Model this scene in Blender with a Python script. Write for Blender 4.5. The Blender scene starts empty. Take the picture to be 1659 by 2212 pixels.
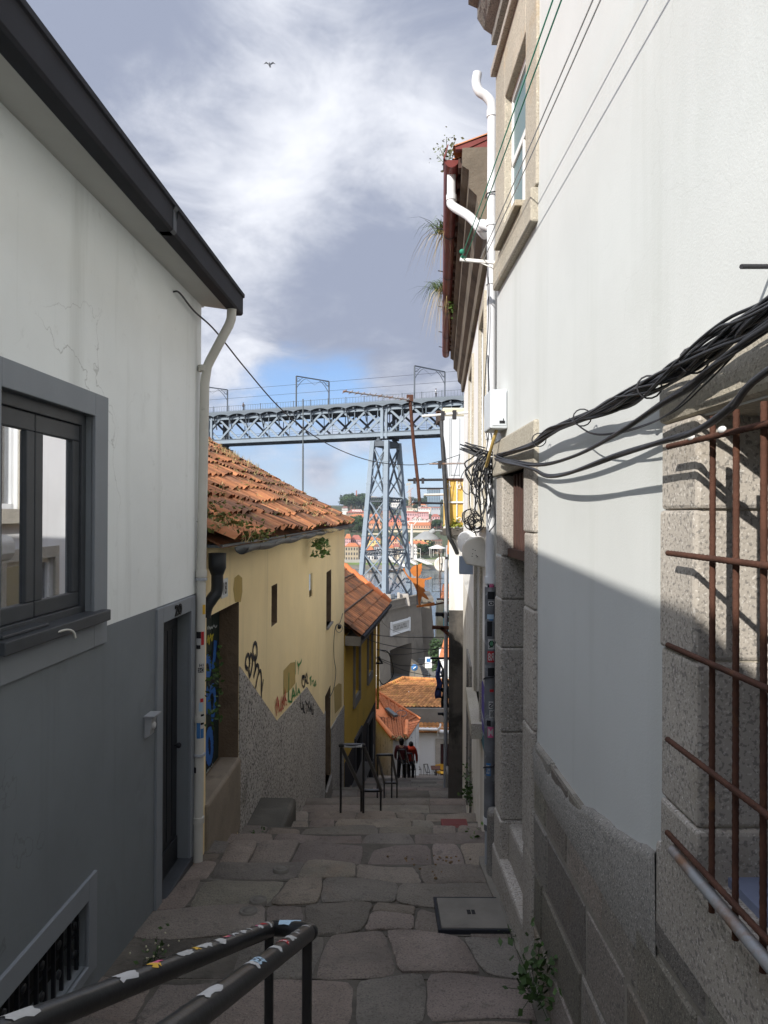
import bpy, bmesh, math, random
from mathutils import Vector, Matrix

random.seed(11)
SC = bpy.context.scene
COL = SC.collection
R = math.radians
V = Vector

# ---------------------------------------------------------------- camera
PITCH, ROLL = R(0.25), R(0.25)
cam = bpy.data.cameras.new('camera')
cam_o = bpy.data.objects.new('camera', cam)
COL.objects.link(cam_o)
cam.sensor_fit = 'VERTICAL'
cam.sensor_height = 36.0
cam.lens = 36.0 * 1534.0 / 2212.0
cam.clip_start = 0.05
cam.clip_end = 20000
CM = Matrix.Rotation(R(90) + PITCH, 3, 'X') @ Matrix.Rotation(ROLL, 3, 'Z')
cam_o.matrix_world = CM.to_4x4()
SC.camera = cam_o

# ---------------------------------------------------------------- light
SUN_TO = V((1.0, 1.4, -0.92)).normalized()           # the way sunlight travels: from behind the left shoulder
SUN_EL = math.asin(-SUN_TO.z)
sun = bpy.data.lights.new('sun', 'SUN')
sun.energy = 4.0
sun.angle = R(0.53)
sun.color = (1.0, 0.955, 0.885)
sun_o = bpy.data.objects.new('sun', sun)
COL.objects.link(sun_o)
sun_o.rotation_euler = (-SUN_TO).to_track_quat('Z', 'Y').to_euler()
SC.view_settings.view_transform = 'Standard'
SC.view_settings.look = 'None'
SC.view_settings.gamma = 1.0
SC.view_settings.exposure = 0.56
SC.cycles.max_bounces = 8
SC.cycles.diffuse_bounces = 5

# ---------------------------------------------------------------- node helpers
class NT:
    def __init__(s, tree):
        s.t = tree
        s.n, s.l = tree.nodes, tree.links
    def node(s, kind, **kw):
        n = s.n.new(kind)
        for k, v in kw.items():
            setattr(n, k, v)
        return n
    def put(s, sock, val):
        if hasattr(val, 'is_output') or isinstance(val, bpy.types.NodeSocket):
            s.l.new(val, sock)
        elif isinstance(val, (tuple, list)) and len(val) == 3 and sock.type == 'RGBA':
            sock.default_value = (*val, 1.0)
        else:
            sock.default_value = val
    def math(s, op, a, b=0.0, c=None, clamp=False):
        n = s.node('ShaderNodeMath', operation=op, use_clamp=clamp)
        s.put(n.inputs[0], a); s.put(n.inputs[1], b)
        if c is not None: s.put(n.inputs[2], c)
        return n.outputs[0]
    def mix(s, f, a, b, blend='MIX'):
        n = s.node('ShaderNodeMix', data_type='RGBA', blend_type=blend)
        s.put(n.inputs[0], f); s.put(n.inputs[6], a); s.put(n.inputs[7], b)
        return n.outputs[2]
    def noise(s, vec, scale, detail=4, rough=0.55, dist=0.0):
        n = s.node('ShaderNodeTexNoise')
        if vec is not None: s.l.new(vec, n.inputs['Vector'])
        n.inputs['Scale'].default_value = scale
        n.inputs['Detail'].default_value = detail
        n.inputs['Roughness'].default_value = rough
        n.inputs['Distortion'].default_value = dist
        return n.outputs['Fac']
    def ramp(s, f, lo, hi, a=0.0, b=1.0):
        n = s.node('ShaderNodeMapRange', clamp=True)
        s.put(n.inputs[0], f)
        for i, x in enumerate((lo, hi, a, b)): n.inputs[i + 1].default_value = x
        return n.outputs[0]
    def smooth(s, f, lo, hi):
        n = s.node('ShaderNodeMapRange', clamp=True, interpolation_type='SMOOTHSTEP')
        s.put(n.inputs[0], f)
        n.inputs[1].default_value = lo; n.inputs[2].default_value = hi
        return n.outputs[0]
    def scaled(s, vec, sc):
        n = s.node('ShaderNodeMapping')
        s.l.new(vec, n.inputs['Vector']); n.inputs['Scale'].default_value = sc
        return n.outputs[0]

# ---------------------------------------------------------------- world: broken cloud over a physical sky
world = bpy.data.worlds.new('World')
SC.world = world
world.use_nodes = True
w = NT(world.node_tree)
w.n.clear()
out = w.node('ShaderNodeOutputWorld')
bg = w.node('ShaderNodeBackground'); bg.inputs[1].default_value = 0.1
sky = w.node('ShaderNodeTexSky', sky_type='NISHITA', sun_disc=False)
sky.sun_elevation = SUN_EL
sky.sun_rotation = math.atan2(-SUN_TO.x, -SUN_TO.y)
sky.altitude = 100; sky.dust_density = 0.6; sky.ozone_density = 1.5
tc = w.node('ShaderNodeTexCoord')
sep = w.node('ShaderNodeSeparateXYZ'); w.l.new(tc.outputs['Generated'], sep.inputs[0])
dx, dy, dz = sep.outputs
den = w.math('MAXIMUM', w.math('ADD', dz, 0.42), 0.05)
cmb = w.node('ShaderNodeCombineXYZ')
w.l.new(w.math('DIVIDE', dx, den), cmb.inputs[0]); w.l.new(w.math('DIVIDE', dy, den), cmb.inputs[1])
w.l.new(w.math('MULTIPLY', dz, 1.2), cmb.inputs[2])
cv = cmb.outputs[0]
n1 = w.noise(cv, 2.0, 12, 0.56, 0.3)
n2 = w.noise(cv, 5.2, 14, 0.62, 0.4)
n3 = w.noise(cv, 1.1, 3, 0.5, 0.0)
def lobe(d, width, amp):
    d = V(d).normalized()
    dot = w.node('ShaderNodeVectorMath', operation='DISTANCE')
    w.l.new(tc.outputs['Generated'], dot.inputs[0]); dot.inputs[1].default_value = d
    g = w.math('DIVIDE', dot.outputs['Value'], width)
    g = w.math('EXPONENT', w.math('MULTIPLY', w.math('MULTIPLY', g, g), -1.0))
    return w.math('MULTIPLY', g, amp)
def ray(u, v):
    return (CM @ V(((u - 830) / 1534, -(v - 1106) / 1534, -1.0)))
light = w.math('ADD', w.math('MULTIPLY', n1, 0.75), w.math('MULTIPLY', n2, 0.75))
light = w.math('ADD', light, w.math('MULTIPLY', n3, 0.45))
for uu, vv, wd, am in ((660, 340, .10, .24), (900, 300, .10, .17), (520, 450, .09, .10), (930, 330, .06, .10), (760, 590, .12, -.20), (900, 520, .12, -.16),
                       (250, 60, .16, -.14), (330, 420, .1, -.05), (950, 90, .14, -.16), (800, 760, .10, .05), (520, 720, .1, .06), (540, 150, .13, -.10)):
    light = w.math('ADD', light, lobe(ray(uu, vv), wd, am))
bright = w.smooth(light, 0.80, 1.36)
cloud = w.mix(bright, (2.45, 2.75, 3.6), (6.9, 7.05, 7.5))
glow = w.math('ADD', 1.0, w.math('MULTIPLY', w.smooth(dz, 0.60, 0.97), 1.9))     # a cloudy sky is brightest overhead
glow = w.math('ADD', glow, lobe(-SUN_TO, .75, 1.2))
cloud = w.mix(1.0, cloud, glow, 'MULTIPLY')
cov = w.math('ADD', w.math('MULTIPLY', n1, 1.0), w.math('MULTIPLY', n2, 0.35))
cov = w.math('ADD', cov, w.ramp(dz, 0.03, 0.30, -0.16, 0.6))
for uu, vv, wd, am in ((600, 822, .06, -.34), (750, 815, .05, -.32), (480, 850, .05, -.12), (660, 960, .07, -.12), (700, 1010, .12, .03), (690, 1025, .03, .3)):
    cov = w.math('ADD', cov, lobe(ray(uu, vv), wd, am))
cmask = w.smooth(cov, 0.52, 0.88)
blue = w.mix(0.5, sky.outputs[0], (1.7, 3.3, 7.0))
w.l.new(w.mix(cmask, blue, cloud), bg.inputs[0])
w.l.new(bg.outputs[0], out.inputs[0])

# ---------------------------------------------------------------- geometry helpers
def P(u, v, y):
    """a point seen along the picture ray (u, v of a 1659 x 2212 frame) at depth y metres"""
    d = ray(u, v)
    return d * (y / d.y)

class Wall:
    """upright facade plane x = x0 + k (y - y0); side +1: the street lies on its +x side, -1: on its -x side"""
    def __init__(s, x0, y0, k, side):
        s.k, s.y0 = k, y0
        s.o = V((x0, y0, 0)); s.d = V((k, 1, 0)); s.n = (V((1, -k, 0)) * side).normalized()
    def p(s, y, h, o=0.0):
        return s.o + s.d * (y - s.y0) + s.n * o + V((0, 0, h))
    def hit(s, u, v, o=0.0):
        d = ray(u, v)
        q = s.o + s.n * o
        t = q.dot(s.n) / d.dot(s.n)
        x = d * t - q
        return x.y + s.y0, x.z

class MB:
    def __init__(s):
        s.v, s.f, s.mi, s.sm, s.c = [], [], [], [], []
    def add(s, vs, fs, mi=0, sm=False, c=1.0):
        b = len(s.v); s.v += [V(x) for x in vs]
        for f in fs:
            s.f.append([b + i for i in f]); s.mi.append(mi); s.sm.append(sm); s.c.append(c)
        return s
    def quad(s, a, b, c, d, mi=0, col=1.0):
        return s.add([a, b, c, d], [(0, 1, 2, 3)], mi, False, col)
    def poly(s, pts, mi=0, col=1.0):
        return s.add(pts, [tuple(range(len(pts)))], mi, False, col)
    def hexa(s, p, mi=0, col=1.0):
        return s.add(p, [(0, 3, 2, 1), (4, 5, 6, 7), (0, 1, 5, 4), (1, 2, 6, 5), (2, 3, 7, 6), (3, 0, 4, 7)], mi, False, col)
    def box(s, x0, x1, y0, y1, z0, z1, mi=0, col=1.0):
        return s.hexa([(x0, y0, z0), (x1, y0, z0), (x1, y1, z0), (x0, y1, z0), (x0, y0, z1), (x1, y0, z1), (x1, y1, z1), (x0, y1, z1)], mi, col)
    def wbox(s, W, y0, y1, h0, h1, o0, o1, mi=0, col=1.0):
        return s.hexa([W.p(y0, h0, o0), W.p(y1, h0, o0), W.p(y1, h0, o1), W.p(y0, h0, o1),
                       W.p(y0, h1, o0), W.p(y1, h1, o0), W.p(y1, h1, o1), W.p(y0, h1, o1)], mi, col)
    def beam(s, p, q, wd, ht=None, up=(0, 0, 1), mi=0, col=1.0):
        p, q = V(p), V(q); ht = ht or wd
        d = (q - p).normalized(); u = V(up)
        a = d.cross(u)
        if a.length < 1e-4: a = d.cross(V((0, 1, 0)))
        a.normalize(); b = a.cross(d)
        a *= wd / 2; b *= ht / 2
        return s.hexa([p - a - b, p + a - b, q + a - b, q - a - b, p - a + b, p + a + b, q + a + b, q - a + b], mi, col)
    def tube(s, pts, r, n=8, cap=True, mi=0, col=1.0, arc=(0, 2 * math.pi), ref=None):
        pts = [V(p) for p in pts]; m = len(pts)
        rs = r if isinstance(r, (list, tuple)) else [r] * m
        full = abs(arc[1] - arc[0] - 2 * math.pi) < 1e-6
        k = n if full else n + 1
        vs, a = [], None
        for i, p in enumerate(pts):
            d = (pts[min(i + 1, m - 1)] - pts[max(i - 1, 0)])
            d = d.normalized() if d.length > 1e-9 else V((0, 0, 1))
            if a is None:
                a = V(ref) if ref else d.cross(V((0, 0, 1)))
                if a.length < 1e-3: a = d.cross(V((0, 1, 0)))
            a = (a - d * a.dot(d)).normalized(); b = d.cross(a)
            for j in range(k):
                t = arc[0] + (arc[1] - arc[0]) * j / n
                vs.append(p + (a * math.cos(t) + b * math.sin(t)) * rs[i])
        fs = []
        for i in range(m - 1):
            for j in range(n):
                j2 = (j + 1) % k
                fs.append((i * k + j, i * k + j2, (i + 1) * k + j2, (i + 1) * k + j))
        s.add(vs, fs, mi, True, col)
        if cap and full:
            s.add(vs[:k], [tuple(range(k))[::-1]], mi, False, col); s.add(vs[-k:], [tuple(range(k))], mi, False, col)
        return s
    def prism(s, pts, ext, mi=0, col=1.0):
        n = len(pts); a = [V(p) for p in pts]; b = [p + V(ext) for p in a]
        s.add(a + b, [tuple(range(n))[::-1], tuple(range(n, 2 * n))] + [(i, (i + 1) % n, n + (i + 1) % n, n + i) for i in range(n)], mi, False, col)
        return s
    def ball(s, c, r, n=8, mi=0, col=1.0, sc=(1, 1, 1)):
        vs, fs = [], []
        for i in range(n + 1):
            for j in range(2 * n):
                t, f = math.pi * i / n, math.pi * j / n
                vs.append(V(c) + V((math.sin(t) * math.cos(f) * sc[0], math.sin(t) * math.sin(f) * sc[1], math.cos(t) * sc[2])) * r)
        for i in range(n):
            for j in range(2 * n):
                fs.append((i * 2 * n + j, i * 2 * n + (j + 1) % (2 * n), (i + 1) * 2 * n + (j + 1) % (2 * n), (i + 1) * 2 * n + j))
        return s.add(vs, fs, mi, True, col)
    def lathe(s, c, prof, n=16, ax=(0, 0, 1), mi=0, col=1.0):
        ax = V(ax).normalized(); a = ax.cross(V((0, 1, 0)))
        if a.length < 1e-3: a = ax.cross(V((1, 0, 0)))
        a.normalize(); b = ax.cross(a); vs, fs = [], []
        for r, z in prof:
            for j in range(n):
                t = 2 * math.pi * j / n
                vs.append(V(c) + ax * z + (a * math.cos(t) + b * math.sin(t)) * r)
        for i in range(len(prof) - 1):
            for j in range(n):
                fs.append((i * n + j, i * n + (j + 1) % n, (i + 1) * n + (j + 1) % n, (i + 1) * n + j))
        return s.add(vs, fs, mi, True, col)
    def mesh(s, name, mats):
        me = bpy.data.meshes.new(name)
        me.from_pydata([tuple(x) for x in s.v], [], s.f)
        for m in (mats if isinstance(mats, (list, tuple)) else [mats]): me.materials.append(m)
        me.polygons.foreach_set('material_index', s.mi)
        me.polygons.foreach_set('use_smooth', s.sm)
        if any(m.get('tinted') for m in me.materials):
            at = me.color_attributes.new('tint', 'FLOAT_COLOR', 'CORNER')
            i = 0
            for p, c in zip(me.polygons, s.c):
                cc = (c, c, c, 1) if not isinstance(c, tuple) else (*c, 1)
                for _ in p.vertices:
                    at.data[i].color = cc; i += 1
        me.update()
        b = bmesh.new(); b.from_mesh(me)
        bmesh.ops.recalc_face_normals(b, faces=b.faces); b.to_mesh(me); b.free()
        return me
    def build(s, name, mats, parent=None, bevel=0.0, label=None):
        o = bpy.data.objects.new(name, s.mesh(name, mats))
        COL.objects.link(o)
        if parent is not None: attach(o, parent)
        if bevel:
            m = o.modifiers.new('bevel', 'BEVEL'); m.width = bevel; m.segments = 2; m.limit_method = 'ANGLE'
        if label: o['label'] = label
        return o

def attach(o, parent):
    o.parent = parent
    if parent.type == 'EMPTY' and parent.parent is None: o.matrix_parent_inverse = Matrix.Translation(-parent.location)

def thing(name, label, cat, loc=(0, 0, 0), group=None):
    o = bpy.data.objects.new(name, None); COL.objects.link(o)
    o.location = loc; o.empty_display_size = 0.2
    o['label'] = label; o['category'] = cat
    if group: o['group'] = group
    return o
def tag(o, label, cat, group=None):
    o['label'] = label; o['category'] = cat
    if group: o['group'] = group
    return o
def setting(o, kind='structure', label=None):
    o['kind'] = kind
    if label: o['label'] = label
    return o
def dup(root, loc=None, label=None, group=None, rz=None, sc=None):
    """a copy of a thing with copies of its parts and sub-parts"""
    def rec(o, parent):
        c = o.copy(); COL.objects.link(c)
        if parent is not None: c.parent = parent
        for ch in list(o.children): rec(ch, c)
        return c
    r = rec(root, None)
    if loc is not None: r.location = loc
    if rz is not None: r.rotation_euler.z = rz
    if sc is not None: r.scale = (sc, sc, sc) if not isinstance(sc, tuple) else sc
    if label: r['label'] = label
    if group: r['group'] = group
    return r

def facade(mb, W, y0, y1, h0, h1, holes=(), hcut=(), mfn=None, o=0.0, rev_mi=None):
    """a facade sheet with real openings (y0, y1, h0, h1, depth) and their reveals"""
    ys = sorted({y0, y1, *[x for q in holes for x in q[:2] if y0 < x < y1]})
    hs = sorted({h0, h1, *[x for q in holes for x in q[2:4] if h0 < x < h1], *[x for x in hcut if h0 < x < h1]})
    for a, b in zip(ys, ys[1:]):
        for c, d in zip(hs, hs[1:]):
            ym, hm = (a + b) / 2, (c + d) / 2
            if any(q[0] < ym < q[1] and q[2] < hm < q[3] for q in holes): continue
            mb.quad(W.p(a, c, o), W.p(b, c, o), W.p(b, d, o), W.p(a, d, o), mfn(ym, hm) if mfn else 0)
    for q in holes:
        a, b, c, d, dep = q[:5]
        m = q[5] if len(q) > 5 else (mfn((a + b) / 2, (c + d) / 2) if mfn else 0)
        for (p, r) in (((a, c), (a, d)), ((b, c), (b, d)), ((a, c), (b, c)), ((a, d), (b, d))):
            mb.quad(W.p(*p, o), W.p(*r, o), W.p(*r, o - dep), W.p(*p, o - dep), m)
    return mb

def shell(mb, W, y0, y1, h0, h1, depth, mi=0, top=True):
    """the rest of a house behind its facade sheet"""
    a, b, c, d = (y0, 0), (y1, 0), (y1, -depth), (y0, -depth)
    for p, q in ((b, c), (c, d), (d, a)):
        mb.quad(W.p(p[0], h0, p[1]), W.p(q[0], h0, q[1]), W.p(q[0], h1, q[1]), W.p(p[0], h1, p[1]), mi)
    if top: mb.quad(W.p(y0, h1, 0), W.p(y1, h1, 0), W.p(y1, h1, -depth), W.p(y0, h1, -depth), mi)
    return mb

def ribbon(mb, W, pts, wd, o=0.004, mi=0):
    """a painted stroke on a facade; pts are (y, h)"""
    pts = [V((a, b, 0)) for a, b in pts]
    L, Rr = [], []
    for i, p in enumerate(pts):
        d = pts[min(i + 1, len(pts) - 1)] - pts[max(i - 1, 0)]
        if d.length < 1e-6: d = V((1, 0, 0))
        n = V((-d.y, d.x, 0)).normalized() * wd / 2 * random.uniform(.85, 1.15)
        L.append(p + n); Rr.append(p - n)
    f = lambda q: W.p(q.x, q.y, o)
    m = len(pts)
    mb.add([f(q) for q in L] + [f(q) for q in Rr], [(i, i + 1, m + i + 1, m + i) for i in range(m - 1)], mi)

def smooth(pts, k=6):
    """Catmull-Rom through points"""
    pts = [V(p) if len(p) == 3 else V((*p, 0)) for p in pts]
    q = [pts[0] * 2 - pts[1]] + pts + [pts[-1] * 2 - pts[-2]]
    o = []
    for i in range(1, len(q) - 2):
        for j in range(k):
            t = j / k
            a, b, c, d = q[i - 1], q[i], q[i + 1], q[i + 2]
            o.append(0.5 * ((2 * b) + (c - a) * t + (2 * a - 5 * b + 4 * c - d) * t * t + (3 * b - a - 3 * c + d) * t ** 3))
    o.append(pts[-1])
    return o

def text_mesh(txt, ext=0.0):
    cu = bpy.data.curves.new('txt', 'FONT'); cu.body = txt; cu.extrude = ext; cu.resolution_u = 3; cu.offset = 0.018
    ob = bpy.data.objects.new('txt', cu)
    me = bpy.data.meshes.new_from_object(ob)
    vs = [v.co.copy() for v in me.vertices]; fs = [tuple(p.vertices) for p in me.polygons]
    bpy.data.objects.remove(ob); bpy.data.curves.remove(cu); bpy.data.meshes.remove(me)
    x0, x1 = min(v.x for v in vs), max(v.x for v in vs); y0, y1 = min(v.y for v in vs), max(v.y for v in vs)
    return [((v.x - x0) / (x1 - x0), (v.y - y0) / (y1 - y0), v.z) for v in vs], fs
def lettering(mb, txt, fn, mi=0, ext=0.0):
    """letters laid by fn(a, b, z) with a, b in 0..1 along the line and up"""
    vs, fs = text_mesh(txt, ext)
    mb.add([fn(*q) for q in vs], fs, mi)
    return mb

def tiles(mb, O, E, U, N, le, lu, pitch=0.21, course=0.36, n=6, amp=0.045, lift=0.03, jit=0.01, mi=0, clip=None, tone=(.75, 1.15), sag=None):
    """courses of barrel tiles on a roof slope: O eave corner, E along the eave, U up the slope, N outward"""
    O, E, U, N = V(O), V(E).normalized(), V(U).normalized(), V(N).normalized()
    nt, nc = max(1, int(le / pitch)), max(1, int(round(lu / course)))
    course = lu / nc; pitch = le / nt
    for c in range(nc):
        for t in range(nt):
            if clip and not clip((t + .5) * pitch, (c + .5) * course): continue
            ju, jn = random.uniform(-jit, jit) * 2, random.uniform(0, jit)
            jx = random.uniform(-jit, jit) * .6
            tn = random.uniform(*tone)
            if random.random() < .12: tn *= .72
            vs = []
            for k, (uu, ln) in enumerate(((c * course - .02 + ju, lift), ((c + 1) * course + .02, 0.0))):
                for i in range(n + 1):
                    x = i / n
                    hgt = amp * math.sin(math.pi * x) ** .8 if 0 < x < 1 else 0
                    sg = sag(t * pitch + x * pitch, uu) if sag else 0
                    vs.append(O + E * (t * pitch + x * pitch + jx * (1 if k == 0 else 0)) + U * uu + N * (hgt + ln + jn + sg))
            fs = [(i, i + 1, n + 2 + i, n + 1 + i) for i in range(n)]
            mb.add(vs, fs, mi, True, tn)
    return mb

def leaf_mesh(mb, pts, size, flat=0.5, mi=0, cols=(.7, 1.3), shape='leaf'):
    for p in pts:
        d = V((random.gauss(0, 1), random.gauss(0, 1), random.gauss(0, flat))).normalized()
        e = d.cross(V((random.gauss(0, 1), random.gauss(0, 1), random.gauss(0, 1)))).normalized()
        s_ = size * random.uniform(.6, 1.3); c = random.uniform(*cols)
        p = V(p)
        mb.add([p - d * s_ * .5, p + e * s_ * .3, p + d * s_ * .6, p - e * s_ * .3], [(0, 1, 2, 3)], mi, False, c)
    return mb
def blades(mb, base, n, length, spread, droop=0.5, wd=0.006, mi=0, lean=(0, 0, 0), cols=(.7, 1.3)):
    for _ in range(n):
        b = V(base) + V((random.uniform(-1, 1), random.uniform(-1, 1), 0)) * spread * .25
        a = random.uniform(0, 2 * math.pi)
        d = V((math.cos(a), math.sin(a), 0)) * random.uniform(.1, 1) * spread + V(lean)
        L = length * random.uniform(.5, 1.1); c = random.uniform(*cols)
        side = V((-math.sin(a), math.cos(a), 0)) * wd
        pts = []
        for i in range(5):
            t = i / 4
            pts.append(b + d * t + V((0, 0, L * (t - droop * t * t))))
        vs = []
        for i, p in enumerate(pts):
            k = 1 - i / 4.3
            vs += [p - side * k, p + side * k]
        mb.add(vs, [(2 * i, 2 * i + 1, 2 * i + 3, 2 * i + 2) for i in range(4)], mi, False, c)
    return mb
# ---------------------------------------------------------------- materials
def mat(name, base, rough=0.8, var=0.12, vscale=1.5, bump=0.0, bscale=40.0, metal=0.0, speck=None, dirt=(), streak=None, tint=False, spec=0.3, bdist=0.01, fine=0.0, fscale=90, crack=None):
    m = bpy.data.materials.new(name); m.use_nodes = True
    g = NT(m.node_tree); bs = m.node_tree.nodes['Principled BSDF']
    co = g.node('ShaderNodeTexCoord').outputs['Object']
    lo = tuple(max(0, x * (1 - var)) for x in base); hi = tuple(min(1, x * (1 + var)) for x in base)
    c = g.mix(g.ramp(g.noise(co, vscale, 6, .6), .3, .7), lo, hi)
    if fine:
        f = g.ramp(g.noise(co, fscale, 2, .5), .3, .7, 1 - fine, 1 + fine)
        c = g.mix(1.0, c, f, 'MULTIPLY')
    if speck:
        for sc, colr, th, am in speck:
            k = g.ramp(g.noise(co, sc, 2, .5), th, th + .06, 0, am)
            c = g.mix(k, c, colr)
    for colr, sc, th, am in dirt:
        k = g.ramp(g.noise(co, sc, 7, .65, .4), th, th + .14, 0, am)
        c = g.mix(k, c, colr)
    if streak:
        colr, sc, th, am = streak
        k = g.ramp(g.noise(g.scaled(co, (1, 1, .06)), sc, 5, .6), th, th + .2, 0, am)
        c = g.mix(k, c, colr)
    if crack:
        colr, sc, wd, am = crack
        vo = g.node('ShaderNodeTexVoronoi', feature='DISTANCE_TO_EDGE'); vo.inputs['Scale'].default_value = sc
        wv = g.node('ShaderNodeVectorMath', operation='ADD'); g.l.new(co, wv.inputs[0])
        nz = g.node('ShaderNodeTexNoise'); nz.inputs['Scale'].default_value = 3; nz.inputs['Detail'].default_value = 8; g.l.new(co, nz.inputs['Vector'])
        sc2 = g.node('ShaderNodeVectorMath', operation='SCALE'); g.l.new(nz.outputs['Color'], sc2.inputs[0]); sc2.inputs['Scale'].default_value = .5; g.l.new(sc2.outputs[0], wv.inputs[1])
        g.l.new(wv.outputs[0], vo.inputs['Vector'])
        k = g.math('MULTIPLY', g.ramp(vo.outputs['Distance'], 0, wd, am, 0), g.ramp(g.noise(co, .7, 3), .52, .62))
        c = g.mix(k, c, colr)
    if tint:
        m['tinted'] = 1
        a = g.node('ShaderNodeAttribute', attribute_name='tint')
        c = g.mix(1.0, c, a.outputs['Color'], 'MULTIPLY')
    g.put(bs.inputs['Base Color'], c)
    bs.inputs['Roughness'].default_value = rough
    bs.inputs['Metallic'].default_value = metal
    bs.inputs['Specular IOR Level'].default_value = spec
    if bump:
        b = g.node('ShaderNodeBump'); b.inputs['Strength'].default_value = bump; b.inputs['Distance'].default_value = bdist
        h = g.math('ADD', g.noise(co, bscale, 5, .6), g.math('MULTIPLY', g.noise(co, bscale * .2, 4, .6), .45))
        g.l.new(h, b.inputs['Height']); g.l.new(b.outputs[0], bs.inputs['Normal'])
    return m

def glass(name, tone=(.03, .035, .04), gl=.5, rough=.03):
    m = bpy.data.materials.new(name); m.use_nodes = True
    g = NT(m.node_tree); bs = m.node_tree.nodes['Principled BSDF']
    bs.inputs['Base Color'].default_value = (*tone, 1); bs.inputs['Roughness'].default_value = .5
    gs = g.node('ShaderNodeBsdfGlossy'); gs.inputs['Roughness'].default_value = rough; gs.inputs[0].default_value = (.92, .95, 1, 1)
    mx = g.node('ShaderNodeMixShader')
    lw = g.node('ShaderNodeLayerWeight'); lw.inputs[0].default_value = .35
    g.l.new(g.math('ADD', g.math('MULTIPLY', lw.outputs['Fresnel'], .5), gl * .6, clamp=True), mx.inputs[0])
    g.l.new(bs.outputs[0], mx.inputs[1]); g.l.new(gs.outputs[0], mx.inputs[2])
    g.l.new(mx.outputs[0], m.node_tree.nodes['Material Output'].inputs[0])
    return m

STUCCO = mat('white stucco', (.575, .59, .575), .9, .05, .9, .3, 120, dirt=[((.47, .49, .465), .8, .58, .4), ((.52, .54, .51), 7, .62, .4), ((.34, .34, .31), 2.2, .74, .35)], streak=((.46, .48, .45), 3.0, .53, .45), bdist=.003, crack=((.42, .43, .41), .9, .003, .4))
STUCCO_L = mat('white house paint', (.78, .81, .795), .9, .05, 1.1, .2, 140, dirt=[((.55, .57, .55), 1.6, .60, .5), ((.58, .60, .57), 8, .62, .5), ((.22, .23, .21), 5, .76, .5)], streak=((.46, .48, .45), 3.4, .55, .5), bdist=.003, crack=((.30, .31, .29), .8, .004, .6))
GREY_P = mat('grey house paint', (.172, .192, .206), .75, .07, 1.6, .15, 120, dirt=[((.12, .13, .14), 2.2, .58, .5), ((.22, .235, .245), 6, .62, .5), ((.32, .33, .33), 11, .72, .5)], streak=((.12, .13, .14), 3.5, .54, .5), bdist=.003, crack=((.09, .10, .105), .8, .004, .6))
GREY_T = mat('grey trim paint', (.21, .23, .25), .65, .05, 3, .08, 120, dirt=[((.3, .31, .31), 9, .72, .4)])
DARK_T = mat('anthracite joinery', (.045, .05, .056), .5, .15, 6, .05, 80)
DARK_D = mat('near black door paint', (.014, .016, .02), .45, .2, 6, .05, 50)
SOFFIT = mat('soffit plaster', (.50, .50, .47), .9, .05, 2, .1, 100, dirt=[((.22, .22, .2), 3, .62, .6)], bdist=.003)
FASCIA = mat('dark metal gutter', (.022, .023, .028), .7, .2, 2.5, .05, 20, spec=.15, dirt=[((.12, .12, .12), 8, .7, .4)])
YELLOW = mat('yellow stucco', (.88, .72, .41), .9, .07, .8, .25, 90, dirt=[((.62, .48, .22), .9, .66, .45), ((.30, .22, .10), 6, .76, .7), ((.70, .60, .36), 1.7, .64, .4)], streak=((.50, .40, .21), 3.2, .57, .4), bdist=.004)
OCHRE = mat('mustard stucco', (.62, .41, .07), .9, .08, .8, .2, 90, dirt=[((.30, .20, .04), 1.3, .62, .5)], streak=((.28, .2, .06), 3.4, .56, .5), bdist=.004)
PEBBLE = mat('pebble dash', (.45, .425, .385), .95, .12, 1.2, 1.0, 55, speck=[(30, (.07, .066, .06), .52, .85), (44, (.66, .64, .60), .58, .75)], dirt=[((.10, .095, .07), .8, .60, .65), ((.14, .14, .08), 1.6, .64, .5)], bdist=.02)
GRANITE = mat('granite', (.385, .35, .305), .9, .2, 1.4, .38, 120, speck=[(75, (.12, .115, .11), .55, .6), (95, (.70, .67, .62), .60, .55)], dirt=[((.30, .25, .18), 2.4, .58, .45), ((.14, .135, .12), 1.5, .66, .5)], bdist=.01)
GRANITE_W = mat('warm sawn granite', (.40, .365, .295), .9, .2, 1.4, .4, 115, speck=[(80, (.20, .18, .15), .57, .5), (70, (.68, .62, .5), .60, .5)], dirt=[((.42, .30, .16), 3.0, .58, .5), ((.20, .18, .15), 2.0, .67, .5)], bdist=.012)
GRANITE_D = mat('weathered granite blocks', (.225, .212, .19), .92, .2, 1.5, .6, 105, speck=[(70, (.10, .10, .095), .54, .6), (95, (.52, .5, .46), .62, .5)], dirt=[((.21, .16, .11), 1.7, .56, .6), ((.08, .078, .068), 1.2, .62, .7), ((.05, .06, .025), .8, .66, .7)], tint=True, bdist=.012)
MORTAR = mat('mortar', (.27, .25, .215), .95, .12, 4, .4, 70, dirt=[((.14, .13, .12), 2, .6, .6)])
SLAB = mat('stair slabs', (.215, .19, .16), .80, .2, 2.2, .8, 60, speck=[(90, (.06, .058, .055), .56, .5), (110, (.36, .34, .31), .62, .4)], dirt=[((.12, .11, .096), 1.3, .54, .6), ((.24, .16, .115), .9, .58, .5), ((.06, .056, .048), 3.4, .62, .6), ((.33, .31, .27), 4.5, .68, .5), ((.075, .068, .056), 10, .56, .6), ((.34, .31, .26), 16, .62, .5)], tint=True, spec=.3, bdist=.022)
JOINT = mat('stair joints', (.105, .094, .078), .95, .35, 3, .9, 25, dirt=[((.25, .235, .205), 1.3, .58, .8), ((.05, .047, .038), 4.5, .55, .7), ((.05, .06, .025), 2.0, .64, .7)], bdist=.02)
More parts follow.
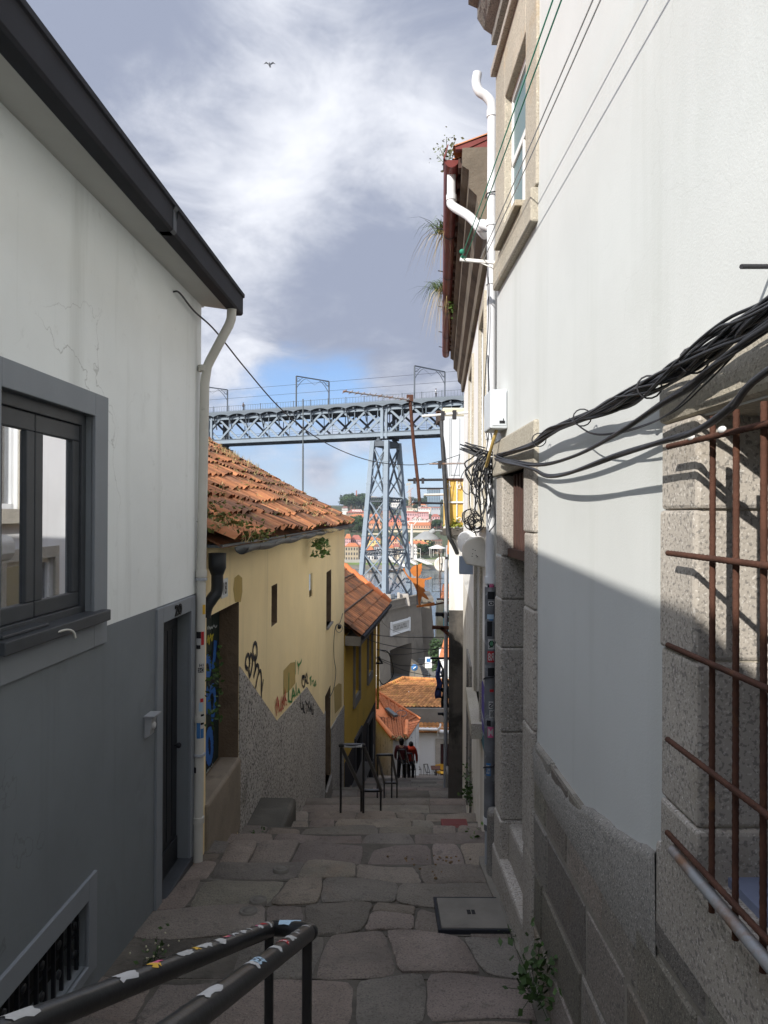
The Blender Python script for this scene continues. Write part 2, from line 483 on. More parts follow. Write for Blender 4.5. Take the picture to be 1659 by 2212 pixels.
CONC = mat('concrete', (.24, .23, .21), .9, .12, 2.5, .4, 60, dirt=[((.12, .115, .10), 2, .6, .6)])
STEEL_LID = mat('cast cover', (.165, .152, .13), .85, .15, 5, .25, 90, dirt=[((.09, .08, .07), 3, .58, .5)])
RED_LID = mat('red painted cover', (.17, .035, .032), .7, .2, 6, .3, 70, dirt=[((.08, .05, .045), 5, .6, .6)])
RAIL = mat('black painted steel', (.020, .020, .021), .32, .3, 8, .08, 60, spec=.5, dirt=[((.09, .06, .04), 9, .70, .7), ((.07, .07, .068), 16, .66, .5)])
RUST = mat('rusted steel bar', (.075, .032, .02), .85, .35, 12, .6, 180, dirt=[((.17, .075, .025), 9, .60, .7), ((.07, .03, .02), 14, .62, .6)], bdist=.004)
RUSTPIPE = mat('galvanised pipe with rust', (.30, .31, .32), .55, .1, 6, .1, 60, metal=.2, dirt=[((.22, .105, .045), 4, .47, .85), ((.12, .055, .03), 11, .64, .7)])
PVC = mat('white plastic pipe', (.66, .67, .68), .45, .05, 3, .03, 40, dirt=[((.42, .42, .4), 3, .66, .4)])
PVC_G = mat('grey plastic pipe', (.36, .38, .41), .5, .07, 3, .03, 40, dirt=[((.2, .2, .2), 4, .62, .5)])
PIPE_L = mat('old cream pipe', (.52, .51, .46), .6, .08, 2, .1, 40, dirt=[((.28, .27, .2), 2.6, .6, .6), ((.07, .075, .05), 5.5, .67, .85)])
CABLE = mat('black cable', (.018, .019, .022), .45, .3, 12, .05, 80, spec=.4)
WIRE = mat('dark wire', (.03, .03, .034), .6, .2, 5)
TILE = mat('old clay tiles', (.41, .165, .07), .88, .28, 1.6, .5, 45, tint=True, dirt=[((.15, .085, .055), 1.0, .47, .85), ((.44, .31, .09), 5.5, .60, .8), ((.10, .085, .06), 3.2, .60, .6), ((.52, .47, .38), 8, .74, .6)], bdist=.01)
TILE_N = mat('new clay tiles', (.56, .19, .075), .85, .15, 1.2, .3, 40, tint=True, dirt=[((.32, .12, .06), 2.5, .58, .5)], bdist=.01)
TILE_O = mat('lichened clay tiles', (.45, .20, .07), .9, .2, .8, .3, 30, tint=True, dirt=[((.46, .33, .06), 1.1, .56, .7), ((.20, .14, .08), 1.8, .6, .6)], bdist=.01)
RED_G = mat('dark red gutter', (.16, .035, .03), .5, .2, 3, .05, 40, dirt=[((.30, .16, .13), 7, .70, .5)])
ZINC = mat('weathered zinc gutter', (.11, .125, .13), .5, .15, 3, .1, 40, metal=.35, dirt=[((.09, .09, .085), 2.5, .58, .6)])
WOOD_D = mat('dark brown shutter', (.075, .040, .032), .7, .2, 5, .2, 40)
MAROON = mat('maroon joinery', (.085, .018, .022), .6, .2, 4, .1, 40)
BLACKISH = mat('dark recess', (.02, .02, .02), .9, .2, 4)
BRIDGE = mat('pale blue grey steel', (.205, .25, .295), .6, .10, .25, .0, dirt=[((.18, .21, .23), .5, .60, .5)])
BRIDGE_D = mat('shadow grey steel', (.085, .10, .118), .65, .12, .25, dirt=[((.10, .11, .12), .5, .58, .5)])  # darker copy of the bridge steel, with shade put into the colour
MASON = mat('quay masonry', (.20, .175, .14), .95, .15, .35, .5, 3.0, dirt=[((.10, .088, .07), .22, .56, .6)], streak=((.15, .13, .11), .8, .54, .5), bdist=.05)
WATER = mat('river water', (.055, .085, .105), .12, .1, .02, .35, .22, spec=.5, bdist=.25)
ORANGE = mat('rust orange steel plate', (.46, .155, .035), .8, .18, 2.6, .2, 40, dirt=[((.25, .085, .03), 3.5, .58, .6)])
DISH = mat('dish enamel', (.66, .63, .56), .5, .06, 3)
WHITEP = mat('white paint', (.72, .72, .70), .6, .05, 3, dirt=[((.4, .38, .33), 5, .68, .5)])
GREYBOX = mat('pale grey plastic', (.55, .58, .60), .45, .04, 3)
CLAD = mat('pale metal cladding', (.60, .63, .66), .5, .05, 1.2, dirt=[((.42, .44, .45), 1.5, .6, .4)])
YPEEL = mat('peeling yellow paint', (.62, .40, .10), .85, .12, 2, .3, 40, dirt=[((.62, .58, .48), 2.3, .52, .9), ((.22, .15, .09), 5, .68, .7)])
PEEL = mat('peeling white wall', (.62, .60, .55), .92, .08, 1.0, .4, 60, dirt=[((.40, .33, .23), .9, .54, .75), ((.24, .17, .11), 1.8, .62, .7), ((.70, .69, .66), 2.6, .6, .5)], streak=((.27, .22, .16), 3.4, .54, .6), bdist=.006)
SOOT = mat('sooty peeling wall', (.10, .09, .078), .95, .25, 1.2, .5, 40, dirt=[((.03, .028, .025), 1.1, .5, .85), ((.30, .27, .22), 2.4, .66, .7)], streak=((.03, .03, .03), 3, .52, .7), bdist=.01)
LAMP_G = mat('grey lamp enamel', (.27, .28, .28), .5, .1, 6)
GRASS = mat('green blades', (.075, .115, .03), .7, .25, 8, tint=True)
STRAW = mat('dry straw', (.40, .31, .15), .8, .2, 8, tint=True)
LEAF = mat('weed leaves', (.045, .085, .022), .6, .3, 9, tint=True)
FERN = mat('fern leaves', (.07, .13, .025), .6, .3, 9, tint=True)
MOSS = mat('moss', (.11, .12, .03), .95, .35, 14, .8, 60, tint=True)
FARLEAF = mat('hillside foliage', (.040, .070, .028), .9, .35, .05, tint=True)
BARK = mat('bark', (.12, .085, .06), .95, .2, 4, .5, 30)
SKIN = mat('skin', (.42, .26, .19), .6, .05, 5)
HAIR = mat('dark hair', (.012, .010, .010), .6, .2, 20)
TURQ = mat('turquoise cloth', (.03, .42, .55), .8, .1, .5)
def flat(name, c, rough=.7): return mat(name, c, rough, .08, 4)
GLASS = glass('window glass', (.03, .035, .04), 1.15, .02)
GLASS_B = glass('obscured green glass', (.13, .20, .21), -.25, .25)
GLASS_D = glass('dark window glass', (.02, .022, .026), .3, .05)
GROUND = mat('dusty ground', (.17, .15, .12), .95, .2, .08, .4, 2, dirt=[((.07, .09, .035), .03, .52, .8)])
HILL = mat('hillside ground', (.06, .07, .035), .95, .3, .012, dirt=[((.22, .19, .13), .02, .56, .7)])
STREET = mat('granite street', (.17, .165, .155), .9, .12, .3, .4, 6)
QUAY = mat('quay paving', (.34, .32, .28), .9, .1, .1)
LAWN = mat('quay lawn', (.12, .17, .05), .95, .25, .08)

# ---------------------------------------------------------------- facade planes
L = Wall(-1.78, 0.0, .035, 1)          # left side of the alley
RR = Wall(0.96, 0.0, -.0163, -1)       # right, near house
R2 = Wall(0.93, 6.0, .080, -1)         # right, second house
R3 = Wall(1.30, 14.15, .092, -1)       # right, houses further down
MM = Wall(-1.07, 19.75, .118, 1)       # mustard house

PROF = [(-6, -.5), (-1.5, .95), (0, 1.52), (3.3, 2.62), (5.85, 2.86), (8.94, 3.9), (10.4, 4.95), (12.5, 4.97), (14.0, 6.0), (17.0, 6.5),
        (18.5, 7.4), (22, 8.25), (24.2, 9.0), (25.6, 9.9), (30, 11.1), (33, 12.15), (36, 13.3), (45, 16.55), (50, 18.35), (60, 18.6)]
def prof(y):
    for (a, b), (c, d) in zip(PROF, PROF[1:]):
        if a <= y <= c: return b + (d - b) * (y - a) / (c - a)
    return PROF[-1][1] if y > 0 else PROF[0][1]

# ================================================================ the ground
def far_h(y):
    T = [(525, -41.5), (535, -37.6), (575, -35), (640, -28), (700, -23), (800, -15.5), (900, -9), (1100, 3), (1300, 12), (1500, 20), (1900, 27), (3000, 36), (6000, 45), (12000, 45)]
    for (a, b), (c, d) in zip(T, T[1:]):
        if a <= y <= c: return b + (d - b) * (y - a) / (c - a)
    return -44 if y < 525 else 45
def land(x, y):
    if y < 60: return -prof(y) - .9
    if y < 80: return -19.5 - (y - 60) / 20 * 10.4
    if y < 150: return -29.9
    if y < 160: return -29.9 - (y - 150) * 1.5
    if y < 525: return -45
    return far_h(y) + 3.0 * math.sin(x * .004 + y * .003) * min(1, max(0, (y - 700) / 600))
mb = MB()
ys = [-40, -6, -1.5, 0, 3.3, 5.85, 8.94, 10.4, 12.5, 14, 17, 18.5, 22, 24.2, 25.6, 30, 33, 36, 45, 50, 60, 66, 72, 80, 100, 150, 160, 200, 400, 525, 535, 575, 640, 700, 750, 800, 900, 1000, 1100, 1200, 1300, 1400, 1500, 1700, 1900, 2400, 3000, 6000, 12000]
xs = [-9000, -3000, -1200, -600, -300, -150, -80, -40, -20, -8, -3, 0, 3, 8, 20, 40, 80, 150, 300, 600, 1200, 3000, 9000]
nx = len(xs)
vs = [(x, y, land(x, y)) for y in ys for x in xs]
fs = [(j * nx + i, j * nx + i + 1, (j + 1) * nx + i + 1, (j + 1) * nx + i) for j in range(len(ys) - 1) for i in range(nx - 1)]
mb.add(vs, fs, 0, True)
for k, f in enumerate(mb.f):
    if ys[k // (nx - 1)] >= 535: mb.mi[k] = 1
    if 535 <= ys[k // (nx - 1)] < 575: mb.mi[k] = 2
setting(mb.build('ground', [GROUND, HILL, LAWN]))
mb = MB(); mb.quad((-4000, 152, -40), (4000, 152, -40), (4000, 534, -40), (-4000, 534, -40))
setting(mb.build('river', WATER))
mb = MB(); mb.box(-60, 60, 70, 150, -29.9, -29.6); setting(mb.build('lower_street', STREET))
mb = MB(); mb.box(-600, 600, 548, 562, -36.9, -34.9); setting(mb.build('quay_road', QUAY))

# stairs: individual worn slabs over a joint bed
def xl(y): return L.p(y, 0).x - .02 if y < 19.75 else (MM.p(y, 0).x - .02 if y < 26.6 else -1.4 + (y - 26.6) * .05)
def xr(y):
    if y < 5.75: return RR.p(y, 0).x + .02
    if y < 14.1: return R2.p(y, 0).x + .02
    return R3.p(y, 0).x + .02
rows, y = [], -3.0
while y < 56:
    if 3.3 <= y < 5.85: dy, tilt = random.uniform(.33, .52), True
    elif 5.85 <= y < 8.9: dy, tilt = random.uniform(.55, .72), False
    elif 10.4 <= y < 12.4 or 14 <= y < 16.9: dy, tilt = random.uniform(.5, .75), True
    else:
        sl = (prof(y + .3) - prof(y)) / .3
        dy, tilt = (.30 if sl > .5 else .46), False
    nxt = y + dy
    for k in (3.3, 5.85, 8.94, 10.4, 12.5, 14.0, 17.0):
        if y < k < nxt + .18: nxt = k
    rows.append((y, nxt, tilt)); y = nxt
mb, jb = MB(), MB()
ROWH = []
hp = None
for (a, b, tilt) in rows:
    if tilt: ha, hb = -prof(a), -prof(b)
    else: ha = hb = -prof(a + .02) if a > 8 or a < 3.3 else -prof((a + b) / 2)
    if not tilt and a <= 3.3: ha = hb = -prof(b)
    if a >= 8.9 and not tilt: ha = hb = -prof(b) if b - a < .4 else -prof((a + b) / 2)
    ROWH.append((a, b, ha, hb))
    x0, x1 = xl((a + b) / 2) - .05, xr((a + b) / 2) + .05
    jb.hexa([(x0, a, ha - .6), (x1, a, ha - .6), (x1, b, hb - .6), (x0, b, hb - .6), (x0, a + .006, ha - .008), (x1, a + .006, ha - .008), (x1, b - .006, hb - .008), (x0, b - .006, hb - .008)])
    fine_ = a < 10.5
    wav = lambda x, k: (.045 * math.sin(x * 2.3 + k * 1.7) + .025 * math.sin(x * 6.1 + k * 2.9)) if fine_ and 3.0 < k < 9.5 else 0
    x = x0; cuts = [x0]
    while x < x1 - .25:
        x += random.choice((random.uniform(.22, .4), random.uniform(.4, .62), random.uniform(.55, .9))) if fine_ else random.uniform(.5, 1.2)
        cuts.append(min(x, x1))
    if cuts[-1] < x1: cuts[-1] = x1
    sk = [0] + [random.uniform(-.09, .09) if fine_ else 0 for _ in cuts[1:-1]] + [0]
    for ci, (c0, c1) in enumerate(zip(cuts, cuts[1:])):
        if c1 - c0 < .08: continue
        g_ = random.uniform(.003, .010)
        pieces = [(0.0, 1.0)]
        if fine_ and c1 - c0 < .5 and random.random() < .25: t_ = random.uniform(.35, .65); pieces = [(0, t_), (t_, 1)]
        for (t0, t1) in pieces:
            j = (lambda s_: random.uniform(-s_, s_)) if fine_ else (lambda s_: 0)
            dz = random.uniform(-.010, .012) if fine_ else 0
            tl = [j(.010), j(.010)]
            def Q(s_, t_):
                xx = (c0 + g_ + sk[ci] * (t_ - .5)) * (1 - s_) + (c1 - g_ + sk[ci + 1] * (t_ - .5)) * s_
                ya, yb2 = a + wav(xx, a) + g_, b + wav(xx, b) - g_
                return V((xx, ya + (yb2 - ya) * t_, ha + (hb - ha) * t_))
            outl = []
            m_ = 6 if fine_ else 1
            for k in range(4):
                e0, e1 = [((0, t0), (1, t0)), ((1, t0), (1, t1)), ((1, t1), (0, t1)), ((0, t1), (0, t0))][k]
                for t in range(m_):
                    q_ = t / m_; r_ = Q(e0[0] + (e1[0] - e0[0]) * q_, e0[1] + (e1[1] - e0[1]) * q_)
                    if t: r_ = r_ + V((j(.009), j(.008), 0))
                    outl.append(r_)
            if fine_:
                n0 = len(outl)
                outl = [(outl[i - 1] * .12 + outl[i] * .76 + outl[(i + 1) % n0] * .12) for i in range(n0)]
                cc_ = sum(outl, V()) / n0
                for i in range(0, n0, m_): outl[i] = outl[i].lerp(cc_, random.uniform(.0, .055))
            cen = sum(outl, V()) / len(outl)
            ups = [V((p.x, p.y, p.z + dz + tl[0] * (p.x - cen.x) + tl[1] * (p.y - cen.y))) for p in outl]
            top = [p + (cen - q_).normalized() * .009 for p, q_ in zip(ups, outl)]
            n_ = len(outl)
            tn = random.uniform(.72, 1.15); tc_ = (tn * random.uniform(.97, 1.09), tn, tn * random.uniform(.92, 1.03))
            base = [V((p.x, p.y, p.z - .5)) for p in outl]
            mid = [p - V((0, 0, .008)) for p in ups]
            mb.add(base + mid, [(i, (i + 1) % n_, n_ + (i + 1) % n_, n_ + i) for i in range(n_)], 0, False, tc_)
            mb.add(mid + top + [sum(top, V()) / n_ + V((0, 0, .004))], [(i, (i + 1) % n_, n_ + (i + 1) % n_, n_ + i) for i in range(n_)] + [(n_ + i, n_ + (i + 1) % n_, 2 * n_) for i in range(n_)], 0, True, tc_)
setting(jb.build('stair_bed', JOINT))
setting(mb.build('stairs', SLAB))
def tread(y):
    for a, b, ha, hb in ROWH:
        if a <= y <= b: return ha + (hb - ha) * (y - a) / (b - a)
    return -prof(y)
# ================================================================ left: grey and white house
GH = thing('grey_white_house', 'white house with grey painted base, grey framed window and door numbered 20', 'house', (-3.5, 2, -2.8))
win = (3.07, 3.99, -.56, .55, .13)
door = (5.12, 5.78, -2.80, -.785, .10)
vent = (2.45, 3.95, -2.51, -2.145, .14)
mb = MB()
facade(mb, L, -7, 6.06, -3.4, 1.79, [(*win, 1), (*door, 1), (*vent, 1)], (-.66,), lambda y, h: 1 if h < -.66 else 0)
shell(mb, L, -7, 6.06, -3.4, 1.79, 5.0)
mb.build('wall', [STUCCO_L, GREY_P], GH)
# trims, all standing 18 mm proud
def surround(mb, W, hole, l, r, t, b, o=.018, mi=0):
    y0, y1, h0, h1 = hole[:4]
    mb.wbox(W, y0 - l, y0, h0 - b, h1 + t, -.01, o, mi); mb.wbox(W, y1, y1 + r, h0 - b, h1 + t, -.01, o, mi)
    if t: mb.wbox(W, y0, y1, h1, h1 + t, -.01, o, mi)
    if b: mb.wbox(W, y0, y1, h0 - b, h0, -.01, o, mi)
m = MB(); surround(m, L, win, .17, .17, .13, .19); m.build('window_surround', GREY_T, GH, .004)
m = MB(); surround(m, L, door, .12, .10, .115, 0); m.build('door_surround', GREY_T, GH, .004)
m = MB(); surround(m, L, vent, .1, .1, .12, .06); m.build('vent_surround', GREY_T, GH, .004)
# window: two sashes set back in the opening
wf = MB()
a, b, c, d = win[:4]
for q in ((a, b, d - .06, d), (a, b, c, c + .05), (a, a + .05, c, d), (b - .05, b, c, d), ):
    wf.wbox(L, *q, -.11, -.035)
WN = wf.build('window', DARK_T, GH, .004)
mid = 3.47
for (p, q) in ((a + .05, mid), (mid + .006, b - .05)):
    s_ = MB()
    for z in ((p, q, d - .15, d - .062), (p, q, c + .052, c + .13), (p, p + .075, c + .13, d - .15), (q - .075, q, c + .13, d - .15)):
        s_.wbox(L, *z, -.085, -.05)
    s_.build('sash', DARK_T, WN, .006)
    g_ = MB(); g_.wbox(L, p + .07, q - .07, c + .12, d - .14, -.074, -.068); g_.build('pane', GLASS, WN)
s_ = MB(); s_.wbox(L, a - .05, b + .10, c - .05, c + .012, -.08, .07); s_.wbox(L, a, mid, c + .012, c + .03, -.05, .03); s_.build('sill', DARK_T, WN, .006)
# curved drain spout under the sill
m = MB(); y_, h_ = L.hit(130, 1362, .05); m.tube(smooth([L.p(y_ - .07, h_ - .0, .06), L.p(y_, h_ + .004, .085), L.p(y_ + .035, h_ - .012, .10), L.p(y_ + .05, h_ - .045, .105)]), .006, 6); m.build('spout', PIPE_L, WN)
# door
m = MB(); a, b, c, d = door[:4]
m.wbox(L, a, b, c, d, -.14, -.098)
for k in range(5): m.wbox(L, a + .05 + k * .115, a + .15 + k * .115, c + .25, d - .12, -.098, -.088)
m.wbox(L, a + .02, b - .02, c, c + .2, -.098, -.083)
DR = m.build('door', DARK_D, GH, .004)
m = MB(); m.ball(L.p(b - .09, c + .95, -.055), .022, 6); m.wbox(L, b - .095, b - .085, c + .945, c + .955, -.10, -.055); m.build('handle', FASCIA, DR)
m = MB(); m.wbox(L, a - .03, b + .03, c - .25, c + .005, -.10, .03); m.build('threshold', DARK_T, GH, .006)
m = MB(); y0, _ = L.hit(378, 1320, .02); y1, _ = L.hit(392, 1318, .02)
lettering(m, '20', lambda p, q, z: L.p(y0 + (y1 - y0) * p, -.772 + q * .085 + 0, .02 + z + .004), 0, .004); m.build('house_number', BLACKISH, GH)
# basement vent
m = MB()
a, b, c, d = vent[:4]
y_ = a + .02
while y_ < b:
    m.wbox(L, y_, y_ + .012, c, d, -.05, -.03); y_ += .085
m.wbox(L, a, b, (c + d) / 2 - .008, (c + d) / 2 + .008, -.056, -.05); 
VG = m.build('vent_grille', DARK_D, GH)
y_ = a + .065
while y_ < b:
    for hh in (c + .11, d - .1): m = MB(); m.lathe(L.p(y_, hh, -.03), [(.0, .004), (.022, .002), (.022, -.004)], 10, L.n); m.build('rosette', DARK_D, VG)
    y_ += .17
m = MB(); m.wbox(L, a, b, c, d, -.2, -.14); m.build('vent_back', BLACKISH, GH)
# roof: overhang, box gutter, slope
m = MB(); m.hexa([L.p(-7, 1.785, -.0), L.p(6.08, 1.785, 0), L.p(6.08, 1.75, .24), L.p(-7, 1.75, .24), L.p(-7, 1.85, 0), L.p(6.08, 1.85, 0), L.p(6.08, 1.85, .24), L.p(-7, 1.85, .24)])
m.build('soffit', SOFFIT, GH)
RF = MB(); RF.hexa([L.p(-7, 1.86, .29), L.p(6.10, 1.86, .29), L.p(6.14, 2.9, -2.6), L.p(-7, 2.9, -2.6), L.p(-7, 1.9, .29), L.p(6.10, 1.9, .29), L.p(6.14, 2.95, -2.6), L.p(-7, 2.95, -2.6)])
RF.hexa([L.p(-7, 2.9, -2.6), L.p(6.14, 2.9, -2.6), L.p(6.14, 1.86, -5.2), L.p(-7, 1.86, -5.2), L.p(-7, 2.95, -2.6), L.p(6.14, 2.95, -2.6), L.p(6.14, 1.9, -5.2), L.p(-7, 1.9, -5.2)])
RF = RF.build('roof', TILE_N, GH)
m = MB(); sec = [(.24, 1.83), (.24, 1.725), (.255, 1.71), (.33, 1.71), (.345, 1.725), (.345, 1.86), (.36, 1.865), (.36, 1.895), (.24, 1.895)]
m.prism([L.p(-7, h, o) for o, h in sec], L.d * 13.12); GU = m.build('gutter', FASCIA, RF, .003)
for y_ in (2.28, 4.3): m = MB(); m.prism([L.p(y_, h, o + (.003 if o > .29 else -.003)) for o, h in sec[1:-2]], L.d * .06); m.build('gutter_joint', DARK_T, GU)
m = MB(); m.prism([L.p(6.12, 1.79, 0), L.p(6.12, 1.86, 0), L.p(6.12, 2.9, -2.6), L.p(6.12, 1.86, -5.0), L.p(6.12, 1.79, -5.0)], L.d * .02); m.build('gable', STUCCO_L, GH)
# downpipe at the corner with collars and stickers
def pipe(name, pts, r, m_, parent, n=12): 
    q = MB(); q.tube(pts, r, n, mi=0); return q.build(name, m_, parent)
yb, _ = 6.11, 0
pb = lambda h, o=.05, y=None: L.p((5.965 - .09 * max(0, 1.1 - h) / 4.1) if y is None else y, h, o)
PL = [pb(1.72, .295, 5.93), pb(1.63, .29, 5.93), pb(1.58, .27, 5.935), pb(1.30, .11, 5.96), pb(1.24, .08), pb(1.1, .06), pb(-.4, .05), pb(-2.98, .05)]
DP = pipe('downpipe', PL, .039, PIPE_L, GH, 14)
for h_ in (1.2, -.52, -1.72, -2.55): m = MB(); m.tube([pb(h_), pb(h_ + .05)], .048, 14); m.build('collar', PIPE_L, DP)
for h_ in (-.55, -2.0): m = MB(); m.tube([pb(h_), pb(h_ + .02)], .051, 14); m.build('clamp', PVC_G, DP)
def patch(W, yc, o, r, h0, h1, a0, a1, m_, name, parent, txt=None, tm=None):
    """a sticker wrapped round an upright pipe; a0..a1 in degrees, 0 faces the viewer, 90 the street"""
    q = MB(); n_ = 6; rr = r + .0015
    ang = [R(a0 + (a1 - a0) * i / n_) for i in range(n_ + 1)]
    c = lambda h: W.p(yc, h, o)
    f = lambda t, h, e=0: c(h) + (V((0, -1, 0)) * math.cos(t) + W.n * math.sin(t)) * (rr + e)
    q.add([f(t, h0) for t in ang] + [f(t, h1) for t in ang], [(i, i + 1, n_ + 2 + i, n_ + 1 + i) for i in range(n_)], 0, True)
    if txt: lettering(q, txt, lambda p, s_, z: f(R(a0 + (a1 - a0) * (.1 + .8 * p)), h0 + (h1 - h0) * (.15 + .7 * s_), .0015), 1)
    return q.build(name, [m_, tm or BLACKISH], parent)
ST_W, ST_R, ST_K, ST_B, ST_C, ST_Y, ST_G = flat('white sticker', (.43, .43, .42)), flat('red sticker', (.42, .03, .035)), flat('black sticker', (.015, .015, .017)), flat('blue sticker', (.05, .16, .36)), flat('pale blue sticker', (.34, .47, .58)), flat('yellow sticker', (.62, .38, .05)), flat('green sticker', (.08, .25, .13))
PK = flat('pink sticker', (.55, .10, .22)); SG = flat('silver sticker', (.45, .45, .45))
hv = lambda v: (1112 - v) / 1534 * 6.06
for (v0, v1, a0, a1, m_, t) in ((1302, 1322, 35, 80, ST_Y, None), (1358, 1372, -40, 20, ST_K, None), (1372, 1386, -40, 20, ST_W, None), (1358, 1386, 22, 60, ST_R, None), (1386, 1394, -40, 15, ST_K, None),
                                (1424, 1432, 0, 60, ST_W, 'H1'), (1433, 1443, -10, 60, ST_K, 'SC'), (1497, 1505, 20, 60, ST_R, None), (1506, 1524, 5, 50, ST_C, None), (1536, 1580, -20, 25, ST_B, None), (1530, 1552, 28, 75, ST_K, None), (1560, 1580, 28, 75, ST_B, None), (1612, 1622, -10, 60, PIPE_L, 'SYN'), (1640, 1652, -60, -20, ST_K, None)):
    patch(L, 5.965 - .09 * max(0, 1.1 - hv(v1)) / 4.1, .05, .0392, hv(v1), hv(v0), a0, a1, m_, 'sticker', DP, t, ST_W if m_ in (ST_K, ST_R) else ST_K)
# intercom box
m = MB(); y0, h0 = L.hit(313, 1597); 
m.hexa([L.p(4.80, -1.52, 0), L.p(4.89, -1.52, 0), L.p(4.89, -1.50, .035), L.p(4.80, -1.50, .035), L.p(4.80, -1.37, 0), L.p(4.89, -1.37, 0), L.p(4.89, -1.37, .055), L.p(4.80, -1.37, .055)])
DBX = flat('brushed grey box', (.30, .31, .32), .4); IB = tag(m.build('doorbell_box', DBX, None, .003), 'small grey metal doorbell box with hood left of the black door', 'doorbell')
m = MB(); m.wbox(L, 4.785, 4.92, -1.37, -1.362, 0, .075); m.build('hood', DBX, IB)
m = MB(); m.lathe(L.p(4.85, -1.44, .046), [(0, .012), (.018, .012), (.026, .004), (.027, -.01)], 14, L.n); m.build('button', SG, IB)

# ================================================================ yellow house
YH = thing('yellow_house', 'low yellow house with grey pebbled base, graffiti and mossy clay tile roof', 'house', (-4, 13, -4))
d1 = (6.26, 7.46, -2.55, -.91, .21)
w1 = (9.23, 9.63, -1.46, -.93, .22); w2 = (12.75, 13.15, -1.5, -1.07, .03); w3 = (15.4, 16.35, -2.45, -1.25, .25)
d2 = (15.25, 16.3, -5.95, -3.9, .3)
EH = -.26
mb = MB(); facade(mb, L, 6.15, 19.7, -8.6, EH, [(*d1, 1), (*w1, 1), (*w2, 0), (*w3, 1), (*d2, 1)]); shell(mb, L, 6.15, 19.7, -8.6, EH, 8.5)
BRST = mat('brown stone reveal', (.17, .125, .085), .95, .2, 2, .7, 40, dirt=[((.07, .055, .04), 2, .55, .7)], bdist=.02)
mb.build('wall', [YELLOW, BRST], YH)
# pebble-dashed base with a zigzag top edge
zz = [(514, 1441.7), (597.7, 1558), (662, 1484), (700, 1545), (703.5, 1549)]
top = [L.hit(u, v) for u, v in zz]
top = [(7.47, top[0][1] + .0)] + top[1:]
mb = MB()
def sheet(mb, W, pts, hb, o, mi=0):
    for (a, b), (c, d) in zip(pts, pts[1:]):
        k = max(1, int((c - a) / .4))
        for i in range(k):
            f = lambda t: (a + (c - a) * t, b + (d - b) * t)
            (ya, ha), (yb_, hb_) = f(i / k), f((i + 1) / k)
            mb.quad(W.p(ya, hb, o), W.p(yb_, hb, o), W.p(yb_, hb_, o), W.p(ya, ha, o), mi)
            mb.quad(W.p(ya, ha, o), W.p(yb_, hb_, o), W.p(yb_, hb_, -.01), W.p(ya, ha, -.01), mi)
sheet(mb, L, [p for p in top if p[0] < 15.24] + [(15.24, -4.2)], -8.5, .014)
mb.quad(L.p(7.47, -8.5, .014), L.p(7.47, top[0][1], .014), L.p(7.47, top[0][1], -.01), L.p(7.47, -8.5, -.01))
sheet(mb, L, [(16.31, -4.9), (19.72, L.hit(741, 1530)[1])], -8.5, .014)
mb.build('pebbled_base', PEBBLE, YH)
# door with graffiti
m = MB(); a, b, c, d = d1[:4]; m.wbox(L, a, b, c, d, -.25, -.208)
for k in range(4): m.wbox(L, a + .03 + k * .3, a + .27 + k * .3, c + .05, d - .05, -.208, -.203)
DG = flat('green black door', (.018, .030, .026)); YD = m.build('door', DG, YH)
BLU, BLU2, WHT, YLW = flat('blue spray', (.03, .13, .42)), flat('dark spray', (.008, .008, .012)), flat('white spray', (.42, .46, .45)), flat('yellow spray', (.50, .42, .04))
def strokes(name, W, lst, m_, parent, o):
    q = MB()
    for wd, pts in lst:
        pp = [W.hit(u, v, o) for u, v in pts]
        ribbon(q, W, [(p.x, p.y) for p in smooth(pp, 5)], wd, o)
    return q.build(name, m_, parent)
C6 = lambda x, y: ((300 + x / 3.3) / 1.1573, (1480 + y / 3.3) / 1.1573)   # notes taken on an enlarged crop
def loop(cx, cy, rx, ry, n=14, a0=0, a1=360): return [C6(cx + rx * math.cos(R(a0 + (a1 - a0) * i / n)), cy + ry * math.sin(R(a0 + (a1 - a0) * i / n))) for i in range(n + 1)]
big = [(.10, loop(740, 1270, 22, 120)), (.08, [C6(725, 1000), C6(722, 830), C6(728, 790)]), (.09, [C6(745, 1000), C6(738, 860), C6(765, 790), C6(785, 860), C6(775, 1000), C6(755, 1050)]), (.11, [C6(790, 400), C6(782, 520), C6(770, 640)]), (.08, loop(725, 620, 22, 70))]
strokes('graffiti', L, [(w_ + .06, p) for w_, p in big], BLU2, YD, -.2015)
strokes('graffiti', L, big, BLU, YD, -.2)
strokes('graffiti', L, [(.025, [C6(722, 420), C6(730, 360), C6(738, 430), C6(748, 350), C6(760, 400), C6(770, 345)]), (.02, [C6(720, 400), C6(775, 350)])], YLW, YD, -.199)
tg = []
for i in range(9): x0, y0 = 722 + i * 9, 290 - i * 2; tg.append((.014, [C6(x0, y0 + random.uniform(-10, 10)), C6(x0 + 5, y0 + random.uniform(-24, 24)), C6(x0 + 9, y0 + random.uniform(-10, 10))]))
for i in range(8): x0, y0 = 715 + i * 7, 1500 - i * 10; tg.append((.014, [C6(x0, y0 + random.uniform(-20, 20)), C6(x0 + 6, y0 + random.uniform(-40, 60)), C6(x0 + 9, y0 + random.uniform(0, 50))]))
strokes('graffiti', L, tg, WHT, YD, -.199)
m = MB(); m.wbox(L, a - .02, b + .02, c - .75, c + .006, -.20, .03); m.build('doorstep', mat('worn brown stone', (.25, .21, .16), .9, .2, 2, .5, 60, dirt=[((.10, .085, .065), 2, .55, .6)]), YH, .03)
m = MB(); m.wbox(L, 7.55, 8.6, -3.9, -3.40, -.02, .44); m.build('side_step', mat('dark mossy slab', (.085, .08, .068), .9, .25, 2, .6, 50, dirt=[((.16, .145, .12), 2, .6, .6)]), YH, .05) 
